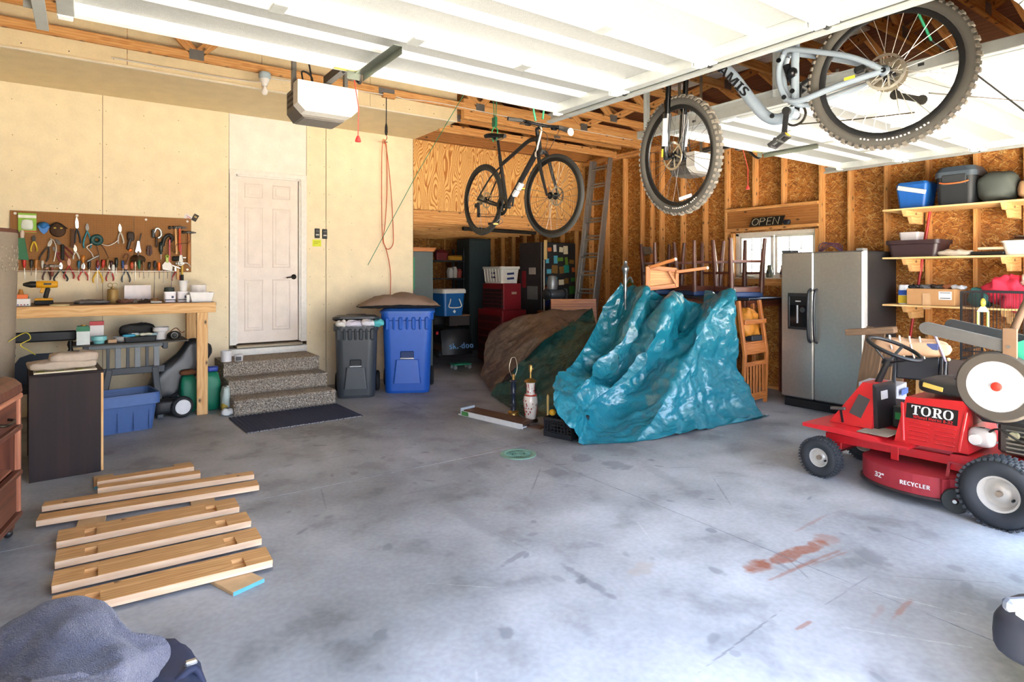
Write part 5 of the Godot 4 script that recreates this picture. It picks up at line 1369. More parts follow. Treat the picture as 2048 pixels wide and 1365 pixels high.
	# lower row in the rack
	var dr := [[-0.515, 1.66, 0.10, 0.12, 0.016, "cc2a24", "red", "f0ece6"], [-0.455, 1.65, 0.09, 0.08, 0.016, "2a2620", "black with yellow stripe", "8a8378"], [-0.415, 1.65, 0.09, 0.13, 0.016, "b87a3c", "amber", "e8e2d8"], [-0.365, 1.64, 0.08, 0.06, 0.014, "c9c4bc", "pale grey", "7a746a"], [-0.055, 1.645, 0.09, 0.07, 0.014, "24607a", "blue", "b9b6ae"], [-0.015, 1.70, 0.08, 0.11, 0.018, "d08028", "orange topped", "3a342e"], [0.04, 1.65, 0.10, 0.13, 0.015, "1c1c1c", "black", "c9c6be"], [0.115, 1.65, 0.09, 0.25, 0.015, "8a2a24", "long red", "e6e2da"], [0.165, 1.655, 0.09, 0.09, 0.017, "c83a2a", "scarlet", "8d867c"], [0.205, 1.665, 0.09, 0.12, 0.016, "8a6a3a", "amber brown", "7d766c"], [0.24, 1.645, 0.09, 0.1, 0.017, "3a1618", "maroon", "b9b6ae"], [0.285, 1.68, 0.11, 0.1, 0.017, "23281f", "dark green capped", "c9c6be"], [0.345, 1.65, 0.09, 0.14, 0.014, "2a4a86", "navy blue", "a8a59d"], [0.43, 1.635, 0.08, 0.06, 0.018, "c8502a", "rust orange", "6a645c"], [0.465, 1.64, 0.06, 0.16, 0.008, "e6dccc", "thin ivory", "e6e2da"], [0.50, 1.655, 0.10, 0.10, 0.015, "1c6a42", "green", "6a645c"], [0.54, 1.64, 0.08, 0.12, 0.010, "8a5a34", "slim brown", "8a8378"], [0.60, 1.635, 0.09, 0.09, 0.015, "18181a", "jet black", "9a948a"], [0.655, 1.65, 0.10, 0.33, 0.015, "201c20", "very long black", "6a645c"], [0.695, 1.63, 0.10, 0.09, 0.017, "e06a24", "bright orange", "3a342e"], [0.745, 1.625, 0.10, 0.13, 0.013, "7a3a4a", "purple red", "a8a59d"], [0.785, 1.615, 0.08, 0.09, 0.012, "2a2422", "small black", "6a645c"], [0.825, 1.58, 0.06, 0.2, 0.013, "6c7078", "grey socket", "8d9094"]]
	var nb := ["left end of the rack", "second from the left end", "beside the black and yellow grip", "left of the small hammer", "between red pliers", "standing highest in the rack", "right of the orange one", "through yellow pliers", "right of the yellow pliers", "left of the maroon grip", "above the white bottle brush", "tallest of the middle group", "right of the dark green grip", "above black pliers", "stick-like, right of rust orange", "right of the ivory one", "right of the green grip", "alone right of the brown one", "with blade reaching the bench", "right of the very long driver", "right of the bright orange grip", "below the putty knife", "right end of the rack"]
	for i in dr.size():
		var q: Array = dr[i]
		driver(q[0], q[1], q[2], q[3], q[4], q[5], "%s handled screwdriver, %s" % [q[6], nb[i]], q[7], rng.randf_range(-2.0, 2.0))
	var pl := [[-0.21, 1.56, 0.20, "262620", "d6d2cc", 0.045, "pliers with black grips and bright head spread wide in the rack"], [-0.14, 1.60, 0.22, "b03028", "8a6a5a", 0.03, "wire cutters with red grips left of the blue driver"], [-0.015, 1.56, 0.19, "b8342c", "c8c2ba", 0.03, "needle pliers with red grips below the orange topped driver"], [0.115, 1.555, 0.22, "e0b428", "3a4a6a", 0.03, "pliers with yellow and blue grips at the middle of the rack"], [0.225, 1.56, 0.20, "b02a2a", "8d867c", 0.02, "pliers with one long red grip below the maroon driver"], [0.375, 1.56, 0.22, "2a3440", "6a4a3a", 0.025, "pliers with dark slate grips above the paper sheet"], [0.87, 1.54, 0.17, "a83030", "d8d4ce", 0.03, "bright chrome pliers with red grips beside the mallet"], [-0.33, 1.56, 0.18, "5a3a30", "7a5a48", 0.02, "rusty pliers hanging by the small hammer"]]
	for q: Array in pl: plier(q[0], q[1], q[2], 0.0, q[5], q[3], q[4], q[6], 0.3)
	hammer(-0.285, 1.60, 0.13, c("8a4a34", 0.6), "6a6058", "tiny hammer standing in the left part of the rack", 1)
	solo(G.new().lathe(V2([0, 0, 0.016, 0.0, 0.018, 0.06, 0.012, 0.09, 0, 0.09]), 10), "glue_tube", c("ece8e2", 0.4), "white glue tube tucked in the rack under the green capped driver", "tube", w(0.255, 1.51, 8.0))
	var wr := thing("crescent_gauge", "curved tan leather hand tool hanging above the slate pliers", "tool", w(0.37, 1.60, 8.03))
	part(G.new().tube(curve([Vector3(-0.02, 0.07, 0), Vector3(0.0, 0.12, 0.0), Vector3(0.03, 0.11, 0), Vector3(0.02, 0.05, 0), Vector3(0.0, 0.0, 0)], 4), 0.008, 6), "hook", c("7a4c34", 0.6), wr)
	var wg := thing("socket_wrench", "bright chrome wrench pieces hooked at the right of the rack", "wrench", w(0.86, 1.57, 8.0))
	part(G.new().bar(Vector3(-0.04, 0.03, 0), Vector3(0.05, -0.01, 0), 0.014, 0.03, Vector3(0, 0, 1), 0.005), "body", c("dcd8d2", 0.3, 0.7), wg)
	part(G.new().torus(Vector3(0.05, 0.05, 0), Vector3(0, 0, 1), 0.022, 0.008, 16, 7), "ring", c("dcd8d2", 0.3, 0.7), wg)
	# cards on the wall
	var k1 := thing("card", "small white card with red writing tilted above the pegboard", "card", w(1.0, 2.17, 8.092))
	k1.rotation.z = deg_to_rad(-30.0)
	part(G.new().box(Vector3(0, 0, 0), Vector3(0.085, 0.06, 0.002)), "sheet", c("f2eeea", 0.6), k1)
	part(G.new().box(Vector3(0, 0.008, 0.0015), Vector3(0.05, 0.007, 0.001)).box(Vector3(0.005, -0.008, 0.0015), Vector3(0.035, 0.006, 0.001)), "print", c("c04a6a", 0.6), k1)
	var k2 := thing("card", "small black card with gold marks at the upper right of the pegboard", "card", w(1.075, 2.17, 8.092))
	k2.rotation.z = deg_to_rad(-28.0)
	part(G.new().box(Vector3(0, 0, 0), Vector3(0.055, 0.085, 0.002)), "sheet", c("2e261e", 0.6), k2)
	part(G.new().box(Vector3(0, 0.01, 0.0015), Vector3(0.03, 0.02, 0.001)), "print", c("b89a5a", 0.6), k2)

func obj_bench_items() -> void:
	var Y := 1.196
	var dl := thing("power_drill", "yellow and black cordless drill standing on the workbench", "drill", w(-0.33, Y, 7.5))
	part(G.new().box(Vector3(0, 0.022, 0), Vector3(0.15, 0.044, 0.08), 0.008), "battery", c("1d1c1b", 0.6), dl)
	part(G.new().box(Vector3(0, 0.054, 0), Vector3(0.145, 0.022, 0.082), 0.008), "battery_latch", c("e8a818", 0.45), dl)
	part(G.new().bar(Vector3(0.01, 0.06, 0), Vector3(0.035, 0.17, 0), 0.04, 0.045, Vector3(0, 0, 1), 0.012), "grip", c("222120", 0.7), dl)
	part(G.new().bar(Vector3(-0.02, 0.115, 0), Vector3(-0.005, 0.17, 0), 0.03, 0.02, Vector3(0, 0, 1), 0.006), "trigger_guard", c("e8a818", 0.45), dl)
	part(G.new().cyl(Vector3(-0.06, 0.2, 0), Vector3(0.11, 0.2, 0), 0.036, 0.034, 18, 0.008), "motor_housing", c("e8a818", 0.45), dl)
	part(G.new().box(Vector3(0.03, 0.205, 0.034), Vector3(0.06, 0.02, 0.006)), "nameplate", c("2a2418", 0.5), dl)
	part(G.new().lathe(V2([0, 0, 0.03, 0.0, 0.032, 0.04, 0.022, 0.075, 0.012, 0.1, 0, 0.1]), 16, Transform3D(Basis(Vector3(0, 0, 1), PI / 2.0), Vector3(-0.06, 0.2, 0))), "chuck", c("1a1a1a", 0.5), dl)
	var pb := thing("paint_box", "orange and white paint strip box at the left end of the bench", "box", w(-0.475, Y, 7.3))
	part(G.new().box(Vector3(0, 0.035, 0), Vector3(0.11, 0.07, 0.08), 0.004), "carton", c("ece8e6", 0.5), pb)
	part(G.new().box(Vector3(-0.01, 0.09, 0), Vector3(0.09, 0.04, 0.07), 0.004), "lid", c("e8702a", 0.5), pb)
	for i in 4: part(G.new().box(Vector3(-0.036 + i * 0.024, 0.014, 0.0405), Vector3(0.01, 0.01, 0.001)), "colour_dot", c(["2a3a8a", "b83030", "8a2a4a", "2a2a2a"][i], 0.5), pb)
	solo(G.new().lathe(V2([0, 0, 0.02, 0, 0.022, 0.05, 0.008, 0.07, 0.006, 0.09, 0, 0.09]), 12), "glue_bottle", c("3a9a8a", 0.4), "small teal nozzle bottle behind the orange paint box", "bottle", w(-0.455, Y, 7.55))
	solo(G.new().lathe(V2([0, 0, 0.022, 0, 0.026, 0.1, 0.012, 0.15, 0, 0.15]), 12), "glue_bottle", c("d08a3a", 0.5), "amber bottle partly hidden by the standing rug", "bottle", w(-0.52, Y, 7.7))
	solo(G.new().lathe(V2([0, 0, 0.075, 0.0, 0.08, 0.006, 0.078, 0.012, 0.06, 0.008, 0, 0.008]), 24), "plastic_disc", c("e0cf9c", 0.5), "cream plastic lid lying at the front of the bench", "lid", w(-0.2, Y, 7.2))
	solo(G.new().blob(Vector3(0, 0.018, 0), Vector3(0.15, 0.02, 0.06), 0.6, 0.02, 24.0, 4, 28), "parts_bag", c("6a6460", 0.3), "clear bag of dark hardware lying on the bench", "bag", w(0.06, Y, 7.45))
	var ls := thing("brass_canister", "worn brass canister with wire rings on the bench", "canister", w(0.235, Y, 7.5))
	part(G.new().lathe(V2([0, 0, 0.046, 0, 0.05, 0.006, 0.05, 0.135, 0.046, 0.145, 0.02, 0.15, 0.018, 0.165, 0, 0.165]), 20), "body", c("a5854e", 0.55, 0.3), ls)
	for s in [-1, 1]: part(G.new().torus(Vector3(0.022 * s, 0.185, 0), Vector3(0.2 * s, 0.1, 1), 0.022, 0.0035, 16, 6), "ring", c("b8a070", 0.4, 0.7), ls)
	var pj := thing("paper_pad", "white paper sheet propped against the wall on the bench", "paper", w(0.47, Y, 7.75))
	part(G.new().box(Vector3(0, 0.09, 0), Vector3(0.25, 0.18, 0.012), 0.002, Vector3(-10, 0, 0)), "sheet", c("f4eef2", 0.6), pj)
	var jk := [["7a5444", "reddish brown rag"], ["8d8074", "grey tool scrap"], ["4a3a30", "dark strap"], ["a5764c", "tan glove"]]
	for i in 4: solo(G.new().blob(Vector3(0, 0.014, 0), Vector3(0.07, 0.018, 0.04), 0.7, 0.03, 26.0, 10 + i, 20), "bench_scrap", c(jk[i][0], 0.8), "%s lying among the clutter below the propped paper" % jk[i][1], "clutter", w(0.34 + i * 0.09, Y, 7.45 + 0.05 * (i % 2)), i * 25.0, "clutter on the bench")
	solo(G.new().box(Vector3(0, 0.008, 0), Vector3(0.1, 0.016, 0.05), 0.003), "small_box", c("ece8e0", 0.5), "flat white box left of the labelled tubs", "box", w(0.61, Y, 7.35))
	for i in 2:
		var tb := thing("tub", "white labelled tub on the bench, %s" % ["left of the two", "right of the two"][i], "tub", w(0.745 + i * 0.125, Y, 7.45))
		part(G.new().loft([[0.105, 0.105, 0.02, 0], [0.115, 0.115, 0.025, 0.1]]), "body", c("efeaf0", 0.4), tb)
		part(G.new().loft([[0.122, 0.122, 0.025, 0.098], [0.122, 0.122, 0.025, 0.112]]), "lid", c("f4f0f2", 0.4), tb)
		part(G.new().box(Vector3(0, 0.026, 0.0535), Vector3(0.1, 0.01, 0.003)), "band", c("2a2830", 0.5), tb)
		part(G.new().box(Vector3(0.022, 0.055, 0.056), Vector3(0.022, 0.026, 0.003)), "emblem", c("24305a", 0.5), tb)
	solo(G.new().lathe(V2([0, 0, 0.05, 0, 0.052, 0.01, 0.046, 0.045, 0, 0.048]), 18), "cap", c("26302c", 0.6), "dark green round cap lying on the left tub", "cap", w(0.74, Y + 0.112, 7.45))
	solo(G.new().lathe(V2([0, 0, 0.034, 0, 0.045, 0.11, 0.048, 0.112, 0.048, 0.118, 0.043, 0.118, 0.032, 0.01, 0, 0.01]), 20), "foam_cup", c("f6f4f2", 0.6), "white foam cup on the right labelled tub", "cup", w(0.875, Y + 0.112, 7.47))
	solo(G.new().lathe(V2([0, 0, 0.03, 0, 0.032, 0.05, 0.022, 0.08, 0, 0.082]), 16), "paint_jar", c("1f6ab0", 0.4), "small blue jar between the tubs and the white tray", "jar", w(0.955, Y, 7.4))
	var tr := thing("foam_tray", "white foam tray box at the right end of the bench", "tray", w(1.03, Y, 7.38))
	part(G.new().loft([[0.19, 0.22, 0.01, 0.0], [0.24, 0.26, 0.012, 0.1], [0.24, 0.26, 0.012, 0.104], [0.22, 0.24, 0.01, 0.104], [0.17, 0.2, 0.01, 0.012]]), "tray", c("f6f4f2", 0.6), tr)
	part(G.new().box(Vector3(-0.13, 0.04, 0.09), Vector3(0.03, 0.08, 0.02), 0.004), "cut_corner", c("f0eeec", 0.6), tr)
	solo(G.new().lathe(V2([0.02, 0.0, 0.085, 0.0, 0.085, 0.18, 0.02, 0.18, 0.02, 0.0]), 26), "paper_roll", c("f6f2ee", 0.9), "white paper towel roll standing at the right end of the bench", "paper roll", w(1.045, Y, 7.66))

# ---------------------------------------------------------------- left: under the bench, furniture, planks
func tub(called: String, label: String, at: Vector3, turn: float, bw: float, bd: float, tw: float, td: float, h: float, m: Material, cat := "tub") -> Node3D:   # open plastic tub with a rolled rim
	var o := thing(called, label, cat, at, turn)
	part(G.new().loft([[bw, bd, 0.04, 0.0], [tw - 0.02, td - 0.02, 0.05, h - 0.03], [tw - 0.035, td - 0.035, 0.05, h - 0.03], [bw - 0.02, bd - 0.02, 0.04, 0.012]], 4, true, true), "body", m, o)
	part(G.new().loft([[tw - 0.022, td - 0.022, 0.05, h - 0.045], [tw + 0.01, td + 0.01, 0.055, h - 0.04], [tw + 0.01, td + 0.01, 0.055, h], [tw - 0.03, td - 0.03, 0.05, h], [tw - 0.03, td - 0.03, 0.05, h - 0.045]], 4, false, false), "rim", m, o)
	return o

func carton(called: String, label: String, at: Vector3, turn: float, s: Vector3, m: Material) -> Node3D:
	var o := thing(called, label, "box", at, turn)
	part(G.new().box(Vector3(0, s.y / 2.0, 0), s, 0.003), "carton", m, o)
	return o

func obj_under_bench() -> void:
	var bl := c("16171a", 0.4)
	var hb := thing("chair", "black painted chair with turned posts under the bench", "chair", w(-0.34, 0, 7.6))
	for sx in [-0.24, 0.22]: part(G.new().lathe(V2([0, 0, 0.022, 0, 0.025, 0.35, 0.018, 0.5, 0.028, 0.54, 0.016, 0.58, 0.028, 0.62, 0.016, 0.66, 0.03, 0.7, 0.018, 0.74, 0.03, 0.78, 0.02, 0.82, 0, 0.82]), 14, Transform3D(Basis(), Vector3(sx, 0, 0))), "post", bl, hb)
	part(G.new().box(Vector3(-0.01, 0.875, 0), Vector3(0.56, 0.10, 0.04), 0.012), "top_rail", bl, hb)
	part(G.new().prism(V2([-0.22, 0.0, 0.2, 0.0, 0.2, 0.22, 0.16, 0.28, 0.08, 0.31, -0.1, 0.31, -0.18, 0.28, -0.22, 0.22]), 0.02, Transform3D(Basis(), Vector3(0, 0.4, 0))), "back_panel", c("1a2531", 0.4), hb)
	part(G.new().box(Vector3(-0.01, 0.4, 0.2), Vector3(0.5, 0.04, 0.44), 0.01), "seat", bl, hb)
	for sx in [-0.22, 0.2]: part(G.new().cyl(Vector3(sx, 0, 0.38), Vector3(sx, 0.39, 0.38), 0.02, -1, 10), "leg", bl, hb)
	# folding plastic sawhorse
	var pl := c("4a4f55", 0.6)
	var sh := thing("sawhorse", "dark grey folding plastic work stand under the bench", "sawhorse", w(0.35, 0, 7.42))
	part(G.new().box(Vector3(0, 0.76, 0), Vector3(0.74, 0.045, 0.12), 0.006), "top_beam", c("747a80", 0.6), sh)
	for s in [-1, 1]: part(G.new().box(Vector3(0.345 * s, 0.745, 0), Vector3(0.05, 0.075, 0.14), 0.008), "end_cap", pl, sh)
	for q in 6: part(G.new().box(Vector3(-0.16 + q * 0.085, 0.63, 0.05), Vector3(0.052 if q % 2 else 0.03, 0.22, 0.02), 0.004), "ribbed_panel", c("858b90", 0.6) if q % 2 else pl, sh)
	part(G.new().box(Vector3(0.06, 0.50, 0.05), Vector3(0.56, 0.07, 0.035), 0.006), "cross_beam", pl, sh)
	for s in [-1, 1]:
		part(G.new().bar(Vector3(0.05 + 0.2 * s, 0.52, 0.05), Vector3(0.02 + 0.27 * s, 0.0, 0.2), 0.06, 0.06, Vector3(0, 0, 1), 0.008), "leg", pl, sh)
		part(G.new().bar(Vector3(0.05 + 0.2 * s, 0.52, -0.02), Vector3(0.02 + 0.27 * s, 0.0, -0.2), 0.06, 0.06, Vector3(0, 0, 1), 0.008), "leg", pl, sh)
	part(G.new().box(Vector3(0.03, 0.27, 0.12), Vector3(0.5, 0.04, 0.02), 0.004), "lower_brace", c("2c3034", 0.6), sh)
	var bd := solo(G.new().box(Vector3(0, 0.0, 0), Vector3(1.0, 0.014, 0.5), 0.002), "shelf_board", c("4a4640", 0.7), "dark board laid on the plastic work stand", "board", w(0.4, 0.79, 7.5))
	var Y := 0.797
	var ct := carton("milk_carton", "green and white drink carton under the bench", w(-0.015, Y, 7.36), 0.0, Vector3(0.11, 0.135, 0.1), c("e4ece8", 0.5))
	part(G.new().prism(V2([-0.055, 0.135, 0.055, 0.135, 0.055, 0.16, 0.04, 0.185, -0.05, 0.185, -0.055, 0.16]), 0.1, Transform3D(Basis(), Vector3(0, 0, -0.05))), "gable", c("1c7a50", 0.5), ct)
	part(G.new().cyl(Vector3(0, 0.183, 0), Vector3(0, 0.197, 0), 0.018, -1, 12), "cap", c("d8a03a", 0.5), ct)
	var rb := carton("food_box", "red topped white box behind the green carton", w(0.10, Y, 7.62), 0.0, Vector3(0.12, 0.2, 0.07), c("ece6e4", 0.5))
	part(G.new().box(Vector3(0, 0.19, 0), Vector3(0.123, 0.04, 0.073)), "red_band", c("c42a30", 0.5), rb)
	part(G.new().box(Vector3(-0.02, 0.025, 0.0355), Vector3(0.04, 0.02, 0.002)), "red_label", c("a82848", 0.5), rb)
	tub("tub", "small aqua plastic tub under the bench", w(0.115, Y, 7.38), 0.0, 0.085, 0.085, 0.125, 0.125, 0.075, c("7fc4c4", 0.4))
	carton("small_box", "little tan matchbox beside the aqua tub", w(0.225, Y, 7.38), 8.0, Vector3(0.075, 0.035, 0.05), c("c9a27c", 0.7))
	solo(G.new().lathe(V2([0, 0, 0.04, 0, 0.07, 0.03, 0.085, 0.055, 0.08, 0.055, 0.06, 0.03, 0.035, 0.008, 0, 0.008]), 22), "bowl", c("e6e4e2", 0.4), "white bowl with handle on the board under the bench", "bowl", w(0.315, Y, 7.45))
	solo(G.new().blob(Vector3(0, 0.07, 0), Vector3(0.16, 0.075, 0.09), 0.5, 0.03, 9.0, 8, 24), "pouch", c("1d1c1d", 0.7), "black zipped pouch at the back of the board under the bench", "bag", w(0.46, Y + 0.02, 7.66))
	var tr := thing("seed_tray", "black tray heaped with coloured packets under the bench", "tray", w(0.47, Y, 7.42))
	part(G.new().loft([[0.27, 0.18, 0.01, 0.0], [0.29, 0.2, 0.012, 0.05], [0.28, 0.19, 0.01, 0.05], [0.26, 0.17, 0.01, 0.01]]), "tray", c("23262a", 0.5), tr)
	for i in 5: part(G.new().blob(Vector3(-0.1 + i * 0.05, 0.065 + 0.008 * (i % 2), 0.02 - 0.03 * (i % 3)), Vector3(0.06, 0.014, 0.04), 0.6, 0.012, 30.0, 20 + i, 14), "packet", c(["3aa6c8", "cfd8dc", "8fb84a", "d8d4c0", "9ab0b8"][i], 0.4), tr)
	tub("pail", "white square pail with black rim under the bench", w(0.665, Y, 7.5), 0.0, 0.10, 0.10, 0.14, 0.14, 0.13, c("d8d4d2", 0.5), "pail")
	var rl := thing("line_reel", "black reel with wire ends at the right end of the board", "reel", w(0.78, Y, 7.4))
	part(G.new().ball(Vector3(0, 0.045, 0), Vector3(0.07, 0.045, 0.05), 16), "case", c("23211f", 0.5), rl)
	part(G.new().torus(Vector3(0, 0.045, 0.045), Vector3(0, 0.3, 1), 0.03, 0.006, 18, 6), "ring", c("8a8680", 0.4, 0.5), rl)
	part(G.new().tube(curve([Vector3(-0.04, 0.08, 0), Vector3(0.02, 0.12, 0), Vector3(0.07, 0.07, 0.0), Vector3(0.1, 0.08, 0)], 4), 0.006, 5), "wire", c("8a5a40", 0.6), rl)
	# blue tote
	var tt := tub("storage_tote", "blue ribbed storage tote under the bench", w(0.22, 0, 6.95), 8.0, 0.60, 0.36, 0.70, 0.44, 0.355, c("44659e", 0.5), "tote")
	part(G.new().loft([[0.69, 0.43, 0.05, 0.245], [0.715, 0.455, 0.055, 0.25], [0.72, 0.46, 0.055, 0.335]], 4, false, false), "collar", c("4a6ca8", 0.5), tt)
	for i in 5: part(G.new().box(Vector3(-0.26 + i * 0.13, 0.12, 0.198), Vector3(0.006, 0.22, 0.016), 0.002, Vector3(-6, 0, 0)), "rib", c("38548a", 0.5), tt)
	# black rolled tarp, trolley, bags
	var rt := solo(G.new().blob(Vector3(0, 0, 0), Vector3(0.17, 0.42, 0.10), 0.6, 0.05, 4.0, 12, 28), "rolled_tarp", c("1c2026", 0.35), "black plastic sheet bundle leaning behind the bench leg", "tarp", w(0.83, 0.4, 7.55))
	rt.rotation_degrees = Vector3(0, 0, -38)
	var tl := thing("garden_trolley", "black garden trolley with white hubbed wheel under the bench", "trolley", w(0.80, 0, 7.15))
	for s in [-1, 1]:
		var wh := sub("wheel", tl, Vector3(0.03, 0.11, 0.0 if s > 0 else -0.3))
		part(G.new().torus(Vector3.ZERO, Vector3(0.25, 0, 1), 0.09, 0.022, 28, 8), "tire", c("17191d", 0.7), wh)
		part(G.new().ring(Vector3(0.005, 0, 0.012), Vector3(0.25, 0, 1), V2([0, 0.012, 0.03, 0.012, 0.05, 0.006, 0.074, 0.01, 0.08, 0.0, 0.08, -0.02, 0, -0.02]), 26), "hub", c("e8e8ea", 0.4), wh)
	part(G.new().blob(Vector3(-0.1, 0.12, -0.12), Vector3(0.14, 0.08, 0.12), 0.5, 0.01, 9.0, 3, 18), "body", c("1e1f22", 0.5), tl)
	part(G.new().tube([Vector3(0.03, 0.11, -0.3), Vector3(0.03, 0.11, 0.0)], 0.012, 8), "axle", c("4a4a4a", 0.4, 0.6), tl)
	solo(G.new().blob(Vector3(0, 0.2, 0), Vector3(0.09, 0.205, 0.09), 0.6, 0.02, 8.0, 31, 20), "soil_bag", c("0f7a5c", 0.5), "green soil bag behind the bench leg", "bag", w(0.92, 0.0, 7.42), 0.0, "green bags by the bench leg")
	solo(G.new().blob(Vector3(0, 0.21, 0), Vector3(0.09, 0.215, 0.09), 0.6, 0.02, 8.0, 33, 20), "soil_bag", c("0f7a5c", 0.5), "green soil bag with blue top right of the bench leg", "bag", w(1.145, 0.0, 7.38), 0.0, "green bags by the bench leg")
	solo(G.new().blob(Vector3(0, 0.025, 0), Vector3(0.055, 0.03, 0.05), 0.5, 0.01, 16.0, 35, 14), "bag_clip", c("1a3a9a", 0.5), "dark blue rolled top of the bag beside the steps", "bag top", w(1.15, 0.425, 7.38))
	solo(G.new().blob(Vector3(0, 0, 0), Vector3(0.08, 0.03, 0.04), 0.7, 0.012, 16.0, 36, 16), "work_glove", c("7a4a2c", 0.8), "brown work glove resting on the green bag behind the leg", "glove", w(0.915, 0.43, 7.4))
	var sb := solo(G.new().blob(Vector3(0, 0.14, 0), Vector3(0.045, 0.145, 0.08), 0.6, 0.02, 11.0, 38, 18), "seed_bag", c("b8c8c4", 0.4), "printed grey seed bag leaning on the carpeted steps", "bag", w(1.245, 0.0, 7.16))
	part(G.new().blob(Vector3(-0.01, 0.07, 0.035), Vector3(0.04, 0.05, 0.045), 0.7, 0.008, 20.0, 5, 14), "printed_flowers", c("b8a03a", 0.5), sb, "yellow and green printed flowers")
	solo(G.new().blob(Vector3(0, 0.035, 0), Vector3(0.07, 0.036, 0.05), 0.7, 0.02, 18.0, 39, 16), "plastic_bag", c("dadcdc", 0.3), "crumpled clear plastic bag on the floor by the steps", "bag", w(1.235, 0.0, 6.98))

func obj_left_furniture() -> void:
	var dk := wood("walnut", "191216", "33211f", 0.75, 2.0, 0, 2.4, 1.0)
	var cb := thing("cabinet", "dark stained wooden cabinet seen from its side in front of the bench", "cabinet", w(-0.135, 0, 5.97), 4.0)
	var sd := G.new()
	sd.bar(Vector3(0, 0.0, 0.42), Vector3(0, 0.765, 0.42), 0.45, 0.02, Vector3.RIGHT)
	part(G.new().box(Vector3(-0.01, 0.383, 0.42), Vector3(0.43, 0.766, 0.02), 0.003), "side_panel", dk, cb)
	part(G.new().box(Vector3(-0.01, 0.383, -0.42), Vector3(0.43, 0.766, 0.02), 0.003), "side_panel", dk, cb)
	part(G.new().box(Vector3(0.0, 0.758, 0), Vector3(0.45, 0.02, 0.86), 0.003), "top", dk, cb)
	part(G.new().box(Vector3(-0.21, 0.38, 0), Vector3(0.02, 0.75, 0.82)), "back", dk, cb)
	for q: Array in [[0.04, 0.06], [0.26, 0.025], [0.48, 0.025], [0.73, 0.04]]: part(G.new().box(Vector3(0.2, q[0], 0), Vector3(0.03, q[1], 0.82), 0.002), "rail", pale(), cb)
	for s in [-1, 1]: part(G.new().box(Vector3(0.21, 0.38, 0.405 * s), Vector3(0.022, 0.75, 0.04), 0.002), "front_stile", pale(), cb)
	for y in [0.15, 0.37, 0.6]: part(G.new().box(Vector3(0.19, y, 0), Vector3(0.02, 0.18, 0.76), 0.002), "drawer_front", dk, cb)
	var pb := thing("print_board", "thin printed board with yellow pattern lying on the dark cabinet", "board", w(-0.12, 0.769, 5.66), 4.0)
	part(G.new().box(Vector3(0, 0.005, 0), Vector3(0.38, 0.01, 0.16), 0.002), "board", c("e0d6bc", 0.6), pb)
	for i in 6: part(G.new().box(Vector3(-0.15 + i * 0.058, 0.0105, 0.03), Vector3(0.05, 0.002, 0.07)), "print", c(["a8a04a", "b0a878", "8f9a58", "c8bca0", "b8b060", "cfc6a4"][i], 0.7), pb)
	var cloth := [[w(-0.33, 0.0, 0.1), w(-0.1, 0, 0.1), w(0.15, 0, 0.1), w(0.2, 0, 0.08)]]
	var bk := thing("moving_blanket", "folded beige canvas drop cloth on the dark cabinet", "cloth", w(-0.12, 0.78, 5.72), 6.0)
	var bm := c("b8a898", 0.95, 0.0, {"bump": "canvas", "freq": 0.03, "scale": 3.0, "depth": 0.5})
	part(G.new().blob(Vector3(-0.02, 0.035, 0), Vector3(0.21, 0.036, 0.12), 0.45, 0.025, 7.0, 41, 30), "lower_fold", bm, bk)
	part(G.new().blob(Vector3(0.05, 0.085, 0), Vector3(0.155, 0.04, 0.115), 0.45, 0.02, 8.0, 43, 30), "upper_fold", bm, bk)
	# dresser
	var wd := wood("dresser", "4a281e", "7a4734", 0.45, 6.0, 0, 1.4, 0.4)
	var ed := wood("dresser_edge", "9a5f48", "c48a6c", 0.45, 6.0, 0)
	var ds := thing("dresser", "old brown waterfall dresser with a missing drawer at the left edge", "dresser", w(-0.31, 0, 4.5), -10.0)
	# local: +x is its front, -z its far end at the origin, body runs to +z
	part(G.new().box(Vector3(-0.24, 0.5, 0.012), Vector3(0.46, 0.78, 0.024), 0.003), "side_panel", wd, ds)
	part(G.new().box(Vector3(-0.24, 0.5, 1.0), Vector3(0.46, 0.78, 0.024), 0.003), "side_panel", wd, ds)
	var tp := G.new()
	tp.prism(V2([-0.48, 0.88, -0.48, 0.91, -0.06, 0.91, -0.02, 0.895, 0.01, 0.865, 0.015, 0.82, -0.01, 0.82, -0.02, 0.85, -0.06, 0.88]), 1.03)
	part(tp, "waterfall_top", wd, ds)
	part(G.new().box(Vector3(-0.005, 0.47, 0.015), Vector3(0.03, 0.72, 0.03), 0.006), "stile", ed, ds)
	for y in [0.80, 0.62, 0.36, 0.12]: part(G.new().box(Vector3(0.0, y, 0.51), Vector3(0.04, 0.03, 1.0), 0.006), "rail", ed if y > 0.7 else wd, ds)
	part(G.new().box(Vector3(-0.012, 0.71, 0.52), Vector3(0.02, 0.15, 0.95), 0.004), "drawer_front", wd, ds)
	part(G.new().box(Vector3(-0.012, 0.24, 0.52), Vector3(0.02, 0.2, 0.95), 0.004), "drawer_front", wd, ds)
	part(G.new().box(Vector3(-0.25, 0.375, 0.5), Vector3(0.44, 0.012, 0.96)), "drawer_floor", ed, ds)
	part(G.new().box(Vector3(-0.46, 0.5, 0.5), Vector3(0.012, 0.74, 0.98)), "back_panel", ed, ds)
	part(G.new().tube(curve([Vector3(0.0, 0.7, 0.20), Vector3(0.035, 0.695, 0.22), Vector3(0.035, 0.695, 0.34), Vector3(0.0, 0.7, 0.36)], 4), 0.008, 7), "handle", c("3a342c", 0.3, 0.8), ds)
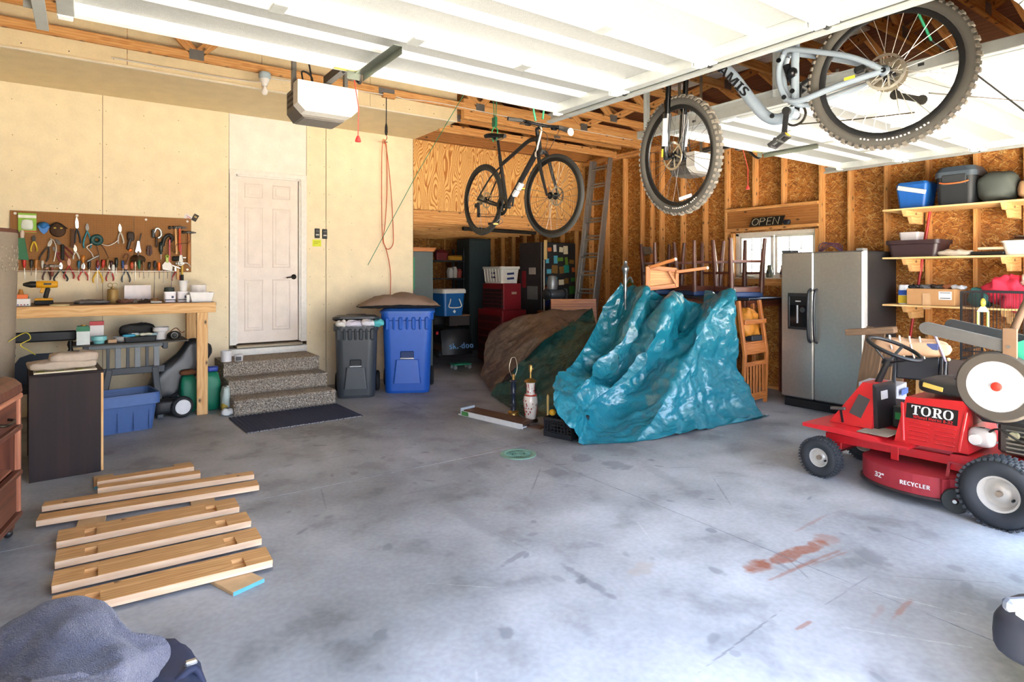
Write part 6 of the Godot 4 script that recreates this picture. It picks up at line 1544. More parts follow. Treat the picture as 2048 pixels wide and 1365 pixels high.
	for q: Array in [[-0.04, 0.05], [-0.42, 0.05], [-0.04, 0.98], [-0.42, 0.98]]:
		part(G.new().box(Vector3(q[0], 0.075, q[1]), Vector3(0.05, 0.06, 0.05)), "foot", wd, ds)
		part(G.new().ball(Vector3(q[0], 0.024, q[1]), Vector3(0.024, 0.024, 0.024), 12), "caster", c("2c2c2c", 0.4), ds)
	# standing rug
	var rg := thing("rolled_rug", "tall rolled beige rug standing at the left edge", "rug", w(-0.68, 0, 6.15))
	var rm := c("9a8c7a", 0.95, 0.0, {"bump": "rug_pile", "freq": 0.12, "scale": 5.0, "depth": 1.0})
	part(G.new().lathe(V2([0, 0, 0.22, 0, 0.225, 0.6, 0.245, 1.5, 0.25, 1.82, 0.0, 1.82]), 40), "roll", rm, rg)
	part(G.new().lathe(V2([0.235, 1.815, 0.255, 1.82, 0.25, 1.845, 0.23, 1.85, 0.0, 1.85]), 40), "bound_edge", c("6a4232", 0.8), rg)
	var rl := G.new()
	for i in 60:
		var a := -1.3 + (i % 20) * 0.12
		var y := 1.55 + (i / 20) * 0.07 + 0.02 * sin(i * 2.3)
		rl.ball(Vector3(cos(a) * 0.246, y, -sin(a) * 0.246), Vector3(0.005, 0.02, 0.012), 6)
	tiny(part(rl, "raised_pattern", c("b3a48c", 0.95), rg))
	part(G.new().tube(curve([Vector3(0.2, 0.98, 0.15), Vector3(0.3, 1.04, 0.1), Vector3(0.33, 0.99, 0.1), Vector3(0.27, 0.95, 0.12), Vector3(0.32, 0.9, 0.1), Vector3(0.36, 0.86, 0.08)], 4), 0.004, 5), "tie_cord", c("c8b83a", 0.6), rg, "yellow tie cord")
	solo(G.new().blob(Vector3(0, 0.06, 0), Vector3(0.05, 0.09, 0.05), 0.7, 0.02, 12.0, 4, 16), "black_bag", c("17181a", 0.6), "black pouch hanging on the front of the rolled rug", "bag", w(-0.60, 1.72, 5.86))

func obj_planks() -> void:
	var wm := wood("oak", "b07c46", "dcb07a", 0.5, 8.0, 1, 1.0, 0.22)
	var em := wood("oak_edge", "d2aa86", "ecd0b2", 0.6, 5.0, 0)
	# x0, x1, b of the front edge at each end, width, notched
	var q := [[0.067, 0.668, 5.085, 5.072, 0.09, 0], [0.068, 0.683, 4.925, 4.872, 0.09, 0], [-0.22, 0.995, 4.745, 4.625, 0.09, 0], [-0.235, 0.972, 4.486, 4.371, 0.12, 0], [-0.127, 0.782, 4.067, 4.037, 0.18, 1], [-0.125, 0.793, 3.79, 3.766, 0.165, 1], [-0.127, 0.788, 3.508, 3.483, 0.17, 1], [-0.125, 0.773, 3.222, 3.189, 0.175, 1]]
	var lb := ["shorter plank farthest back on the floor", "second short plank, just in front of the farthest one", "longer plank third from the back", "longest plank lying fourth from the back", "notched plank at the back of the four matching ones", "notched plank second of the four matching ones", "notched plank third of the four matching ones", "notched plank nearest the grey blanket"]
	for i in q.size():
		var p: Array = q[i]
		var a := Vector2(p[0], p[2])
		var b := Vector2(p[1], p[3])
		var L := a.distance_to(b)
		var W: float = p[4]
		var o := thing("plank", "finished wood " + lb[i], "plank", w((a.x + b.x) / 2.0, 0.02, (a.y + b.y) / 2.0), rad_to_deg(atan2(b.y - a.y, b.x - a.x)), "planks drying on the floor")
		if p[5] == 0:
			part(G.new().box(Vector3(0, 0.02, -W / 2.0), Vector3(L, 0.036, W), 0.003), "board", wm, o)
		else:   # two mortises cut from the top near the ends, open to the front edge
			var g := G.new()
			g.box(Vector3(0, 0.01, -W / 2.0), Vector3(L, 0.016, W), 0.002)
			var n := 0.055
			var cx := L / 2.0 - 0.15
			for s: Array in [[-L / 2.0, -cx - n / 2.0], [-cx + n / 2.0, cx - n / 2.0], [cx + n / 2.0, L / 2.0]]:
				for h in [0.25, 0.75]: g.box(Vector3((s[0] + s[1]) / 2.0, 0.028, -W * h), Vector3(s[1] - s[0], 0.021, W / 2.0))
			for s in [-1, 1]:
				for h in [0.72, 0.905]: g.box(Vector3(cx * s, 0.028, -W * h), Vector3(n, 0.021, W * 0.19))
			part(g, "board", wm, o)
		part(G.new().box(Vector3(0, 0.02, 0.0008), Vector3(L - 0.004, 0.034, 0.002)), "front_edge", em, o)
	var sc := c("c9a87e", 0.8)
	var k := 0
	for s: Array in [[0.62, 3.12, 20.0, 0.16], [0.03, 4.40, -5.0, 0.14], [0.62, 4.28, -4.0, 0.14], [0.11, 5.16, 0.0, 0.12], [0.62, 5.15, 0.0, 0.12]]:
		var o := thing("spacer_block", ["scrap wood block with teal painted end under the nearest plank", "scrap wood block with teal edge under the left of the long planks", "scrap wood block with teal edge under the right of the long planks", "scrap block under the left end of the farthest plank", "scrap block under the right end of the farthest plank"][k], "wood block", w(s[0], 0, s[1]), s[2], "spacer blocks under the planks")
		part(G.new().box(Vector3(0, 0.0095, -0.08), Vector3(s[3], 0.019, 0.26), 0.002), "block", sc, o)
		part(G.new().box(Vector3(0, 0.0095, 0.051), Vector3(s[3] - 0.002, 0.018, 0.003)), "painted_end", c("5aa6bc", 0.7), o)
		k += 1

func obj_near_corner() -> void:
	var rows := [
		[w(-0.27, 0.05, 2.85), w(-0.18, 0.05, 2.85), w(-0.06, 0.05, 2.85), w(0.02, 0.05, 2.75), w(0.12, 0.05, 2.6), w(0.2, 0.05, 2.4)],
		[w(-0.26, 0.38, 2.45), w(-0.15, 0.45, 2.42), w(-0.05, 0.47, 2.40), w(0.02, 0.46, 2.36), w(0.1, 0.44, 2.21), w(0.17, 0.40, 2.14)],
		[w(-0.25, 0.42, 2.28), w(-0.14, 0.48, 2.22), w(-0.05, 0.5, 2.15), w(0.03, 0.49, 2.10), w(0.11, 0.46, 2.06), w(0.205, 0.40, 2.06)],
		[w(-0.24, 0.40, 2.22), w(-0.13, 0.45, 2.11), w(-0.05, 0.47, 2.04), w(0.02, 0.46, 1.99), w(0.1, 0.46, 1.95), w(0.205, 0.34, 2.06)],
		[w(-0.23, 0.38, 2.19), w(-0.13, 0.46, 1.99), w(-0.04, 0.48, 1.91), w(0.02, 0.47, 1.90), w(0.09, 0.44, 1.9), w(0.165, 0.29, 2.03)],
		[w(-0.22, 0.3, 2.2), w(-0.12, 0.38, 2.0), w(-0.04, 0.40, 1.92), w(0.02, 0.39, 1.89), w(0.07, 0.36, 1.89), w(0.12, 0.25, 1.98)],
		[w(-0.2, 0.15, 2.1), w(-0.1, 0.15, 1.92), w(-0.03, 0.15, 1.85), w(0.02, 0.15, 1.82), w(0.07, 0.15, 1.85), w(0.12, 0.1, 1.95)]]
	for r: Array in rows: r.push_front(r[0] + (r[0] - r[1]) * 3.0 + Vector3(0, -0.06, 0))
	var bl := crumple(net(rows, 14, 12), 0.035, 1.6, 9, 0.014, 4.5)
	solo(G.new().sheet(bl), "fleece_blanket", c("545666", 1.0, 0.0, {"bump": "fleece", "freq": 0.12, "scale": 6.0, "strength": 12.0, "depth": 1.0, "sheen": 0.8}), "grey fleece blanket heaped over a navy bag at the lower left", "blanket")
	var bg := thing("duffel_bag", "navy blue fabric bag under the grey blanket", "bag", w(0.1, 0, 2.1))
	part(G.new().blob(Vector3(0, 0.15, 0.02), Vector3(0.21, 0.16, 0.3), 0.6, 0.03, 5.0, 8, 30), "body", c("1f2a44", 0.6), bg)
	part(G.new().tube(curve([Vector3(0.1, 0.3, 0.1), Vector3(0.17, 0.29, 0.02), Vector3(0.2, 0.22, 0.0)], 4), 0.012, 6), "strap", c("1b2440", 0.7), bg)
	part(G.new().box(Vector3(0.165, 0.31, 0.02), Vector3(0.035, 0.015, 0.02), 0.004), "buckle", c("c9ccd0", 0.25, 0.9), bg)
	# something black at the lower right
	var st := thing("tractor_seat", "black padded seat edge with grey lever at the lower right corner", "seat", w(2.2, 0, 0.55))
	part(G.new().blob(Vector3(0.28, 0.36, 0.02), Vector3(0.15, 0.08, 0.18), 0.5, 0.0, 5.0, 2, 28), "cushion", c("1b1e28", 0.6), st)
	part(G.new().lathe(V2([0, 0, 0.16, 0.0, 0.15, 0.02, 0.03, 0.05, 0.03, 0.3, 0, 0.3]), 22, Transform3D(Basis(), Vector3(0.24, 0, 0))), "pedestal", c("22242a", 0.5), st)
	part(G.new().bar(Vector3(0.05, 0.585, 0.07), Vector3(-0.17, 0.605, -0.02), 0.03, 0.035, Vector3.UP, 0.01), "lever", c("565c66", 0.5), st)
	part(G.new().cyl(Vector3(-0.13, 0.585, 0.0), Vector3(-0.135, 0.58, 0.02), 0.014, -1, 14), "lever_knob", c("b9bcc2", 0.4), st)

func obj_steps() -> void:
	var st := thing("carpeted_steps", "three steps covered in speckled grey brown carpet below the door", "steps", w(1.82, 0, 7.5))
	var r := RandomNumberGenerator.new()
	r.seed = 4
	var fn := ns(66, 0.35, 2)
	var tx := img("carpet", 256, 256, func(x: int, y: int) -> Color:
		var v := fn.get_noise_2d(x, y) + r.randf_range(-0.5, 0.5)
		return Color("a39789").lerp(Color("ddd5c9"), clampf(v, 0, 1)) if v > 0.0 else Color("a39789").lerp(Color("5e544a"), clampf(-v * 1.3, 0, 1)))
	var m := StandardMaterial3D.new()
	m.albedo_texture = tx
	m.roughness = 1.0
	m.uv1_triplanar = true
	m.uv1_scale = Vector3.ONE * 0.6
	m.normal_enabled = true
	m.normal_texture = bumps("carpet_pile", 0.25, 2, 6.0)
	for i in 3:
		var y0 := i * 0.163
		var d := 1.14 - i * 0.30
		var g := G.new()
		g.prism(V2([0, y0, -0.02, y0 + 0.02, -0.02, y0 + 0.12, -0.035, y0 + 0.135, -0.035, y0 + 0.155, -0.02, y0 + 0.163, d, y0 + 0.163, d, y0]), 1.08, Transform3D(Basis(Vector3(0, 0, -1), Vector3(0, 1, 0), Vector3(1, 0, 0)), Vector3(-0.54, 0, 0.6 - i * 0.30)))
		part(g, "step", m, st)
	var mt := thing("door_mat", "dark blue ribbed mat with worn edge before the carpeted steps", "mat", w(1.8, 0, 6.46), 2.0)
	var rows := []
	for i in 3:
		var row := PackedVector3Array()
		for j in 141: row.append(Vector3(-0.575 + j * 1.15 / 140.0, 0.010 + 0.004 * sin(j * TAU / 5.0), 0.37 - i * 0.37))
		rows.append(row)
	part(G.new().sheet(rows, 0.006), "ribbed_top", c("2b3550", 0.9), mt)
	var fl := G.new()
	for i in 40: fl.box(Vector3(-0.56 + i * 0.0285, 0.007, 0.375 + 0.008 * sin(i * 3.7)), Vector3(0.02, 0.006, 0.014 + 0.008 * sin(i * 1.9)))
	tiny(part(fl, "frayed_edge", c("a9aab0", 0.9), mt))
	solo(G.new().lathe(V2([0, 0, 0.055, 0, 0.06, 0.12, 0.055, 0.125, 0.05, 0.12, 0.045, 0.01, 0, 0.01]), 20), "plastic_cup", c("e6e4e6", 0.3), "tall clear plastic container at the left end of the top step", "container", w(1.33, 0.489, 7.6))
	var jr := thing("jar", "low clear jar with black label on the top step", "jar", w(1.46, 0.489, 7.58))
	part(G.new().lathe(V2([0, 0, 0.045, 0, 0.05, 0.07, 0.045, 0.075, 0, 0.075]), 20), "glass", c("d8d8dc", 0.2), jr)
	part(G.new().box(Vector3(-0.01, 0.03, 0.046), Vector3(0.055, 0.045, 0.012), 0.003), "label", c("1b1b1f", 0.4), jr)
	# door opener buttons and note
	for i in 2:
		var sw := thing("wall_button", "black garage door button on the cream wall, %s" % ["left one above the yellow note", "right one of the pair"][i], "switch", w(2.53 + i * 0.10, 1.97 - i * 0.005, 8.094))
		part(G.new().box(Vector3(0, 0.07, 0), Vector3(0.065, 0.13, 0.022), 0.006), "plate", c("1c1b1a", 0.5), sw)
		part(G.new().box(Vector3(0.0, 0.05, 0.012), Vector3(0.045, 0.016, 0.004), 0.002), "button", c("cfcac2", 0.4), sw)
		part(G.new().box(Vector3(0.0, 0.1, 0.0115), Vector3(0.04, 0.006, 0.002)), "print", c("8a8780", 0.5), sw)
	var nt := solo(G.new().box(Vector3(0, 0.04, 0), Vector3(0.115, 0.09, 0.002)), "sticky_note", c("e0e83a", 0.7), "yellow sticky note under the black wall buttons", "note", w(2.525, 1.87, 8.097))
	part(G.new().box(Vector3(0, 0.055, 0.0015), Vector3(0.08, 0.006, 0.001)).box(Vector3(-0.01, 0.035, 0.0015), Vector3(0.06, 0.005, 0.001)), "handwriting", c("8a9028", 0.7), nt)

func bin(label: String, at: Vector3, turn: float, W: float, D: float, H: float, hex: String, lidless: bool, lid_hex: String) -> Node3D:   # at: middle of the front foot
	var o := thing("wheelie_bin", label, "trash bin", at, turn)
	var m := c(hex, 0.45, 0.0, {"scale": 1.2})
	var tw := W * 1.18
	var td := D * 1.15
	var z := -D / 2.0
	part(G.new().loft([[W * 0.97, D, 0.09, 0.0, 0, z], [W, D, 0.1, 0.03, 0, z], [W * 1.06, D * 1.05, 0.1, H * 0.55, 0, z], [W * 1.10, D * 1.1, 0.1, H * 0.86, 0, z], [tw, td, 0.11, H * 0.87, 0, z], [tw, td, 0.11, H * 0.95, 0, z], [tw - 0.04, td - 0.04, 0.1, H * 0.95, 0, z], [W * 0.9, D * 0.9, 0.09, 0.04, 0, z]], 5), "body", m, o)
	for i in 7: part(G.new().box(Vector3((i - 3) * W * 0.145, H * 0.83, td / 2.0 + z - 0.012), Vector3(0.03 if i % 2 else 0.05, H * 0.15, 0.05), 0.012, Vector3(8, 0, 0)), "collar_rib", m, o)
	part(G.new().loft([[W * 0.62, 0.05, 0.02, H * 0.12, 0, 0.0], [W * 0.5, 0.05, 0.02, H * 0.40, 0, 0.008]], 3), "front_panel", m, o)
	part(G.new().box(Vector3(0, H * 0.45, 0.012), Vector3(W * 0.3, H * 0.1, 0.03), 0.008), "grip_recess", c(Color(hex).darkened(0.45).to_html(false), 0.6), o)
	part(G.new().cyl(Vector3(-W * 0.15, H * 0.415, 0.035), Vector3(W * 0.15, H * 0.415, 0.035), 0.012, -1, 10), "lift_bar", c("cfd6d8", 0.25, 0.7), o)
	for s in [-1, 1]:
		var wh := sub("wheel", o, Vector3(s * (W * 0.5 + 0.02), 0.13, -D + 0.06))
		part(G.new().torus(Vector3.ZERO, Vector3.RIGHT, 0.1, 0.03, 26, 8), "tire", c("191a1c", 0.7), wh)
		part(G.new().cyl(Vector3(-0.02, 0, 0), Vector3(0.02, 0, 0), 0.075, -1, 20), "hub", c("2a2b2d", 0.5), wh)
	part(G.new().box(Vector3(-tw / 2.0 + 0.035, H * 0.72, z), Vector3(0.01, 0.09, 0.1), 0.002, Vector3(0, 0, -4)), "sticker", c("d0d4d6", 0.6), o, "pale warning sticker")
	var lid := sub("lid", o, Vector3(0, H * 0.95, z - td / 2.0))
	var lm := c(lid_hex, 0.45)
	part(G.new().loft([[tw + 0.03, td + 0.03, 0.12, 0.0, 0, td / 2.0], [tw + 0.03, td + 0.03, 0.12, 0.025, 0, td / 2.0], [tw - 0.08, td - 0.08, 0.1, 0.055, 0, td / 2.0]], 5), "lid_shell", lm, lid)
	part(G.new().loft([[tw * 0.5, td * 0.3, 0.04, 0.05, 0, td * 0.7], [tw * 0.44, td * 0.25, 0.04, 0.068, 0, td * 0.7]], 3), "lid_rib", lm, lid)
	if lidless: lid.rotation_degrees.x = -7.0
	part(G.new().cyl(Vector3(-tw * 0.45, 0.03, -0.02), Vector3(tw * 0.45, 0.03, -0.02), 0.018, -1, 10), "hinge_bar", lm, lid)
	return o

func obj_bins() -> void:
	bin("dark grey wheeled trash bin stuffed with cloths beside the steps", w(2.67, 0, 7.06), -24.0, 0.45, 0.52, 0.93, "3a3f45", true, "34373b")
	bin("bright blue wheeled recycling bin right of the grey one", w(3.31, 0, 6.98), -28.0, 0.56, 0.60, 1.06, "1b58b8", false, "2a5fb4")
	var k := 0
	for q: Array in [[2.50, 7.08, "d6d2cc", 0.06, "off-white rag at the left end of the grey bin rim"], [2.64, 7.03, "d4d0e0", 0.1, "lilac white towel hanging out of the grey bin"], [2.79, 6.96, "dcdce4", 0.08, "white towel in the middle of the grey bin rim"], [2.9, 6.92, "5cc4cc", 0.07, "turquoise towel at the right of the grey bin rim"]]:
		solo(G.new().blob(Vector3.ZERO, Vector3(q[3], 0.038, 0.09), 0.7, 0.03, 12.0, 50 + k, 22), "towel", c(q[2], 0.9), q[4], "towel", w(q[0], 0.905, q[1]), -24.0, "cloths in the grey bin")
		k += 1
	var bb := thing("cushion_bed", "tan and black pet cushion lying on the blue bin lid", "cushion", w(3.30, 1.085, 7.2), -24.0)
	var rows := []
	for j in 25:
		var row := PackedVector3Array()
		for i in 33:
			var u := i / 16.0 - 1.0
			var v := j / 12.0 - 1.0
			var r := clampf(1.0 - pow(absf(u), 2.6), 0.0, 1.0) * clampf(1.0 - pow(absf(v), 2.6), 0.0, 1.0)
			row.append(Vector3(u * 0.50, 0.03 + 0.13 * pow(r, 0.7) * (1.0 - 0.25 * (u - 0.1) * (u - 0.1)) - 0.02 * absf(u) + 0.015 * sin(u * 9.0 + v * 3.0) * r, -v * 0.33 - 0.03))
		rows.append(row)
	part(G.new().sheet(crumple(rows, 0.015, 5.0, 3)), "top_cover", c("8d7768", 0.95), bb)
	var low := []
	for j in 25:
		var row := PackedVector3Array()
		for i in 33:
			var u := i / 16.0 - 1.0
			var v := j / 12.0 - 1.0
			var r := clampf(1.0 - pow(absf(u), 3.0), 0.0, 1.0) * clampf(1.0 - pow(absf(v), 3.0), 0.0, 1.0)
			row.append(Vector3(u * 0.52, 0.035 - 0.045 * pow(r, 0.5) - 0.02 * absf(u), v * 0.36 - 0.03))
		low.append(row)
	part(G.new().sheet(crumple(low, 0.01, 5.0, 6)), "underside", c("1b1a1c", 0.9), bb)

# ---------------------------------------------------------------- middle: tarps and what stands round them
func obj_tarps() -> void:
	var tm := c("18788c", 0.28, 0.0, {"bump": "tarp_crinkle", "freq": 0.02, "oct": 4, "scale": 1.3, "strength": 14.0, "depth": 0.25, "ridged": true})
	tm.metallic_specular = 0.85
	var te := [ [w(5.30, 0.97, 5.26), w(5.50, 0.88, 5.26), w(5.40, 0.96, 4.88), w(5.65, 0.87, 4.89), w(5.55, 0.92, 4.65), w(5.95, 0.80, 4.62), w(5.99, 0.85, 4.55), w(6.10, 0.88, 4.45), w(6.18, 0.86, 4.35), w(6.22, 0.83, 4.75)],
		[w(5.10, 1.37, 5.06), w(5.30, 1.28, 5.06), w(5.20, 1.36, 4.68), w(5.45, 1.27, 4.69), w(5.35, 1.32, 4.45), w(5.75, 1.20, 4.42), w(5.79, 1.25, 4.35), w(5.90, 1.28, 4.25), w(5.98, 1.26, 4.15), w(6.02, 1.23, 4.55)],
		[w(4.80, 0.97, 5.07), w(5.05, 0.94, 5.00), w(4.90, 1.06, 4.62), w(5.20, 0.95, 4.68), w(4.95, 1.05, 4.25), w(5.40, 0.87, 4.39), w(5.27, 1.11, 4.00), w(5.47, 1.15, 3.95), w(5.68, 1.15, 3.92), w(5.72, 1.12, 4.32)],
		[w(4.45, 0.67, 4.97), w(4.70, 0.66, 4.88), w(4.65, 0.74, 4.60), w(4.90, 0.66, 4.66), w(4.75, 0.71, 4.31), w(5.05, 0.59, 4.40), w(5.00, 0.65, 3.98), w(5.40, 0.63, 3.95), w(5.82, 0.59, 3.95), w(5.86, 0.56, 4.35)],
		[w(4.20, 0.51, 4.89), w(4.40, 0.49, 4.80), w(4.35, 0.54, 4.55), w(4.55, 0.45, 4.61), w(4.50, 0.47, 4.35), w(4.70, 0.36, 4.36), w(4.68, 0.39, 3.92), w(5.22, 0.34, 3.90), w(5.85, 0.32, 3.93), w(5.89, 0.29, 4.33)],
		[w(3.80, 0.45, 4.61), w(3.90, 0.46, 4.50), w(3.92, 0.44, 4.38), w(4.04, 0.38, 4.40), w(4.10, 0.31, 4.33), w(4.20, 0.19, 4.26), w(4.35, 0.18, 3.85), w(5.01, 0.14, 3.82), w(5.83, 0.15, 3.85), w(5.87, 0.12, 4.25)],
		[w(3.33, 0.41, 4.20), w(3.31, 0.33, 4.13), w(3.29, 0.26, 4.03), w(3.31, 0.18, 3.94), w(3.40, 0.10, 3.93), w(3.56, 0.01, 3.96), w(3.96, 0.01, 3.74), w(4.72, 0.01, 3.66), w(5.76, 0.01, 3.65), w(5.80, 0.01, 4.05)] ]
	var t := thing("tarp", "teal plastic tarp draped over a bulky heap in the middle", "tarp")
	part(G.new().sheet(crumple(net(te, 20, 22, 0.75), 0.02, 1.7, 21, 0.003, 9.0, 0.006, 0.075)), "sheet", tm, t)
	var hem := G.new()
	hem.sheet(crumple(net([[w(5.55, 0.03, 3.74), w(5.70, 0.02, 3.72), w(5.87, 0.012, 3.70)], [w(5.50, 0.015, 3.64), w(5.70, 0.012, 3.63), w(5.90, 0.01, 3.64)]], 6, 6), 0.008, 6.0, 3, 0.0, 1.0, 0.006))
	part(hem, "corner_flap", tm, t)
	part(G.new().torus(w(5.86, 0.018, 3.665), Vector3.UP, 0.011, 0.004, 16, 6), "grommet", c("d8d8d4", 0.3, 0.8), t)
	var bm := c("6b594e", 0.38, 0.0, {"bump": "tarp_crinkle", "freq": 0.02, "oct": 4, "scale": 0.6, "strength": 14.0, "depth": 0.3, "ridged": true})
	var br := [ [w(5.20, 0.24, 7.85), w(5.25, 0.40, 7.59), w(5.45, 0.52, 7.24), w(5.70, 0.59, 6.87), w(5.95, 0.60, 6.50)],
		[w(5.00, 0.64, 7.60), w(5.05, 0.80, 7.34), w(5.25, 0.92, 6.99), w(5.50, 0.99, 6.62), w(5.75, 1.00, 6.25)],
		[w(4.75, 0.40, 7.39), w(4.80, 0.53, 7.10), w(5.00, 0.69, 6.78), w(5.20, 0.80, 6.47), w(5.50, 0.87, 6.25)],
		[w(4.55, 0.19, 7.17), w(4.60, 0.31, 6.93), w(4.75, 0.44, 6.67), w(4.95, 0.58, 6.46), w(5.20, 0.74, 6.24)],
		[w(4.45, 0.06, 7.04), w(4.20, 0.01, 6.38), w(4.55, 0.21, 6.52), w(4.75, 0.41, 6.42), w(5.05, 0.65, 6.23)] ]
	solo(G.new().sheet(crumple(net(br, 14, 14, 0.4), 0.01, 1.6, 8, 0.0, 1.0, 0.006, 0.035)), "tarp", bm, "brown plastic tarp over the low end of the covered heap", "tarp")
	var gm := c("1f5553", 0.4, 0.0, {"bump": "tarp_crinkle", "freq": 0.02, "oct": 4, "scale": 0.6, "strength": 14.0, "depth": 0.3, "ridged": true})
	var gr := [ [w(5.80, 1.01, 6.27), w(5.50, 0.86, 5.90), w(5.20, 0.76, 5.52)],
		[w(5.25, 0.77, 6.32), w(5.00, 0.54, 5.82), w(4.60, 0.44, 5.18)],
		[w(4.83, 0.46, 6.43), w(4.55, 0.26, 5.81), w(4.05, 0.24, 4.83)],
		[w(4.50, 0.13, 6.51), w(4.25, 0.03, 5.83), w(3.94, 0.01, 4.99)],
		[w(4.08, 0.01, 6.25), w(3.92, 0.01, 5.72), w(3.72, 0.01, 4.99)] ]
	solo(G.new().sheet(crumple(net(gr, 18, 16, 0.4), 0.02, 1.8, 4, 0.0, 1.0, 0.006, 0.045)), "tarp", gm, "dark green tarp hanging below the brown one behind the lamps", "tarp")

func obj_middle() -> void:
	var brass := c("a8854a", 0.3, 0.8)
	var l1 := thing("table_lamp", "dark turned table lamp with brass foot and wire harp on the floor", "lamp", w(3.62, 0, 5.11))
	part(G.new().lathe(V2([0, 0, 0.075, 0, 0.08, 0.02, 0.055, 0.045, 0.06, 0.075, 0.035, 0.09, 0, 0.09]), 22), "foot", brass, l1)
	part(G.new().lathe(V2([0, 0.09, 0.03, 0.09, 0.024, 0.13, 0.035, 0.15, 0.022, 0.17, 0.022, 0.24, 0.036, 0.26, 0.024, 0.28, 0.03, 0.32, 0.022, 0.37, 0.04, 0.39, 0.03, 0.405, 0, 0.405]), 20), "column", c("232a3a", 0.3), l1)
	part(G.new().lathe(V2([0, 0.4, 0.016, 0.4, 0.018, 0.46, 0, 0.465]), 14), "socket", brass, l1)
	part(G.new().tube(curve([Vector3(0.02, 0.44, 0), Vector3(0.05, 0.52, 0), Vector3(0.03, 0.62, 0), Vector3(0, 0.635, 0), Vector3(-0.03, 0.62, 0), Vector3(-0.05, 0.52, 0), Vector3(-0.02, 0.44, 0)], 4), 0.003, 5), "harp", c("d8d0b8", 0.3, 0.8), l1)
	var l2 := thing("table_lamp", "white porcelain table lamp painted with red flowers", "lamp", w(3.70, 0, 4.92))
	part(G.new().lathe(V2([0, 0, 0.075, 0, 0.078, 0.015, 0.065, 0.03, 0, 0.03]), 22), "foot", c("241a14", 0.4), l2)
	var porc := c("ece2da", 0.25, 0.0, {"coat": 0.6})
	part(G.new().lathe(V2([0, 0.03, 0.05, 0.03, 0.055, 0.06, 0.075, 0.2, 0.07, 0.25, 0.042, 0.29, 0.04, 0.36, 0.048, 0.40, 0, 0.40]), 28), "vase", porc, l2)
	var fl := G.new()
	var r := RandomNumberGenerator.new()
	r.seed = 8
	for i in 150:
		var a := r.randf() * TAU
		var y := r.randf_range(0.05, 0.38)
		var R := lerpf(0.055, 0.0755, clampf((y - 0.05) / 0.15, 0, 1)) if y < 0.22 else lerpf(0.0755, 0.041, clampf((y - 0.22) / 0.07, 0, 1))
		if y > 0.22 and y < 0.29: continue
		if absf(sin(a * 2.0)) < 0.3: continue
		fl.ball(Vector3(cos(a) * R, y, sin(a) * R), Vector3(0.007, 0.009, 0.007) * r.randf_range(0.5, 1.2), 6)
	tiny(part(fl, "painted_flowers", c("b02a24", 0.3), l2))
	part(G.new().torus(Vector3(0, 0.268, 0), Vector3.UP, 0.0575, 0.006, 26, 6, 2.0), "red_band", c("b8402e", 0.3), l2)
	part(G.new().lathe(V2([0, 0.398, 0.062, 0.40, 0.066, 0.408, 0.045, 0.425, 0.012, 0.44, 0.008, 0.5, 0, 0.5]), 24), "brass_cap", brass, l2)
	part(G.new().lathe(V2([0, 0.5, 0.018, 0.5, 0.02, 0.56, 0.012, 0.575, 0, 0.575]), 14).ball(Vector3(0.028, 0.53, 0), Vector3(0.01, 0.008, 0.008), 8), "socket", brass, l2)
	var fp := thing("flooring_pack", "opened pack of dark brown flooring boards on the floor", "flooring pack", w(3.43, 0, 5.18), 12.0)
	for i in 4: part(G.new().box(Vector3(0.004 * i, 0.018 + i * 0.012, 0.01 * i), Vector3(0.17, 0.011, 0.82), 0.001), "flooring_board", wood("vinyl", "4a3228", "6e5040", 0.5, 6.0), fp)
	part(G.new().box(Vector3(0, 0.006, 0), Vector3(0.2, 0.012, 0.88), 0.002), "wrapper_base", c("e4e6e8", 0.4), fp)
	part(G.new().box(Vector3(-0.098, 0.03, 0.05), Vector3(0.006, 0.05, 0.86), 0.002, Vector3(0, 0, 8)), "wrapper_side", c("e8eaec", 0.3), fp)
	part(G.new().box(Vector3(0.0, 0.05, -0.40), Vector3(0.2, 0.06, 0.02), 0.004), "wrapper_end", c("b9c6d4", 0.2), fp)
	part(G.new().box(Vector3(-0.102, 0.03, -0.33), Vector3(0.004, 0.045, 0.1)), "green_print", c("4a8a4a", 0.5), fp)
	solo(G.new().box(Vector3(0, 0.006, 0), Vector3(0.12, 0.012, 0.2), 0.001), "flooring_sample", wood("vinyl", "4a3228", "6e5040", 0.5, 6.0), "loose brown flooring piece beside the lamps", "board", w(3.60, 0, 4.72), 20.0)
	var mc := thing("milk_crate", "black plastic milk crate under the edge of the teal tarp", "crate", w(3.66, 0, 4.31), 16.0)
	mc.scale = Vector3(0.92, 0.72, 0.92)
	var bk := c("20242a", 0.55)
	part(G.new().box(Vector3(0, 0.008, 0), Vector3(0.33, 0.016, 0.33)), "base", bk, mc)
	for s in [-1, 1]:
		for ax in 2:
			var rot := Vector3(0, 90.0 * ax, 0)
			var g := G.new()
			g.t = Transform3D(Basis.from_euler(Vector3(0, PI / 2.0 * ax, 0)), Vector3.ZERO)
			g.box(Vector3(0, 0.03, 0.16 * s), Vector3(0.33, 0.06, 0.014)).box(Vector3(0, 0.23, 0.16 * s), Vector3(0.33, 0.03, 0.016))
			for i in 9: g.bar(Vector3(-0.16 + i * 0.04, 0.06, 0.16 * s), Vector3(-0.16 + i * 0.04, 0.22, 0.16 * s), 0.008, 0.01)
			for i in 4: g.bar(Vector3(-0.16, 0.06 + i * 0.04, 0.16 * s), Vector3(0.16, 0.09 + i * 0.04, 0.16 * s), 0.008, 0.008)
			for i in 4: g.bar(Vector3(-0.16, 0.09 + i * 0.04, 0.16 * s), Vector3(0.16, 0.06 + i * 0.04, 0.16 * s), 0.008, 0.008)
			part(g, "lattice_side", bk, mc)
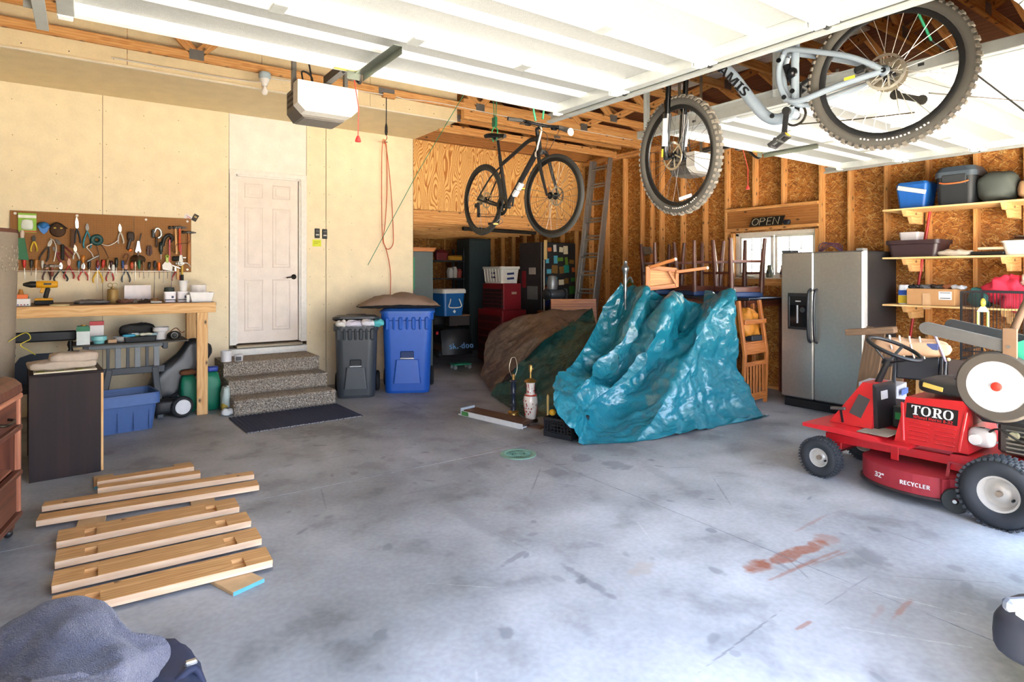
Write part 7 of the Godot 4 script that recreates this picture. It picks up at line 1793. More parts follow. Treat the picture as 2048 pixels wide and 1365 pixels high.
	solo(G.new().ball(Vector3(0, 0.03, 0), Vector3(0.035, 0.03, 0.03), 14), "yellow_ball", c("e0a820", 0.5), "yellow ball in the milk crate", "ball", w(3.50, 0.2, 4.32))
	solo(G.new().lathe(V2([0, 0, 0.01, 0, 0.012, 0.18, 0, 0.2]), 10), "crate_stick", c("c8b070", 0.6), "pale stick standing in the milk crate", "stick", w(3.55, 0.17, 4.45))
	var hk := thing("hookah", "tall metal hookah stem rising out of the teal tarp", "hookah", w(5.12, 0.9, 4.98))
	part(G.new().lathe(V2([0, 0, 0.012, 0, 0.012, 0.3, 0.022, 0.33, 0.014, 0.38, 0.026, 0.42, 0.016, 0.47, 0.028, 0.51, 0.018, 0.56, 0.03, 0.62, 0.045, 0.66, 0.04, 0.68, 0.02, 0.7, 0.02, 0.745, 0, 0.75]), 18), "stem", c("8d9498", 0.3, 0.8), hk)
	part(G.new().tube(curve([Vector3(0.02, 0.52, 0), Vector3(0.08, 0.56, 0), Vector3(0.12, 0.5, 0)], 4), 0.012, 7), "hose_port", c("7a8488", 0.4, 0.6), hk)
	part(G.new().ball(Vector3(0.08, 0.27, 0.03), Vector3(0.05, 0.07, 0.04), 14), "glass_ball", c("dcdcdc", 0.2), hk)
	# the light wooden stool lying on the tarp
	var or_ := wood("orange_wood", "9a5426", "c98445", 0.4, 6.0)
	var st := thing("stool", "light orange wooden chair frame lying on its side on the teal tarp", "stool", w(5.30, 1.32, 4.55), -38.0)
	for q: Array in [[-0.19, 0.13, 0.05, 0.27], [0.13, 0.13, 0.04, 0.2]]: part(G.new().box(Vector3(q[0], q[1], 0), Vector3(q[2], q[3], 0.05), 0.006), "seat_rail", or_, st)
	part(G.new().bar(Vector3(-0.19, 0.255, 0), Vector3(0.13, 0.22, 0), 0.05, 0.04, Vector3(0, 0, 1), 0.004), "seat_rail", or_, st)
	part(G.new().bar(Vector3(-0.19, 0.015, 0), Vector3(0.13, 0.05, 0), 0.05, 0.04, Vector3(0, 0, 1), 0.004), "seat_rail", or_, st)
	part(G.new().prism(V2([-0.17, 0.03, 0.12, 0.06, 0.12, 0.21, -0.17, 0.24]), 0.012, Transform3D(Basis(), Vector3(0, 0, -0.03))), "seat_underside", wood("seat_ply", "b8743c", "dba468", 0.5, 5.0), st)
	part(G.new().bar(Vector3(0.04, 0.21, 0.015), Vector3(0.12, 0.07, 0.015), 0.03, 0.03, Vector3(0, 0, 1), 0.003), "corner_block", or_, st)
	part(G.new().bar(Vector3(-0.17, 0.25, 0.02), Vector3(0.09, 0.34, 0.12), 0.035, 0.035, Vector3.UP, 0.004), "leg", or_, st)
	part(G.new().bar(Vector3(0.12, 0.2, 0.02), Vector3(0.44, 0.245, 0.1), 0.035, 0.035, Vector3.UP, 0.004), "leg", or_, st)
	for p in [Vector3(0.09, 0.34, 0.12), Vector3(0.44, 0.245, 0.1)]: part(G.new().ball(p, Vector3(0.02, 0.02, 0.02), 10), "foot_pad", c("eee6d8", 0.6), st)
	# table with upside-down chairs
	var dkw := wood("mahogany", "4a251b", "7e4834", 0.35, 6.0)
	var tb := thing("table", "dark table behind the tarp carrying upturned chairs", "table", w(6.85, 0, 5.22))
	part(G.new().box(Vector3(0, 1.195, 0), Vector3(0.9, 0.03, 2.0), 0.006), "top", c("2a2c30", 0.3), tb)
	for q: Array in [[-0.4, 0.9], [0.4, 0.9], [-0.4, -0.9], [0.4, -0.9]]: part(G.new().box(Vector3(q[0], 0.59, q[1]), Vector3(0.06, 1.18, 0.06), 0.005), "leg", dkw, tb)
	part(G.new().box(Vector3(0, 1.14, 0), Vector3(0.84, 0.08, 1.9)), "apron", dkw, tb)
	var ch := thing("chair", "dark wooden chair turned upside down in front of the window", "chair", w(6.62, 1.13, 4.52), 62.0, "upturned chairs behind the tarp")
	part(G.new().box(Vector3(0, 0.12, 0), Vector3(0.44, 0.07, 0.42), 0.015), "seat_cushion", c("2f4a7c", 0.5), ch, "blue seat cushion")
	for s: Array in [[0, -0.2], [0, 0.2]]: part(G.new().box(Vector3(s[0], 0.18, s[1]), Vector3(0.4, 0.06, 0.03), 0.003), "apron", dkw, ch)
	for s: Array in [[-0.2, 0], [0.2, 0]]: part(G.new().box(Vector3(s[0], 0.18, s[1]), Vector3(0.03, 0.06, 0.4), 0.003), "apron", dkw, ch)
	for q: Array in [[-1, -1], [-1, 1], [1, -1], [1, 1]]:
		part(G.new().tube([Vector3(0.2 * q[0], 0.14, 0.19 * q[1]), Vector3(0.21 * q[0], 0.45, 0.2 * q[1]), Vector3(0.235 * q[0], 0.80, 0.22 * q[1])], [0.04, 0.036, 0.026], 4), "leg", dkw, ch)
	for s in [-1, 1]:
		part(G.new().bar(Vector3(0.215 * s, 0.52, -0.2), Vector3(0.215 * s, 0.52, 0.2), 0.018, 0.03), "stretcher", dkw, ch)
	part(G.new().bar(Vector3(-0.21, 0.38, 0.2), Vector3(0.21, 0.38, 0.2), 0.018, 0.03), "stretcher", dkw, ch)
	part(G.new().bar(Vector3(-0.21, 0.38, -0.2), Vector3(0.21, 0.38, -0.2), 0.018, 0.03), "stretcher", dkw, ch)
	copy(ch, "dark wooden chair turned upside down, middle one of the row on the table", w(6.66, 1.13, 5.15), 72.0, "upturned chairs behind the tarp")
	copy(ch, "dark wooden chair turned upside down, farthest one by the ladder", w(6.70, 1.13, 5.8), 66.0, "upturned chairs behind the tarp")
	# slatted teak chair with a yellow cloth
	var tk := wood("teak", "8a4a22", "c07a3e", 0.4, 6.0)
	var sl := thing("deck_chair", "folded teak slatted chair standing beside the refrigerator", "chair", w(6.2, 0, 4.02), 4.0)
	for s in [-1, 1]:
		part(G.new().bar(Vector3(0.245 * s - 0.02, 0.02, 0), Vector3(0.235 * s - 0.03, 0.62, 0.03), 0.045, 0.035, Vector3(0, 0, 1), 0.004), "front_post", tk, sl)
		part(G.new().bar(Vector3(0.235 * s - 0.03, 0.6, 0.03), Vector3(0.22 * s - 0.09, 1.2, -0.02), 0.045, 0.035, Vector3(0, 0, 1), 0.004), "back_post", tk, sl)
		part(G.new().bar(Vector3(0.22 * s + 0.02, 0.02, -0.13), Vector3(0.2 * s + 0.02, 1.15, -0.15), 0.04, 0.035, Vector3(0, 0, 1), 0.004), "rear_post", tk, sl)
	for q: Array in [[0.96, 0.05], [0.66, 0.12], [0.49, 0.05], [0.12, 0.08]]: part(G.new().box(Vector3(-0.03, q[0], 0.02), Vector3(0.46, q[1], 0.025), 0.004), "rail", tk, sl)
	for i in 6: part(G.new().box(Vector3(-0.19 + i * 0.065, 0.305, 0.02), Vector3(0.026, 0.33, 0.014), 0.003), "slat", tk, sl)
	part(G.new().box(Vector3(-0.02, 0.73, -0.1), Vector3(0.44, 0.02, 0.26), 0.004), "seat_board", tk, sl)
	solo(G.new().blob(Vector3(0, 0.16, 0), Vector3(0.17, 0.17, 0.07), 0.8, 0.08, 5.0, 14, 30), "leather_bundle", c("c07a22", 0.6), "yellow tan leather bundle stuffed in the teak chair", "bundle", w(6.24, 0.76, 4.12))
	solo(G.new().box(Vector3(0, 0.03, 0), Vector3(0.2, 0.06, 0.1), 0.006), "black_box", c("22252c", 0.5), "small dark box with white print below the yellow bundle", "box", w(6.22, 0.742, 4.05))

func obj_recess() -> void:
	var gc := thing("metal_cabinet", "grey metal cabinet with orange wooden top edge behind the house wall corner", "cabinet", w(4.2, 0, 8.55))
	part(G.new().box(Vector3(0, 0.92, 0), Vector3(0.34, 1.84, 0.5), 0.006), "body", c("5c6664", 0.5), gc)
	part(G.new().prism(V2([-0.19, 1.84, 0.17, 1.84, 0.21, 1.90, -0.19, 1.90]), 0.56, Transform3D(Basis(), Vector3(0, 0, -0.28))), "crown", wood("orange_wood", "9a5426", "c98445", 0.4, 6.0), gc)
	part(G.new().box(Vector3(-0.155, 1.5, 0.253), Vector3(0.02, 0.5, 0.006)), "green_strip", c("1a9a6a", 0.5), gc)
	var sm := thing("snowmobile", "black snowmobile tail with lettered snow flap on a green dolly", "snowmobile", w(5.0, 0, 8.75), -8.0)
	var bk := c("15171b", 0.5)
	part(G.new().sheet(net([[Vector3(-0.24, 0.56, 0.0), Vector3(-0.1, 0.58, 0.06), Vector3(0.1, 0.58, 0.06), Vector3(0.26, 0.56, 0.0)], [Vector3(-0.25, 0.4, 0.07), Vector3(-0.1, 0.42, 0.13), Vector3(0.1, 0.42, 0.13), Vector3(0.27, 0.4, 0.07)], [Vector3(-0.25, 0.18, 0.1), Vector3(-0.1, 0.18, 0.16), Vector3(0.1, 0.18, 0.16), Vector3(0.27, 0.18, 0.1)]], 5, 5), 0.012), "snow_flap", bk, sm)
	text("ski-doo", 0.09, c("6a9ac8", 0.5), sm, Transform3D(Basis(Vector3(1, 0, 0), deg_to_rad(-10.0)), Vector3(0.06, 0.32, 0.162)), "lettering", false, 0.004, true)
	part(G.new().box(Vector3(0, 0.45, -0.5), Vector3(0.44, 0.3, 1.1), 0.05), "tunnel", bk, sm)
	part(G.new().blob(Vector3(0, 0.68, -0.98), Vector3(0.2, 0.12, 0.4), 0.5), "seat", c("1c1c1e", 0.6), sm)
	part(G.new().box(Vector3(-0.32, 0.2, -0.2), Vector3(0.1, 0.1, 0.8), 0.03), "running_board", bk, sm)
	part(G.new().box(Vector3(-0.3, 0.53, 0.0), Vector3(0.04, 0.05, 0.02), 0.006), "tail_light", c("d02a34", 0.3), sm)
	var dy := thing("dolly", "small green furniture dolly on casters under the snowmobile", "dolly", w(4.86, 0, 8.3), -8.0)
	part(G.new().box(Vector3(0, 0.075, 0), Vector3(0.3, 0.025, 0.18), 0.006), "deck", c("2f9a72", 0.5), dy)
	for q: Array in [[-0.12, 0.07], [0.12, 0.07], [-0.12, -0.07], [0.12, -0.07]]: part(G.new().cyl(Vector3(q[0], 0.03, q[1] - 0.012), Vector3(q[0], 0.03, q[1] + 0.012), 0.03, -1, 14), "caster", c("b0b4b4", 0.4, 0.5), dy)
	var wb := thing("wood_box", "low wooden box with bottles on the snowmobile seat", "box", w(5.1, 0.80, 8.9), -8.0)
	part(G.new().box(Vector3(0, -0.08, 0.1), Vector3(0.36, 0.16, 0.2), 0.006), "box", c("2a221e", 0.7), wb)
	part(G.new().box(Vector3(0, 0.01, 0.1), Vector3(0.38, 0.02, 0.22), 0.004), "lid", c("8a5a3a", 0.6), wb)
	var cl := thing("cooler", "blue drinks cooler with white lid in the dark recess", "cooler", w(4.78, 0.83, 8.62), 6.0)
	part(G.new().loft([[0.36, 0.42, 0.04, 0.0], [0.42, 0.48, 0.05, 0.36]], 4), "body", c("14548e", 0.4), cl)
	part(G.new().loft([[0.45, 0.51, 0.05, 0.36], [0.45, 0.51, 0.05, 0.41], [0.42, 0.48, 0.05, 0.43]], 4), "lid", c("c9c6bc", 0.5), cl)
	part(G.new().tube(curve([Vector3(-0.08, 0.27, 0.23), Vector3(-0.1, 0.22, 0.245), Vector3(-0.11, 0.14, 0.24), Vector3(0.11, 0.14, 0.24), Vector3(0.1, 0.22, 0.245), Vector3(0.08, 0.27, 0.23)], 4), 0.009, 6), "handle", c("e4e0d4", 0.4), cl)
	part(G.new().box(Vector3(0, 0.07, 0.222), Vector3(0.04, 0.04, 0.004), 0.0, Vector3(-4, 0, 45)), "emblem", c("e8e8e4", 0.4), cl)
	var tc := thing("tool_chest", "red steel tool chest on a wider rolling cabinet", "tool chest", w(5.8, 0, 8.55))
	var rd := c("7a1620", 0.35, 0.0, {"coat": 0.4})
	part(G.new().box(Vector3(0, 0.46, 0.02), Vector3(0.48, 0.88, 0.76), 0.01), "lower_cabinet", rd, tc)
	part(G.new().box(Vector3(0.0, 1.12, 0.02), Vector3(0.36, 0.44, 0.64), 0.01), "upper_chest", rd, tc)
	for i in 5: part(G.new().box(Vector3(-0.184, 0.96 + i * 0.065, 0.02), Vector3(0.012, 0.055, 0.56), 0.004), "upper_drawer", c("2a2024", 0.4), tc)
	for i in 6: part(G.new().box(Vector3(-0.244, 0.15 + i * 0.12, 0.02), Vector3(0.012, 0.1, 0.68), 0.004), "lower_drawer", c("4a141a", 0.4), tc)
	part(G.new().box(Vector3(0.03, 1.18, 0.342), Vector3(0.1, 0.04, 0.004)), "badge", c("b8a890", 0.4, 0.5), tc)
	var tt := tub("storage_tote", "white ribbed tote with blue tape marks on the red tool chest", w(5.8, 1.342, 8.55), 0.0, 0.33, 0.52, 0.40, 0.60, 0.28, c("d4d2c8", 0.5), "tote")
	for q: Array in [[0.0, 0.16], [0.0, 0.08]]: part(G.new().box(Vector3(q[0], q[1], 0.285), Vector3(0.14, 0.035, 0.006), 0.0, Vector3(-6, 0, 4)), "tape", c("22305c", 0.6), tt)
	for q: Array in [[0.2, 0.17], [0.2, 0.1]]: part(G.new().box(Vector3(-0.186, q[1], 0.05), Vector3(0.006, 0.03, 0.12)), "tape", c("22305c", 0.6), tt)
	for i in 6: part(G.new().box(Vector3(-0.188, 0.13, -0.22 + i * 0.085), Vector3(0.012, 0.22, 0.02), 0.003, Vector3(0, 0, 7)), "rib", c("d4d2c8", 0.5), tt)
	var f2 := thing("refrigerator", "dark refrigerator covered in stickers and magnets in the recess", "refrigerator", w(6.9, 0, 8.68))
	part(G.new().box(Vector3(0, 1.06, -0.02), Vector3(0.74, 2.0, 0.66), 0.01), "cabinet", c("4e4a4c", 0.35, 0.3), f2)
	part(G.new().box(Vector3(0, 1.12, 0.345), Vector3(0.74, 1.86, 0.06), 0.012), "door", c("3a3c3e", 0.35, 0.3), f2)
	part(G.new().box(Vector3(-0.365, 1.0, 0.385), Vector3(0.03, 1.5, 0.03), 0.01), "handle", c("c8c8c4", 0.25, 0.8), f2)
	part(G.new().box(Vector3(-0.372, 1.55, 0.05), Vector3(0.004, 0.12, 0.2)), "side_sticker", c("d8c8bc", 0.5), f2)
	part(G.new().box(Vector3(-0.372, 1.4, -0.2), Vector3(0.004, 0.3, 0.12)), "side_sticker", c("a8323a", 0.5), f2)
	part(G.new().box(Vector3(-0.372, 1.16, 0.05), Vector3(0.004, 0.24, 0.3)), "side_poster", c("8a8c88", 0.5), f2)
	part(G.new().box(Vector3(-0.33, 1.92, 0.378), Vector3(0.07, 0.34, 0.006)), "note", c("d8b878", 0.6), f2, "tan paper note")
	var r := RandomNumberGenerator.new()
	r.seed = 19
	var pal := ["2a8ab8", "3a7a3a", "d8d4cc", "5ab0c8", "c86a3a", "24366a", "e0d8b8", "6a9a3a", "a83a3a", "8a6a3a", "2aa090", "1a1a1e", "c8b040"]
	for i in 34:
		part(G.new().box(Vector3(-0.26 + (i % 5) * 0.135 + r.randf_range(-0.03, 0.03), 0.82 + (i / 5) * 0.185 + r.randf_range(-0.03, 0.03), 0.377), Vector3(r.randf_range(0.06, 0.14), r.randf_range(0.06, 0.15), 0.003), 0.0, Vector3(0, 0, r.randf_range(-8, 8))), "magnet", c(pal[r.randi() % pal.size()], 0.5), f2)
	var gd := thing("bench_grinder", "grey bench grinder on a stand before the stickered refrigerator", "grinder", w(6.5, 0, 7.98))
	part(G.new().box(Vector3(0, 0.85, 0), Vector3(0.5, 0.05, 0.3), 0.006), "stand_top", c("7a4a2c", 0.6), gd)
	for q: Array in [[-0.2, 0.1], [0.2, 0.1], [-0.2, -0.1], [0.2, -0.1]]: part(G.new().box(Vector3(q[0], 0.41, q[1]), Vector3(0.04, 0.83, 0.04)), "stand_leg", c("2a2a2a", 0.5, 0.4), gd)
	part(G.new().cyl(Vector3(-0.12, 1.15, 0), Vector3(0.18, 1.15, 0), 0.08, -1, 18, 0.01), "motor", c("6a7074", 0.4, 0.4), gd)
	for s in [-0.16, 0.22]: part(G.new().cyl(Vector3(s - 0.02, 1.15, 0), Vector3(s + 0.02, 1.15, 0), 0.1, -1, 20, 0.006), "wheel_guard", c("4a5054", 0.4, 0.4), gd)
	part(G.new().lathe(V2([0, 0.88, 0.1, 0.88, 0.08, 0.92, 0.06, 1.08, 0, 1.08]), 14), "pedestal", c("5a6064", 0.4, 0.4), gd)
	part(G.new().lathe(V2([0, 1.22, 0.085, 1.24, 0.1, 1.34, 0.07, 1.46, 0, 1.48]), 18, Transform3D(Basis(), Vector3(-0.04, 0, 0))), "hood", c("8d9496", 0.35, 0.4), gd)
	var ld := thing("extension_ladder", "aluminium extension ladder leaning in the back right corner", "ladder", w(6.62, 0, 7.5))
	var al := c("a8a8a4", 0.4, 0.7)
	for k in 2:
		for s in [-1, 1]: part(G.new().bar(Vector3(0.0 + k * 0.07, 0.02 + 0.1 * k, 0.225 * s), Vector3(0.57 + k * 0.05, 3.45, (0.225 - 0.03 * k) * s - 0.07), 0.028, 0.075, Vector3.RIGHT, 0.004), "rail", al, ld)
		for i in 11:
			var t := (0.28 + i * 0.3) / 3.45
			part(G.new().cyl(Vector3(0.57 * t + k * 0.07, 0.28 + i * 0.3 + 0.06 * k, 0.22 - 0.07 * t), Vector3(0.57 * t + k * 0.07, 0.28 + i * 0.3 + 0.06 * k, -0.22 - 0.07 * t), 0.016, -1, 8), "rung", al, ld)
	solo(G.new().box(Vector3(0, 0.35, 0), Vector3(0.7, 0.7, 0.03), 0.004, Vector3(-8, 0, 0)), "panel_board", wood("orange_wood", "9a5426", "c98445", 0.4, 6.0), "orange brown wooden panel behind the tarps below the ladder", "panel", w(6.05, 0.42, 6.95), -30.0)
	solo(G.new().torus(Vector3.ZERO, Vector3(1, 0, 0.4), 0.13, 0.012, 26, 7), "garden_hose", c("2f7a3a", 0.5), "small coil of green hose hanging beside the ladder", "hose", w(7.28, 1.25, 6.98))
	var tcb := thing("locker", "tall dark teal locker at the back of the recess", "locker", w(6.45, 0, 10.5))
	part(G.new().box(Vector3(0, 1.1, 0), Vector3(0.5, 2.2, 0.5), 0.008), "body", c("2a3638", 0.5), tcb)
	part(G.new().box(Vector3(0, 1.1, 0.255), Vector3(0.46, 2.1, 0.02), 0.006), "door", c("303e40", 0.5), tcb)
	var su := thing("shelf_unit", "dark metal shelf unit crowded with supplies at the back of the recess", "shelf", w(5.75, 0, 10.6))
	for q: Array in [[-0.45, 0.2], [0.4, 0.2], [-0.45, -0.2], [0.4, -0.2]]: part(G.new().box(Vector3(q[0], 1.0, q[1]), Vector3(0.035, 2.0, 0.035)), "post", c("23262a", 0.5, 0.4), su)
	for y in [0.4, 0.9, 1.4, 1.75]: part(G.new().box(Vector3(-0.02, y, 0), Vector3(0.9, 0.025, 0.44)), "shelf", c("2a2e32", 0.5, 0.3), su)
	var it := [["helmet", "6a1c20", -0.05, 1.77, 0.14, 0.2, "red and white helmet box on the top shelf of the recess"], ["parts_bin", "b8862a", 0.28, 1.77, 0.2, 0.1, "amber plastic bin on the top shelf of the recess"], ["bottle", "d8d4c8", 0.15, 1.42, 0.05, 0.2, "white bottle, left one of three on the recess shelf"], ["bottle", "c8c0b0", 0.25, 1.42, 0.05, 0.22, "cream bottle, middle one of three on the recess shelf"], ["bottle", "9a3a34", 0.35, 1.42, 0.05, 0.18, "red labelled bottle, right one of three on the recess shelf"], ["canister", "c89a2a", -0.35, 1.42, 0.04, 0.22, "slim yellow canister at the left of the recess shelf"], ["jug", "3a3c40", -0.1, 0.93, 0.12, 0.26, "dark jug on the lower shelf of the recess"]]
	for q: Array in it: solo(G.new().loft([[q[4] * 1.7, 0.12, 0.03, 0.0], [q[4] * 2.0, 0.15, 0.04, q[5] * 0.7], [q[4] * 1.2, 0.1, 0.04, q[5]]], 3), q[0], c(q[1], 0.5), q[6], q[0].replace("_", " "), w(5.75 + q[2], q[3], 10.5))
	solo(G.new().cyl(Vector3(0, 0, 0), Vector3(1.6, 0, -0.2), 0.03, -1, 12), "conduit_pipe", c("3a3632", 0.5, 0.4), "dark pipe with bright end hung below the loft joists", "pipe", w(4.9, 2.22, 8.3))

# ---------------------------------------------------------------- right: refrigerator, window things, shelves
func obj_fridge() -> void:
	var ss := c("b4b2ac", 0.32, 0.75, {"bump": "brushed", "freq": 0.15, "scale": 4.0, "depth": 0.12})
	var f := thing("refrigerator", "stainless side by side refrigerator with water dispenser", "refrigerator", w(6.48, 0, 3.43))
	# local -x is the front, +z the near side
	part(G.new().box(Vector3(0.42, 0.90, 0), Vector3(0.66, 1.68, 0.90), 0.008), "cabinet", c("2c2b2d", 0.45), f)
	part(G.new().box(Vector3(0.045, 0.93, -0.26), Vector3(0.075, 1.62, 0.375), 0.014), "freezer_door", ss, f)
	part(G.new().box(Vector3(0.045, 0.93, 0.19), Vector3(0.075, 1.62, 0.515), 0.014), "fridge_door", ss, f)
	part(G.new().box(Vector3(0.05, 0.93, 0.449), Vector3(0.07, 1.62, 0.008), 0.003), "door_edge", c("d8d8d6", 0.35, 0.3), f)
	part(G.new().box(Vector3(0.1, 0.05, 0), Vector3(0.06, 0.09, 0.88), 0.004), "toe_grille", c("1c1d20", 0.5), f)
	for z in [-0.103, -0.035]: part(G.new().tube(curve([Vector3(0.01, 1.33, z), Vector3(-0.035, 1.28, z), Vector3(-0.05, 1.05, z), Vector3(-0.035, 0.80, z), Vector3(0.01, 0.75, z)], 5), 0.015, 8), "handle", c("22252b", 0.35), f)
	var dp := sub("dispenser", f, Vector3(0.006, 1.08, -0.24))
	part(G.new().box(Vector3(0, 0.185, 0), Vector3(0.014, 0.04, 0.24), 0.003), "frame", c("26282c", 0.4), dp)
	part(G.new().box(Vector3(0, -0.185, 0), Vector3(0.014, 0.03, 0.24), 0.003), "frame", c("26282c", 0.4), dp)
	for z in [-0.11, 0.11]: part(G.new().box(Vector3(0, 0, z), Vector3(0.014, 0.36, 0.022), 0.003), "frame", c("26282c", 0.4), dp)
	part(G.new().box(Vector3(0.002, 0.12, 0), Vector3(0.012, 0.1, 0.2), 0.002), "control_panel", c("17181b", 0.3), dp)
	part(G.new().box(Vector3(0.0, -0.05, 0), Vector3(0.006, 0.24, 0.2)), "niche", c("0c0d10", 0.2), dp)
	part(G.new().box(Vector3(-0.006, -0.03, -0.01), Vector3(0.012, 0.2, 0.018), 0.003), "paddle", c("b8bcc0", 0.3, 0.6), dp)
	part(G.new().cyl(Vector3(-0.004, 0.02, 0.05), Vector3(-0.018, 0.02, 0.05), 0.03, 0.025, 16), "spout", c("3a3d42", 0.4), dp)
	part(G.new().box(Vector3(-0.006, 0.115, 0.0), Vector3(0.003, 0.012, 0.06)), "display", c("c8ccd0", 0.4), dp)
	part(G.new().box(Vector3(0.08, 1.752, 0.40), Vector3(0.1, 0.025, 0.07), 0.004), "hinge_cover", c("8a8a88", 0.4), f)
	part(G.new().box(Vector3(0.08, 1.752, -0.38), Vector3(0.14, 0.025, 0.12), 0.004), "hinge_cover", c("33383a", 0.4), f)
	var ws := thing("wire_basket", "red wire whisk-like basket lying on the refrigerator", "wire basket", w(6.95, 1.742, 3.55))
	for i in 7: part(G.new().tube(curve([Vector3(0, 0.0, -0.13), Vector3(-0.12 + i * 0.04, 0.08, -0.07), Vector3(-0.13 + i * 0.043, 0.11, 0), Vector3(-0.12 + i * 0.04, 0.08, 0.07), Vector3(0, 0.0, 0.13)], 4), 0.004, 5), "wire", c("8a2a24", 0.4) if i % 2 else c("3a4a7a", 0.4), ws)
	# on the window sill and header
	var sg := thing("neon_sign", "unlit open sign with outlined slanted letters above the window", "sign", w(7.245, 2.125, 4.52))
	sg.rotation.y = deg_to_rad(-90.0)
	part(G.new().prism(V2([-0.25, 0.0, 0.20, 0.0, 0.25, 0.115, -0.20, 0.115]), 0.02), "backing", c("14130f", 0.5), sg)
	var tb := c("b9ad94", 0.35)
	var k := 0.25   # slant
	var P := func(x: float, y: float) -> Vector3: return Vector3(x + y * k, 0.012 + y, 0.026)
	var ov := []
	for i in 17: ov.append(P.call(-0.165 + 0.045 * cos(TAU * i / 16.0), 0.045 + 0.042 * sin(TAU * i / 16.0)))
	part(G.new().tube(ov, 0.004, 6), "letter_o", tb, sg)
	part(G.new().tube([P.call(-0.1, 0.0), P.call(-0.1, 0.09), P.call(-0.05, 0.09), P.call(-0.03, 0.068), P.call(-0.05, 0.045), P.call(-0.1, 0.045)], 0.004, 6), "letter_p", tb, sg)
	part(G.new().tube([P.call(0.065, 0.09), P.call(0.005, 0.09), P.call(0.005, 0.0), P.call(0.065, 0.0)], 0.004, 6).tube([P.call(0.005, 0.045), P.call(0.055, 0.045)], 0.004, 6), "letter_e", tb, sg)
	part(G.new().tube([P.call(0.09, 0.0), P.call(0.09, 0.09), P.call(0.165, 0.0), P.call(0.165, 0.09)], 0.004, 6), "letter_n", tb, sg)
	part(G.new().blob(Vector3(0.27, 0.03, 0.01), Vector3(0.05, 0.03, 0.02), 0.6, 0.01, 20.0), "transformer", c("1b1f2a", 0.5), sg)
	var i2 := 0
	for q: Array in [[4.52, "5a5a44", "mottled dark jar on the window sill, left of the painted one"], [4.33, "b8907c", "painted figure jar on the window sill next to the refrigerator"]]:
		var j := thing("jar", q[2], "jar", w(7.3, 1.451, q[0]))
		part(G.new().lathe(V2([0, 0, 0.04, 0, 0.046, 0.03, 0.04, 0.09, 0.028, 0.12, 0.032, 0.15, 0.02, 0.165, 0, 0.168]), 18), "body", c(q[1], 0.4), j)
		part(G.new().blob(Vector3(-0.03, 0.06, 0.0), Vector3(0.014, 0.03, 0.025), 0.8, 0.006, 20.0), "painted_patch", c("2a3040", 0.4), j)
		if i2: part(G.new().lathe(V2([0, 0.16, 0.014, 0.16, 0.016, 0.19, 0.008, 0.21, 0, 0.21]), 12), "cap", c("f0ece6", 0.4), j)
		i2 += 1
	solo(G.new().blob(Vector3.ZERO, Vector3(0.04, 0.012, 0.12), 0.7, 0.012, 20.0, 7, 18), "paper_scrap", c("d8cfb0", 0.8), "crumpled paper and twigs on the left of the window sill", "paper", w(7.29, 1.463, 4.85))
	var hs := thing("dust_pan", "grey metal dust pan hanging on the stud left of the window", "dust pan", w(7.27, 1.82, 6.62), 80.0)
	part(G.new().prism(V2([-0.14, 0.0, 0.12, -0.03, 0.14, 0.12, -0.1, 0.1]), 0.03), "pan", c("8d8a84", 0.5, 0.3), hs)
	part(G.new().cyl(Vector3(0.1, 0.0, 0.015), Vector3(0.12, -0.14, 0.015), 0.01, -1, 8), "handle", c("6a5a4a", 0.6), hs)

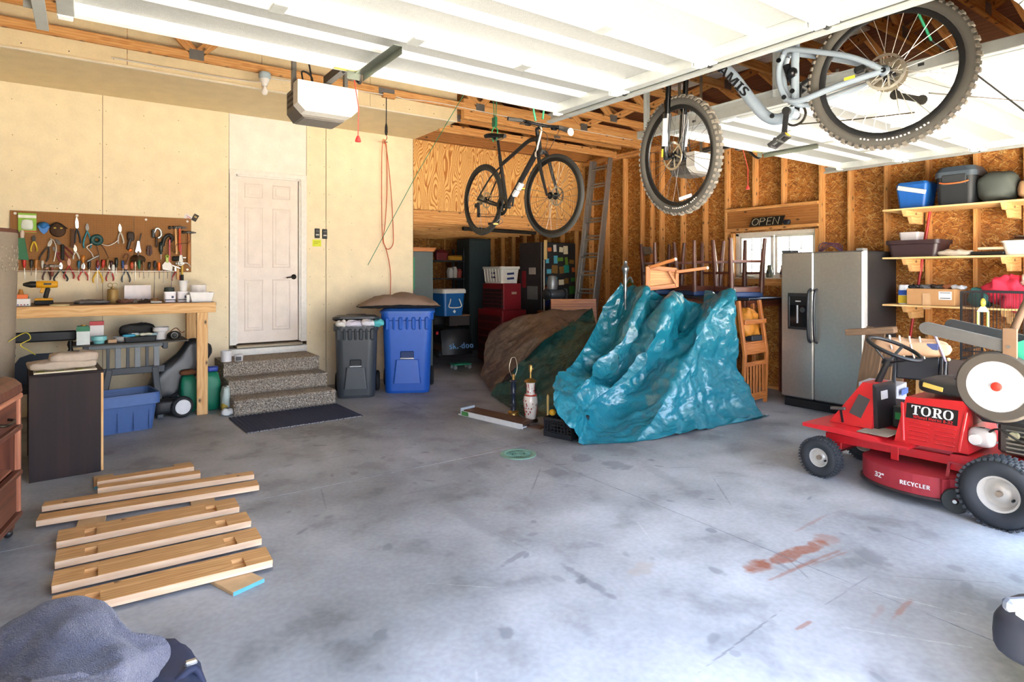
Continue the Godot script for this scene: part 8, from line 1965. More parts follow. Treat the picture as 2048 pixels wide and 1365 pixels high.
func obj_shelves() -> void:
	var p := pale()
	var names := ["topmost", "middle", "lowest"]
	for i in 3:
		var y: float = [2.172, 1.672, 1.182][i]
		var s := thing("plywood_shelf", "%s plywood wall shelf on wooden brackets at the right wall" % names[i], "shelf", w(7.08, y, 1.98))
		part(G.new().box(Vector3(0, -0.009, 0), Vector3(0.46, 0.018, 1.96), 0.002), "board", wood("ply_shelf", "cf9f62", "eccb94", 0.6, 5.0, 1), s)
		for b in [2.735, 1.91, 1.10]:
			var br := sub("bracket", s, Vector3(0, -0.018, 1.98 - b - 0.05))
			part(G.new().prism(V2([-0.21, 0.0, 0.23, 0.0, 0.23, -0.06, -0.17, -0.06]), 0.038), "arm", p, br)
			part(G.new().prism(V2([-0.07, -0.06, 0.23, -0.06, 0.23, -0.13, -0.03, -0.13]), 0.038), "gusset", p, br)
	part(G.new().box(w(7.23, 2.43, 2.7), Vector3(0.2, 0.09, 0.038), 0.003), "stub_bracket", p, get_node("wall_right"))
	var Y := 2.175
	var bc := thing("cooler", "bright blue drinks cooler with white handle on the top shelf", "cooler", w(7.06, Y, 2.72))
	part(G.new().loft([[0.24, 0.24, 0.03, 0.0], [0.27, 0.30, 0.035, 0.24]], 4), "body", c("1d62b8", 0.4), bc)
	part(G.new().bar(Vector3(-0.145, 0.15, 0.14), Vector3(-0.145, 0.22, -0.12), 0.012, 0.045, Vector3.UP, 0.005), "handle", c("eeeae0", 0.5), bc)
	part(G.new().loft([[0.27, 0.30, 0.035, 0.24], [0.24, 0.26, 0.03, 0.27]], 4), "lid", c("2a6cc0", 0.4), bc)
	var kc := thing("cooler", "large charcoal cooler with orange strap on the top shelf", "cooler", w(7.07, Y, 2.33))
	part(G.new().loft([[0.34, 0.30, 0.05, 0.0], [0.36, 0.33, 0.06, 0.27]], 4), "body", c("23272b", 0.5), kc)
	part(G.new().loft([[0.38, 0.35, 0.06, 0.27], [0.38, 0.35, 0.06, 0.32], [0.33, 0.30, 0.08, 0.37]], 4), "lid", c("4a5560", 0.5), kc)
	part(G.new().box(Vector3(-0.185, 0.24, 0), Vector3(0.02, 0.1, 0.2), 0.006), "latch_panel", c("33383d", 0.5), kc)
	part(G.new().tube(curve([Vector3(-0.185, 0.22, 0.12), Vector3(-0.2, 0.205, 0.06), Vector3(-0.2, 0.205, -0.06), Vector3(-0.185, 0.22, -0.12)], 4), 0.008, 6), "strap", c("d8703a", 0.6), kc)
	solo(G.new().blob(Vector3(0, 0.135, 0), Vector3(0.17, 0.14, 0.15), 0.6, 0.03, 7.0, 9, 26), "tool_bag", c("4a504c", 0.8), "grey green canvas bag slumped on the top shelf", "bag", w(7.06, Y + 0.012, 2.02))
	solo(G.new().blob(Vector3(0, 0.09, 0), Vector3(0.15, 0.095, 0.1), 0.5, 0.02, 8.0, 11, 24), "cloth_bag", c("b08a64", 0.85), "tan cloth bag at the right end of the top shelf", "bag", w(7.06, Y + 0.008, 1.76))
	Y = 1.675
	var bt := tub("storage_tub", "dark brown plastic tub on the middle shelf", w(7.06, Y, 2.70), 0.0, 0.30, 0.42, 0.36, 0.50, 0.17, c("38272a", 0.4), "tub")
	solo(G.new().loft([[0.14, 0.17, 0.02, 0.0], [0.16, 0.19, 0.025, 0.1]], 3), "tub", c("d8d2d4", 0.4), "pale translucent tub standing in the brown tub", "tub", w(7.1, Y + 0.16, 2.78))
	solo(G.new().blob(Vector3(0, 0.03, 0), Vector3(0.06, 0.032, 0.15), 0.7, 0.025, 14.0, 15, 20), "bulb_bag", c("c8bcaa", 0.3), "clear bag of pale round things on the middle shelf", "bag", w(6.98, Y - 0.002, 2.35))
	var tr := thing("griddle", "black griddle with pale handle on the middle shelf", "griddle", w(7.05, Y, 2.08))
	part(G.new().box(Vector3(0, 0.02, 0), Vector3(0.24, 0.036, 0.26), 0.01), "plate", c("1d1c1e", 0.4), tr)
	part(G.new().cyl(Vector3(-0.08, 0.065, 0.13), Vector3(-0.08, 0.065, -0.08), 0.014, -1, 10), "handle", c("d8c8a8", 0.5), tr)
	var pn := thing("roasting_pan", "white enamel casserole with plates stacked on it", "pan", w(7.05, Y, 1.82))
	part(G.new().loft([[0.24, 0.26, 0.05, 0.0], [0.28, 0.30, 0.06, 0.11], [0.30, 0.32, 0.06, 0.115], [0.30, 0.32, 0.06, 0.13]], 5), "pan", c("ece8e2", 0.3), pn)
	for i in 3: part(G.new().lathe(V2([0, 0.13 + i * 0.016, 0.09 - i * 0.012, 0.132 + i * 0.016, 0.13 - i * 0.014, 0.142 + i * 0.016, 0, 0.146 + i * 0.016]), 24), "plate", c(["b89a6a", "6a3a26", "c8b8a0"][i], 0.4), pn)
	Y = 1.185
	var pt := thing("paint_jug", "white and blue cleaner jug with yellow label on the lowest shelf", "jug", w(7.0, Y, 2.80))
	part(G.new().loft([[0.12, 0.10, 0.03, 0.0], [0.12, 0.10, 0.03, 0.17], [0.11, 0.09, 0.03, 0.2]], 4), "jug", c("e4e6ea", 0.4), pt)
	part(G.new().box(Vector3(-0.061, 0.12, 0), Vector3(0.004, 0.05, 0.08)), "blue_label", c("2048a0", 0.4), pt)
	part(G.new().box(Vector3(-0.061, 0.05, 0), Vector3(0.004, 0.08, 0.085)), "yellow_label", c("d0b028", 0.4), pt)
	var cb := carton("cardboard_box", "long brown cardboard box with white label on the lowest shelf", w(7.03, Y, 2.53), 0.0, Vector3(0.3, 0.165, 0.42), c("c09060", 0.8))
	part(G.new().box(Vector3(-0.152, 0.1, 0.13), Vector3(0.003, 0.08, 0.11)), "shipping_label", c("ecebe8", 0.6), cb)
	for y in [0.128, 0.075]: part(G.new().box(Vector3(-0.154, y, 0.13), Vector3(0.002, 0.006, 0.09)), "label_print", c("2a2c34", 0.6), cb)
	part(G.new().box(Vector3(-0.152, 0.04, -0.03), Vector3(0.004, 0.16, 0.07), 0.0, Vector3(0, 0, 4)), "torn_flap", c("cda67c", 0.8), cb)
	var ct := [["1f2024", "black strap"], ["6a6e74", "grey cable"], ["2a211c", "dark brown belt"], ["8a5030", "rusty chain"], ["b9bcc0", "bright hose clamp"]]
	for i in 5: solo(G.new().blob(Vector3(0, 0.018, 0), Vector3(0.05, 0.02, 0.055), 0.7, 0.025, 22.0, 60 + i, 18), "strap", c(ct[i][0], 0.6), ct[i][1] + " in the clutter on top of the cardboard box", "clutter", w(6.99 + 0.02 * (i % 2), Y + 0.165, 2.70 - i * 0.095), 0.0, "clutter on the cardboard box")
	solo(G.new().blob(Vector3(0, 0.09, 0), Vector3(0.1, 0.1, 0.09), 0.7, 0.03, 9.0, 22, 22), "cloth_ball", c("2f6a68", 0.8), "dark teal cloth bundle on the lowest shelf", "cloth", w(7.05, Y - 0.003, 2.16))
	var rc := solo(G.new().blob(Vector3(0, 0.12, 0), Vector3(0.11, 0.15, 0.13), 1.0, 0.14, 5.0, 23, 30), "red_cloth", c("d02844", 0.8), "bright red cloth heaped on the lowest shelf", "cloth", w(7.0, Y - 0.003, 1.93))
	solo(G.new().blob(Vector3(0, 0.1, 0), Vector3(0.08, 0.06, 0.08), 0.8, 0.03, 12.0, 24, 20), "rag", c("d6cdbd", 0.9), "cream rag beside the red cloth", "rag", w(7.0, Y + 0.16, 1.76))
	var rp := solo(G.new().cyl(Vector3(0, 0, 0), Vector3(0.06, 2.3, 0.3), 0.014, -1, 10), "red_pole", c("b02428", 0.4), "red pole leaning behind the shelves beside the refrigerator", "pole", w(7.2, 0, 2.95))
	# wire crate
	var wc := thing("wire_crate", "black wire dog crate standing beneath the right end of the shelves", "crate", w(6.62, 0, 1.65))
	var wm := c("33363a", 0.4, 0.5)
	for q: Array in [[-0.25, 0.45], [0.25, 0.45], [-0.25, -0.45], [0.25, -0.45]]: part(G.new().bar(Vector3(q[0], 0, q[1] * -1.0), Vector3(q[0], 1.34, q[1] * -1.0), 0.014, 0.014), "corner_post", wm, wc)
	for y in [0.02, 0.75, 0.82, 1.34]:
		for s in [-1, 1]:
			part(G.new().bar(Vector3(0.25 * s, y, -0.45), Vector3(0.25 * s, y, 0.45), 0.012, 0.012), "rail", wm, wc)
			part(G.new().bar(Vector3(-0.25, y, 0.45 * s), Vector3(0.25, y, 0.45 * s), 0.012, 0.012), "rail", wm, wc)
	var wr := G.new()
	for i in 36:
		for s in [-0.25, 0.25]: wr.bar(Vector3(s, 0, -0.44 + i * 0.025), Vector3(s, 1.34, -0.44 + i * 0.025), 0.003, 0.003)
		if i < 20:
			for s in [-0.45, 0.45]: wr.bar(Vector3(-0.24 + i * 0.025, 0, s), Vector3(-0.24 + i * 0.025, 1.34, s), 0.003, 0.003)
	tiny(part(wr, "bars", wm, wc))
	var gl := thing("grabber", "lime green plastic grabber hanging on the wire crate", "grabber", w(6.34, 1.02, 1.93))
	for s in [-1, 1]: part(G.new().box(Vector3(0, 0.07, 0.035 * s), Vector3(0.012, 0.16, 0.018), 0.004), "arm", c("c4e07a", 0.4), gl)
	part(G.new().prism(V2([-0.045, 0.15, 0.045, 0.15, 0.015, 0.2, -0.015, 0.2]), 0.012, Transform3D(Basis(Vector3(0, 1, 0), PI / 2.0), Vector3(-0.006, 0, 0))), "yoke", c("dcecc0", 0.4), gl)
	part(G.new().ball(Vector3(0, 0.23, 0), Vector3(0.02, 0.04, 0.02), 10), "knob", c("e8cc4a", 0.4), gl)

# ---------------------------------------------------------------- right: mower and what lies round it
func tractor_wheel(parent: Node3D, at: Vector3, R: float, wd: float, rim: float) -> void:
	var o := sub("wheel", parent, at)
	var z := Vector3(0, 0, 1)
	var h := wd / 2.0
	part(G.new().ring(Vector3.ZERO, z, V2([rim, -h * 0.7, rim + 0.02, -h * 0.95, R * 0.8, -h, R - 0.01, -h * 0.8, R, -h * 0.4, R, h * 0.4, R - 0.01, h * 0.8, R * 0.8, h, rim + 0.02, h * 0.95, rim, h * 0.7, rim, -h * 0.7]), 40), "tire", c("2c3036", 0.8), o)
	var g := G.new()
	var n := 40
	for k in n:
		var a := TAU * k / n
		for j in 4:
			g.t = Transform3D(Basis(z, a + (0.5 * TAU / n if j % 2 else 0.0)), Vector3.ZERO)
			g.box(Vector3(R - 0.001, 0, (j - 1.5) * wd * 0.24), Vector3(0.014, R * 0.085, wd * 0.19))
	g.t = Transform3D()
	tiny(part(g, "tread", c("3a3e44", 0.85), o))
	var rm := c("c4c0ba", 0.4, 0.2)
	part(G.new().ring(Vector3.ZERO, z, V2([0, -h * 0.35, 0.02, -h * 0.38, rim * 0.45, -h * 0.3, rim * 0.55, -h * 0.15, rim * 0.8, -h * 0.15, rim * 0.9, -h * 0.68, rim + 0.006, -h * 0.72, rim + 0.006, h * 0.72, 0, h * 0.72]), 32), "rim", rm, o)
	part(G.new().cyl(Vector3(0, 0, -h * 0.75), Vector3(0, 0, 0), 0.016, 0.02, 14), "hub_cap", c("9a8a7a", 0.5, 0.5), o)
	part(G.new().cyl(Vector3(-rim * 0.6, -rim * 0.25, -h * 0.5), Vector3(-rim * 0.6, -rim * 0.25, 0), 0.007, -1, 8), "valve", c("1c1c1c", 0.6), o)

func obj_mower() -> void:
	var red := c("cc2029", 0.38, 0.0, {"coat": 0.3, "scale": 1.5})
	var blk := c("1a1b1e", 0.5)
	var m := thing("riding_mower", "red ride-on mower with black seat and steering wheel", "lawn mower", w(4.80, 0, 1.26), 90.0)
	# local: +x forward, -z the side towards the camera
	tractor_wheel(m, Vector3(0, 0.203, -0.36), 0.205, 0.17, 0.105)
	tractor_wheel(m, Vector3(0, 0.203, 0.36), 0.205, 0.17, 0.105)
	tractor_wheel(m, Vector3(1.09, 0.142, -0.34), 0.142, 0.10, 0.068)
	tractor_wheel(m, Vector3(1.09, 0.142, 0.34), 0.142, 0.10, 0.068)
	part(G.new().bar(Vector3(-0.1, 0.30, -0.20), Vector3(1.12, 0.27, -0.2), 0.03, 0.06, Vector3.UP, 0.003), "frame_rail", red, m)
	part(G.new().bar(Vector3(-0.1, 0.30, 0.20), Vector3(1.12, 0.27, 0.2), 0.03, 0.06, Vector3.UP, 0.003), "frame_rail", red, m)
	part(G.new().prism(V2([-0.2, 0.24, 0.3, 0.24, 0.3, 0.34, -0.2, 0.38]), 0.5, Transform3D(Basis(), Vector3(0, 0, -0.25))), "rear_frame", red, m)
	part(G.new().bar(Vector3(1.09, 0.16, -0.33), Vector3(1.09, 0.16, 0.33), 0.04, 0.04), "front_axle", c("7a1218", 0.5), m)
	part(G.new().box(Vector3(1.06, 0.27, 0), Vector3(0.08, 0.18, 0.36), 0.006), "axle_bracket", red, m)
	# foot deck
	part(G.new().prism(V2([0.5, 0.335, 1.22, 0.35, 1.22, 0.375, 1.0, 0.385, 0.72, 0.375, 0.66, 0.35, 0.5, 0.355]), 0.66, Transform3D(Basis(), Vector3(0, 0, -0.36))), "foot_deck", red, m)
	part(G.new().box(Vector3(0.74, 0.385, -0.21), Vector3(0.2, 0.006, 0.24), 0.001), "grip_mat", c("8a8278", 0.9), m)
	# steering tower: slanted cowl
	var cw := G.new()
	var a := [Vector3(1.10, 0.385, -0.2), Vector3(0.80, 0.385, -0.2), Vector3(0.80, 0.385, 0.2), Vector3(1.10, 0.385, 0.2)]
	var b := [Vector3(0.90, 0.70, -0.11), Vector3(0.81, 0.70, -0.11), Vector3(0.81, 0.70, 0.11), Vector3(0.90, 0.70, 0.11)]
	for i in 4:
		var j := (i + 1) % 4
		cw.quad(a[i], a[j], b[j], b[i], (a[i] + a[j]) / 2.0 - Vector3(0.95, 0.45, 0))
	cw.quad(b[0], b[1], b[2], b[3], Vector3.UP)
	part(cw, "steering_cowl", red, m)
	part(G.new().bar(Vector3(0.915, 0.46, -0.188), Vector3(0.865, 0.60, -0.147), 0.09, 0.006, Vector3(0.2, 0.1, 1)), "cowl_decal", c("2c2422", 0.6), m)
	part(G.new().prism(V2([0.80, 0.385, 0.77, 0.385, 0.785, 0.68, 0.81, 0.70]), 0.30, Transform3D(Basis(), Vector3(0, 0, -0.16))), "dash_panel", blk, m)
	part(G.new().box(Vector3(0.778, 0.62, -0.05), Vector3(0.004, 0.06, 0.1), 0.0, Vector3(0, 0, -3)), "dash_label", c("d8d4d0", 0.5), m)
	part(G.new().bar(Vector3(1.06, 0.50, -0.26), Vector3(0.96, 0.51, -0.24), 0.03, 0.02, Vector3.UP, 0.004), "clutch_pedal", c("5a5654", 0.4, 0.6), m)
	part(G.new().bar(Vector3(1.0, 0.40, -0.2), Vector3(0.99, 0.50, -0.25), 0.014, 0.014), "pedal_arm", blk, m)
	var ax := Vector3(-0.42, 1.0, 0).normalized()
	var col := Vector3(0.85, 0.68, 0)
	part(G.new().cyl(col, col + ax * 0.2, 0.024, 0.02, 12), "steering_column", blk, m)
	var sw := sub("steering_wheel", m, col + ax * 0.30)
	part(G.new().torus(Vector3.ZERO, ax, 0.175, 0.014, 36, 8), "wheel_rim", blk, sw)
	var e1 := ax.cross(Vector3(0, 0, 1)).normalized()
	for k in 3:
		var d := e1.rotated(ax, TAU * k / 3.0 + 0.6)
		part(G.new().bar(d * 0.17, -ax * 0.11 + d * 0.015, 0.022, 0.01, ax, 0.003), "spoke", blk, sw)
	part(G.new().cyl(-ax * 0.13, -ax * 0.09, 0.035, -1, 14), "hub", blk, sw)
	# engine cover under the seat
	part(G.new().box(Vector3(0.40, 0.5, 0.06), Vector3(0.36, 0.3, 0.34)), "seat_base", c("7a1218", 0.5), m)
	var hd := G.new()
	var lo := [Vector3(0.63, 0.35, -0.25), Vector3(0.20, 0.36, -0.25), Vector3(0.20, 0.36, 0.3), Vector3(0.63, 0.35, 0.3)]
	var hi := [Vector3(0.58, 0.655, -0.19), Vector3(0.24, 0.68, -0.19), Vector3(0.24, 0.68, 0.28), Vector3(0.58, 0.655, 0.28)]
	for i in 4:
		var j := (i + 1) % 4
		hd.quad(lo[i], lo[j], hi[j], hi[i], (lo[i] + lo[j]) / 2.0 - Vector3(0.4, 0.35, 0.02))
	hd.quad(hi[0], hi[1], hi[2], hi[3], Vector3.UP)
	part(hd, "engine_cover", red, m)
	# the side face of the cover leans in; a frame on that plane carries decal, louvres and letters
	var fr := Basis(Vector3(-1, 0, 0), Vector3(0, 0.98, 0.19).normalized(), Vector3(0, 0.19, -0.98).normalized())
	var face := Transform3D(fr, Vector3(0.42, 0.5, -0.222))
	var dc := G.new()
	dc.t = face
	dc.box(Vector3(0, 0.07, 0.002), Vector3(0.30, 0.10, 0.003))
	part(dc, "badge_plate", c("141416", 0.4), m)
	for s in [-1, 1]:
		for k in 5:
			var lv := G.new()
			lv.t = face
			lv.box(Vector3(0.01 + 0.075 * s, -0.005 - k * 0.027, 0.004), Vector3(0.12, 0.012, 0.012), 0.005, Vector3(25, 0, 0))
			part(lv, "louvre", red, m)
	for s in [-0.165, 0.18]:
		var rb := G.new()
		rb.t = face
		rb.box(Vector3(s, -0.01, 0.004), Vector3(0.018, 0.26, 0.012), 0.004, Vector3(0, 0, -6 if s > 0 else 6))
		part(rb, "pressed_rib", red, m)
	text("TORO", 0.062, c("e4e4e8", 0.4), m, face * Transform3D(Basis(), Vector3(0.005, 0.078, 0.005)), "maker_lettering", true, 0.002, true)
	text("Wheel Horse 8-32", 0.02, c("c8202a", 0.4), m, face * Transform3D(Basis(), Vector3(0.01, 0.034, 0.005)), "model_lettering", false, 0.002, true)
	# seat
	part(G.new().blob(Vector3(0.30, 0.74, 0.03), Vector3(0.24, 0.05, 0.22), 0.45, 0.0, 5.0, 1, 28), "seat_cushion", c("201f1f", 0.6), m)
	part(G.new().box(Vector3(0.30, 0.785, 0.05), Vector3(0.3, 0.008, 0.32), 0.003), "seat_top", c("4a4038", 0.85), m)
	part(G.new().box(Vector3(0.42, 0.745, -0.185), Vector3(0.12, 0.03, 0.012), 0.003, Vector3(0, 0, 10)), "seat_tag", c("d8b85a", 0.6), m)
	# battery and box ahead of the seat
	part(G.new().box(Vector3(0.68, 0.46, 0.12), Vector3(0.14, 0.15, 0.22), 0.006), "battery", c("1a1f1c", 0.4), m)
	part(G.new().box(Vector3(0.68, 0.47, 0.008), Vector3(0.1, 0.05, 0.004)), "battery_label", c("2f8a4a", 0.4), m)
	# engine behind
	part(G.new().box(Vector3(-0.05, 0.62, 0), Vector3(0.46, 0.1, 0.42), 0.03), "engine_shroud", c("22262a", 0.3), m)
	part(G.new().box(Vector3(-0.08, 0.685, 0), Vector3(0.40, 0.03, 0.38), 0.012), "shroud_cap", c("d0d2d4", 0.3, 0.4), m)
	part(G.new().box(Vector3(-0.06, 0.48, 0.02), Vector3(0.3, 0.2, 0.3), 0.02), "engine_block", c("6a6864", 0.5, 0.6), m)
	for i in 6: part(G.new().box(Vector3(-0.06, 0.41 + i * 0.026, -0.14), Vector3(0.18, 0.008, 0.08)), "cooling_fin", c("a8a49c", 0.4, 0.7), m)
	part(G.new().blob(Vector3(0.15, 0.47, -0.18), Vector3(0.07, 0.06, 0.05), 0.6), "fuel_filter", c("b9b2b4", 0.3), m)
	part(G.new().cyl(Vector3(0.17, 0.46, -0.21), Vector3(0.17, 0.46, -0.25), 0.035, 0.032, 18), "filter_cap", c("d8d2d2", 0.4), m)
	part(G.new().cyl(Vector3(-0.02, 0.52, -0.2), Vector3(-0.02, 0.52, -0.24), 0.025, -1, 12), "carburettor", c("c0b89a", 0.35, 0.7), m)
	part(G.new().box(Vector3(-0.13, 0.5, -0.2), Vector3(0.12, 0.07, 0.01), 0.003), "linkage_plate", c("c8c4b8", 0.35, 0.7), m)
	part(G.new().tube(curve([Vector3(0.12, 0.5, -0.2), Vector3(0.05, 0.55, -0.24), Vector3(-0.05, 0.5, -0.24), Vector3(-0.16, 0.46, -0.22)], 4), 0.007, 6), "fuel_line", c("1c1a18", 0.5), m)
	# cutting deck
	var dk := PackedVector2Array()
	for i in 25:
		var t := PI * (i / 24.0)
		dk.append(Vector2(0.5 + 0.36 * cos(t), -0.16 - 0.26 * sin(t)))
	dk.append(Vector2(0.14, 0.38)); dk.append(Vector2(0.86, 0.38))
	var dm := c("a42a36", 0.55, 0.0, {"scale": 2.0})
	var down := Transform3D(Basis(Vector3(1, 0, 0), Vector3(0, 0, 1), Vector3(0, 1, 0)), Vector3(0, 0.075, 0))
	part(G.new().prism(dk, 0.13, down), "mower_deck", dm, m)
	var lip := PackedVector2Array()
	for p in dk: lip.append((p - Vector2(0.5, 0)) * 1.03 + Vector2(0.5, 0))
	part(G.new().prism(lip, 0.014, Transform3D(down.basis, Vector3(0, 0.062, 0))), "deck_lip", c("3a2a28", 0.6), m)
	part(G.new().bar(Vector3(0.18, 0.155, -0.22), Vector3(0.3, 0.155, -0.39), 0.02, 0.1, Vector3.UP), "deck_corner", dm, m)
	var gw := sub("gauge_wheel", m, Vector3(0.23, 0.085, -0.37))
	part(G.new().ring(Vector3.ZERO, Vector3(0.25, 0, 1), V2([0.02, -0.018, 0.05, -0.022, 0.07, -0.02, 0.078, 0.0, 0.07, 0.02, 0.02, 0.02]), 28), "wheel_tire", c("2a2f30", 0.7), gw)
	part(G.new().cyl(Vector3(-0.004, 0, -0.026), Vector3(0.004, 0, 0.0), 0.012, -1, 12), "axle_bolt", c("c8c8c4", 0.3, 0.8), gw)
	for q: Array in [["32\"", 0.66, "e8e4e4", 0.034], ["RECYCLER", 0.44, "e8e4e4", 0.026]]:
		var th: float = acos((q[1] - 0.5) / 0.36)
		var nrm := Vector3(cos(th) / 0.36, 0, -sin(th) / 0.26).normalized()
		var tg := Vector3(0, 1, 0).cross(nrm)
		text(q[0], q[3], c(q[2], 0.4), m, Transform3D(Basis(tg, Vector3.UP, nrm), Vector3(q[1], 0.135, -0.16 - 0.26 * sin(th)) + nrm * 0.003), "deck_lettering", false, 0.003, true)
	part(G.new().bar(Vector3(0.30, 0.2, -0.3), Vector3(0.30, 0.29, -0.26), 0.014, 0.014).bar(Vector3(0.30, 0.29, -0.26), Vector3(0.16, 0.285, -0.24), 0.016, 0.012), "deck_lift", dm, m)
	part(G.new().box(Vector3(0.64, 0.26, -0.215), Vector3(0.05, 0.1, 0.014), 0.003), "deck_hanger", red, m)

func obj_seeder() -> void:
	# old green push cart resting upended on the mower
	var o := thing("garden_cart", "green garden cart with white disc wheel and wooden arms resting on the mower", "cart", w(4.42, 0.645, 1.24))
	for k in 2:
		var wh := sub("wheel", o, Vector3(-0.12 + k * 0.82, 0.205, 0))
		var ax := Vector3(1, 0, 0)
		part(G.new().ring(Vector3.ZERO, ax, V2([0.145, -0.022, 0.19, -0.026, 0.205, 0.0, 0.19, 0.026, 0.145, 0.022]), 44), "tire", c("5a5248", 0.85), wh)
		part(G.new().ring(Vector3.ZERO, ax, V2([0, -0.012, 0.03, -0.012, 0.10, -0.022, 0.138, -0.016, 0.148, -0.02, 0.148, 0.02, 0.1, 0.022, 0, 0.012]), 40), "disc", c("f2eee8", 0.45), wh)
		part(G.new().cyl(Vector3(-0.03, 0, 0), Vector3(-0.01, 0, 0), 0.026, -1, 20, 0.004), "hub_cap", c("d83a28", 0.4), wh)
	part(G.new().cyl(Vector3(-0.12, 0.205, 0), Vector3(0.7, 0.205, 0), 0.012, -1, 10), "axle", c("6a645c", 0.5, 0.6), o)
	var gm := c("3fae8c", 0.45)
	part(G.new().prism(V2([-0.12, 0.28, -0.02, 0.42, 0.06, 0.46, 0.5, 0.6, 0.6, 0.5, 0.5, 0.12, 0.2, 0.1]), 0.42, Transform3D(Basis(Vector3(0, 0, 1), Vector3(0, 1, 0), Vector3(-1, 0, 0)), Vector3(0.34, 0.02, 0.05))), "tray", gm, o)
	var arm := c("6e6a62", 0.6, 0.2)
	for k in 2:
		var x := -0.11 + k * 0.4
		var ar := G.new()
		var pts := PackedVector2Array()
		for i in 9: pts.append(Vector2(-0.36 - 0.04 * sin(PI * i / 8.0), 0.515 + 0.038 * cos(PI * i / 8.0)))
		pts.append(Vector2(0.06, 0.40)); pts.append(Vector2(0.06, 0.47))
		ar.prism(pts, 0.035, Transform3D(Basis(Vector3(0, 0, 1), Vector3(0, 1, 0), Vector3(-1, 0, 0)), Vector3(x + 0.0175, 0.0, 0.0)))
		part(ar, "arm", c("6a6864", 0.75) if k == 0 else c("4a4a48", 0.75), o)
		part(G.new().box(Vector3(x - 0.02, 0.45, 0.06), Vector3(0.012, 0.19, 0.07), 0.004, Vector3(0, 0, 0)), "arm_plate", c("9a7a5e", 0.6, 0.3), o)
		part(G.new().cyl(Vector3(x - 0.03, 0.44, 0.055), Vector3(x - 0.02, 0.44, 0.055), 0.009, -1, 8), "bolt", c("8a8a86", 0.4, 0.7), o)
		part(G.new().tube([Vector3(x, 0.5, 0.06), Vector3(x, 0.62, 0.10), Vector3(x, 0.80, 0.17)], 0.02, 10), "handle", c("6e5540", 0.7), o)

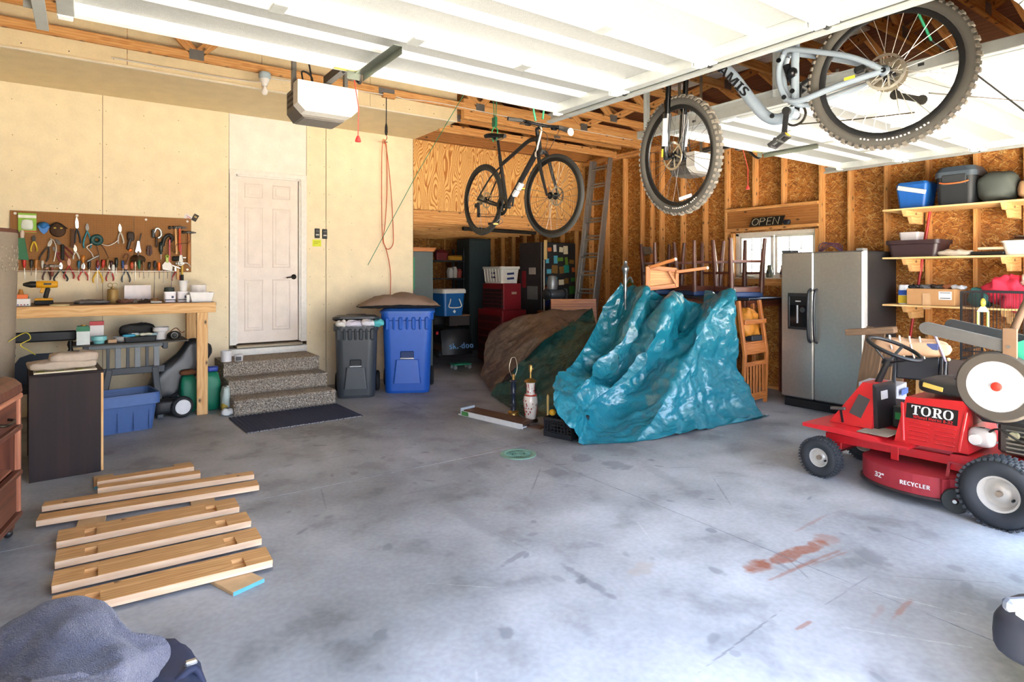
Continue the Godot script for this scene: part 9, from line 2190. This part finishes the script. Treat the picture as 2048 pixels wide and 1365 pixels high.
func obj_right_floor() -> void:
	var cr := thing("crutch_pole", "slim silver and purple telescopic pole standing beside the mower seat", "pole", w(5.55, 0.0, 1.98))
	part(G.new().cyl(Vector3(0, 0, 0), Vector3(0.05, 0.80, 0.03), 0.013, -1, 10), "lower_tube", c("3a3e44", 0.4, 0.5), cr)
	part(G.new().cyl(Vector3(0.05, 0.8, 0.03), Vector3(0.07, 1.08, -0.08), 0.011, -1, 10), "upper_tube", c("c4b4cc", 0.3, 0.6), cr)
	part(G.new().ball(Vector3(0.05, 0.82, 0.05), Vector3(0.018, 0.014, 0.014), 10), "clamp", c("d8cc9a", 0.4), cr)
	var kn := thing("kindling", "bundle of wooden boards leaning behind the steering wheel", "boards", w(6.15, 0.0, 2.66))
	for i in 3: part(G.new().bar(Vector3(0.1 * i, 0.02, -0.2 + 0.12 * i), Vector3(0.12 + 0.1 * i, 0.98 - 0.1 * i, -0.1 + 0.05 * i), 0.17 - 0.03 * i, 0.025, Vector3.RIGHT), "board", wood("weathered", "5f4a38", "8a6c50", 0.8, 7.0), kn)
	part(G.new().bar(Vector3(-0.08, 0.93, -0.28), Vector3(0.0, 0.98, 0.12), 0.14, 0.06, Vector3.UP, 0.005), "top_log", wood("weathered", "5f4a38", "8a6c50", 0.8, 7.0), kn)
	var sk := thing("paper_sack", "torn brown paper sack with white straps on the chairs behind the mower", "sack", w(5.62, 0.83, 2.2), 20.0)
	part(G.new().blob(Vector3(0, 0.06, 0), Vector3(0.1, 0.07, 0.26), 0.6, 0.03, 7.0, 40, 28), "sack", c("c09a78", 0.85), sk)
	for i in 4: part(G.new().torus(Vector3(0, 0.06, -0.14 + i * 0.07), Vector3(0, 0.2, 1), 0.088, 0.008, 20, 6), "strap", c("e8e0d4", 0.6), sk)
	part(G.new().box(Vector3(-0.085, 0.08, 0.14), Vector3(0.02, 0.05, 0.08), 0.004), "blue_print", c("3a4674", 0.7), sk)
	for k in 2:
		var fc := thing("folding_chair", ["black folding chair behind the mower, left of the pair", "black folding chair behind the mower seat, right of the pair"][k], "chair", w(5.62 + 0.02 * k, 0, 2.16 - k * 0.36), -75.0)
		var bk := c("1f2229", 0.45)
		part(G.new().box(Vector3(0, 0.72, -0.02), Vector3(0.3, 0.2, 0.02), 0.01, Vector3(-12, 0, 0)), "backrest", c("3c2e26", 0.5) if k else bk, fc)
		part(G.new().box(Vector3(0, 0.44, 0.2), Vector3(0.3, 0.04, 0.3), 0.012), "seat", bk, fc)
		for s in [-1, 1]:
			part(G.new().bar(Vector3(0.16 * s, 0.82, -0.05), Vector3(0.16 * s, 0.0, 0.2), 0.025, 0.025, Vector3(0, 0, 1), 0.005), "front_leg", bk, fc)
			part(G.new().bar(Vector3(0.165 * s, 0.5, 0.1), Vector3(0.165 * s, 0.0, -0.15), 0.025, 0.025, Vector3(0, 0, 1), 0.005), "rear_leg", bk, fc)
	for k in 2:
		var lb := carton("carton", ["white printed carton below the steering wheel, upper one of two", "white printed carton below the steering wheel, lower one of two"][k], w(5.84, 0.27 if k == 0 else 0.0, 2.52), 8.0, Vector3(0.3, 0.26 if k == 0 else 0.27, 0.3), c("b9bcc4", 0.6))
		part(G.new().box(Vector3(-0.152, 0.18, 0.0), Vector3(0.003, 0.06, 0.24)), "blue_print", c("5a74b0", 0.6), lb)
		part(G.new().box(Vector3(0, 0.2, 0.172), Vector3(0.2, 0.05, 0.003)), "blue_print", c("5a74b0", 0.6), lb)
	var lm := thing("lumber_offcuts", "light pine offcuts leaning on the wall under the shelves", "lumber", w(6.72, 0, 2.55))
	for i in 3: part(G.new().bar(Vector3(0.1 * i, 0.02, 0.12 * i), Vector3(0.35, 0.75 - 0.1 * i, -0.12 + 0.1 * i), 0.09, 0.038, Vector3.RIGHT), "offcut", pale(), lm)
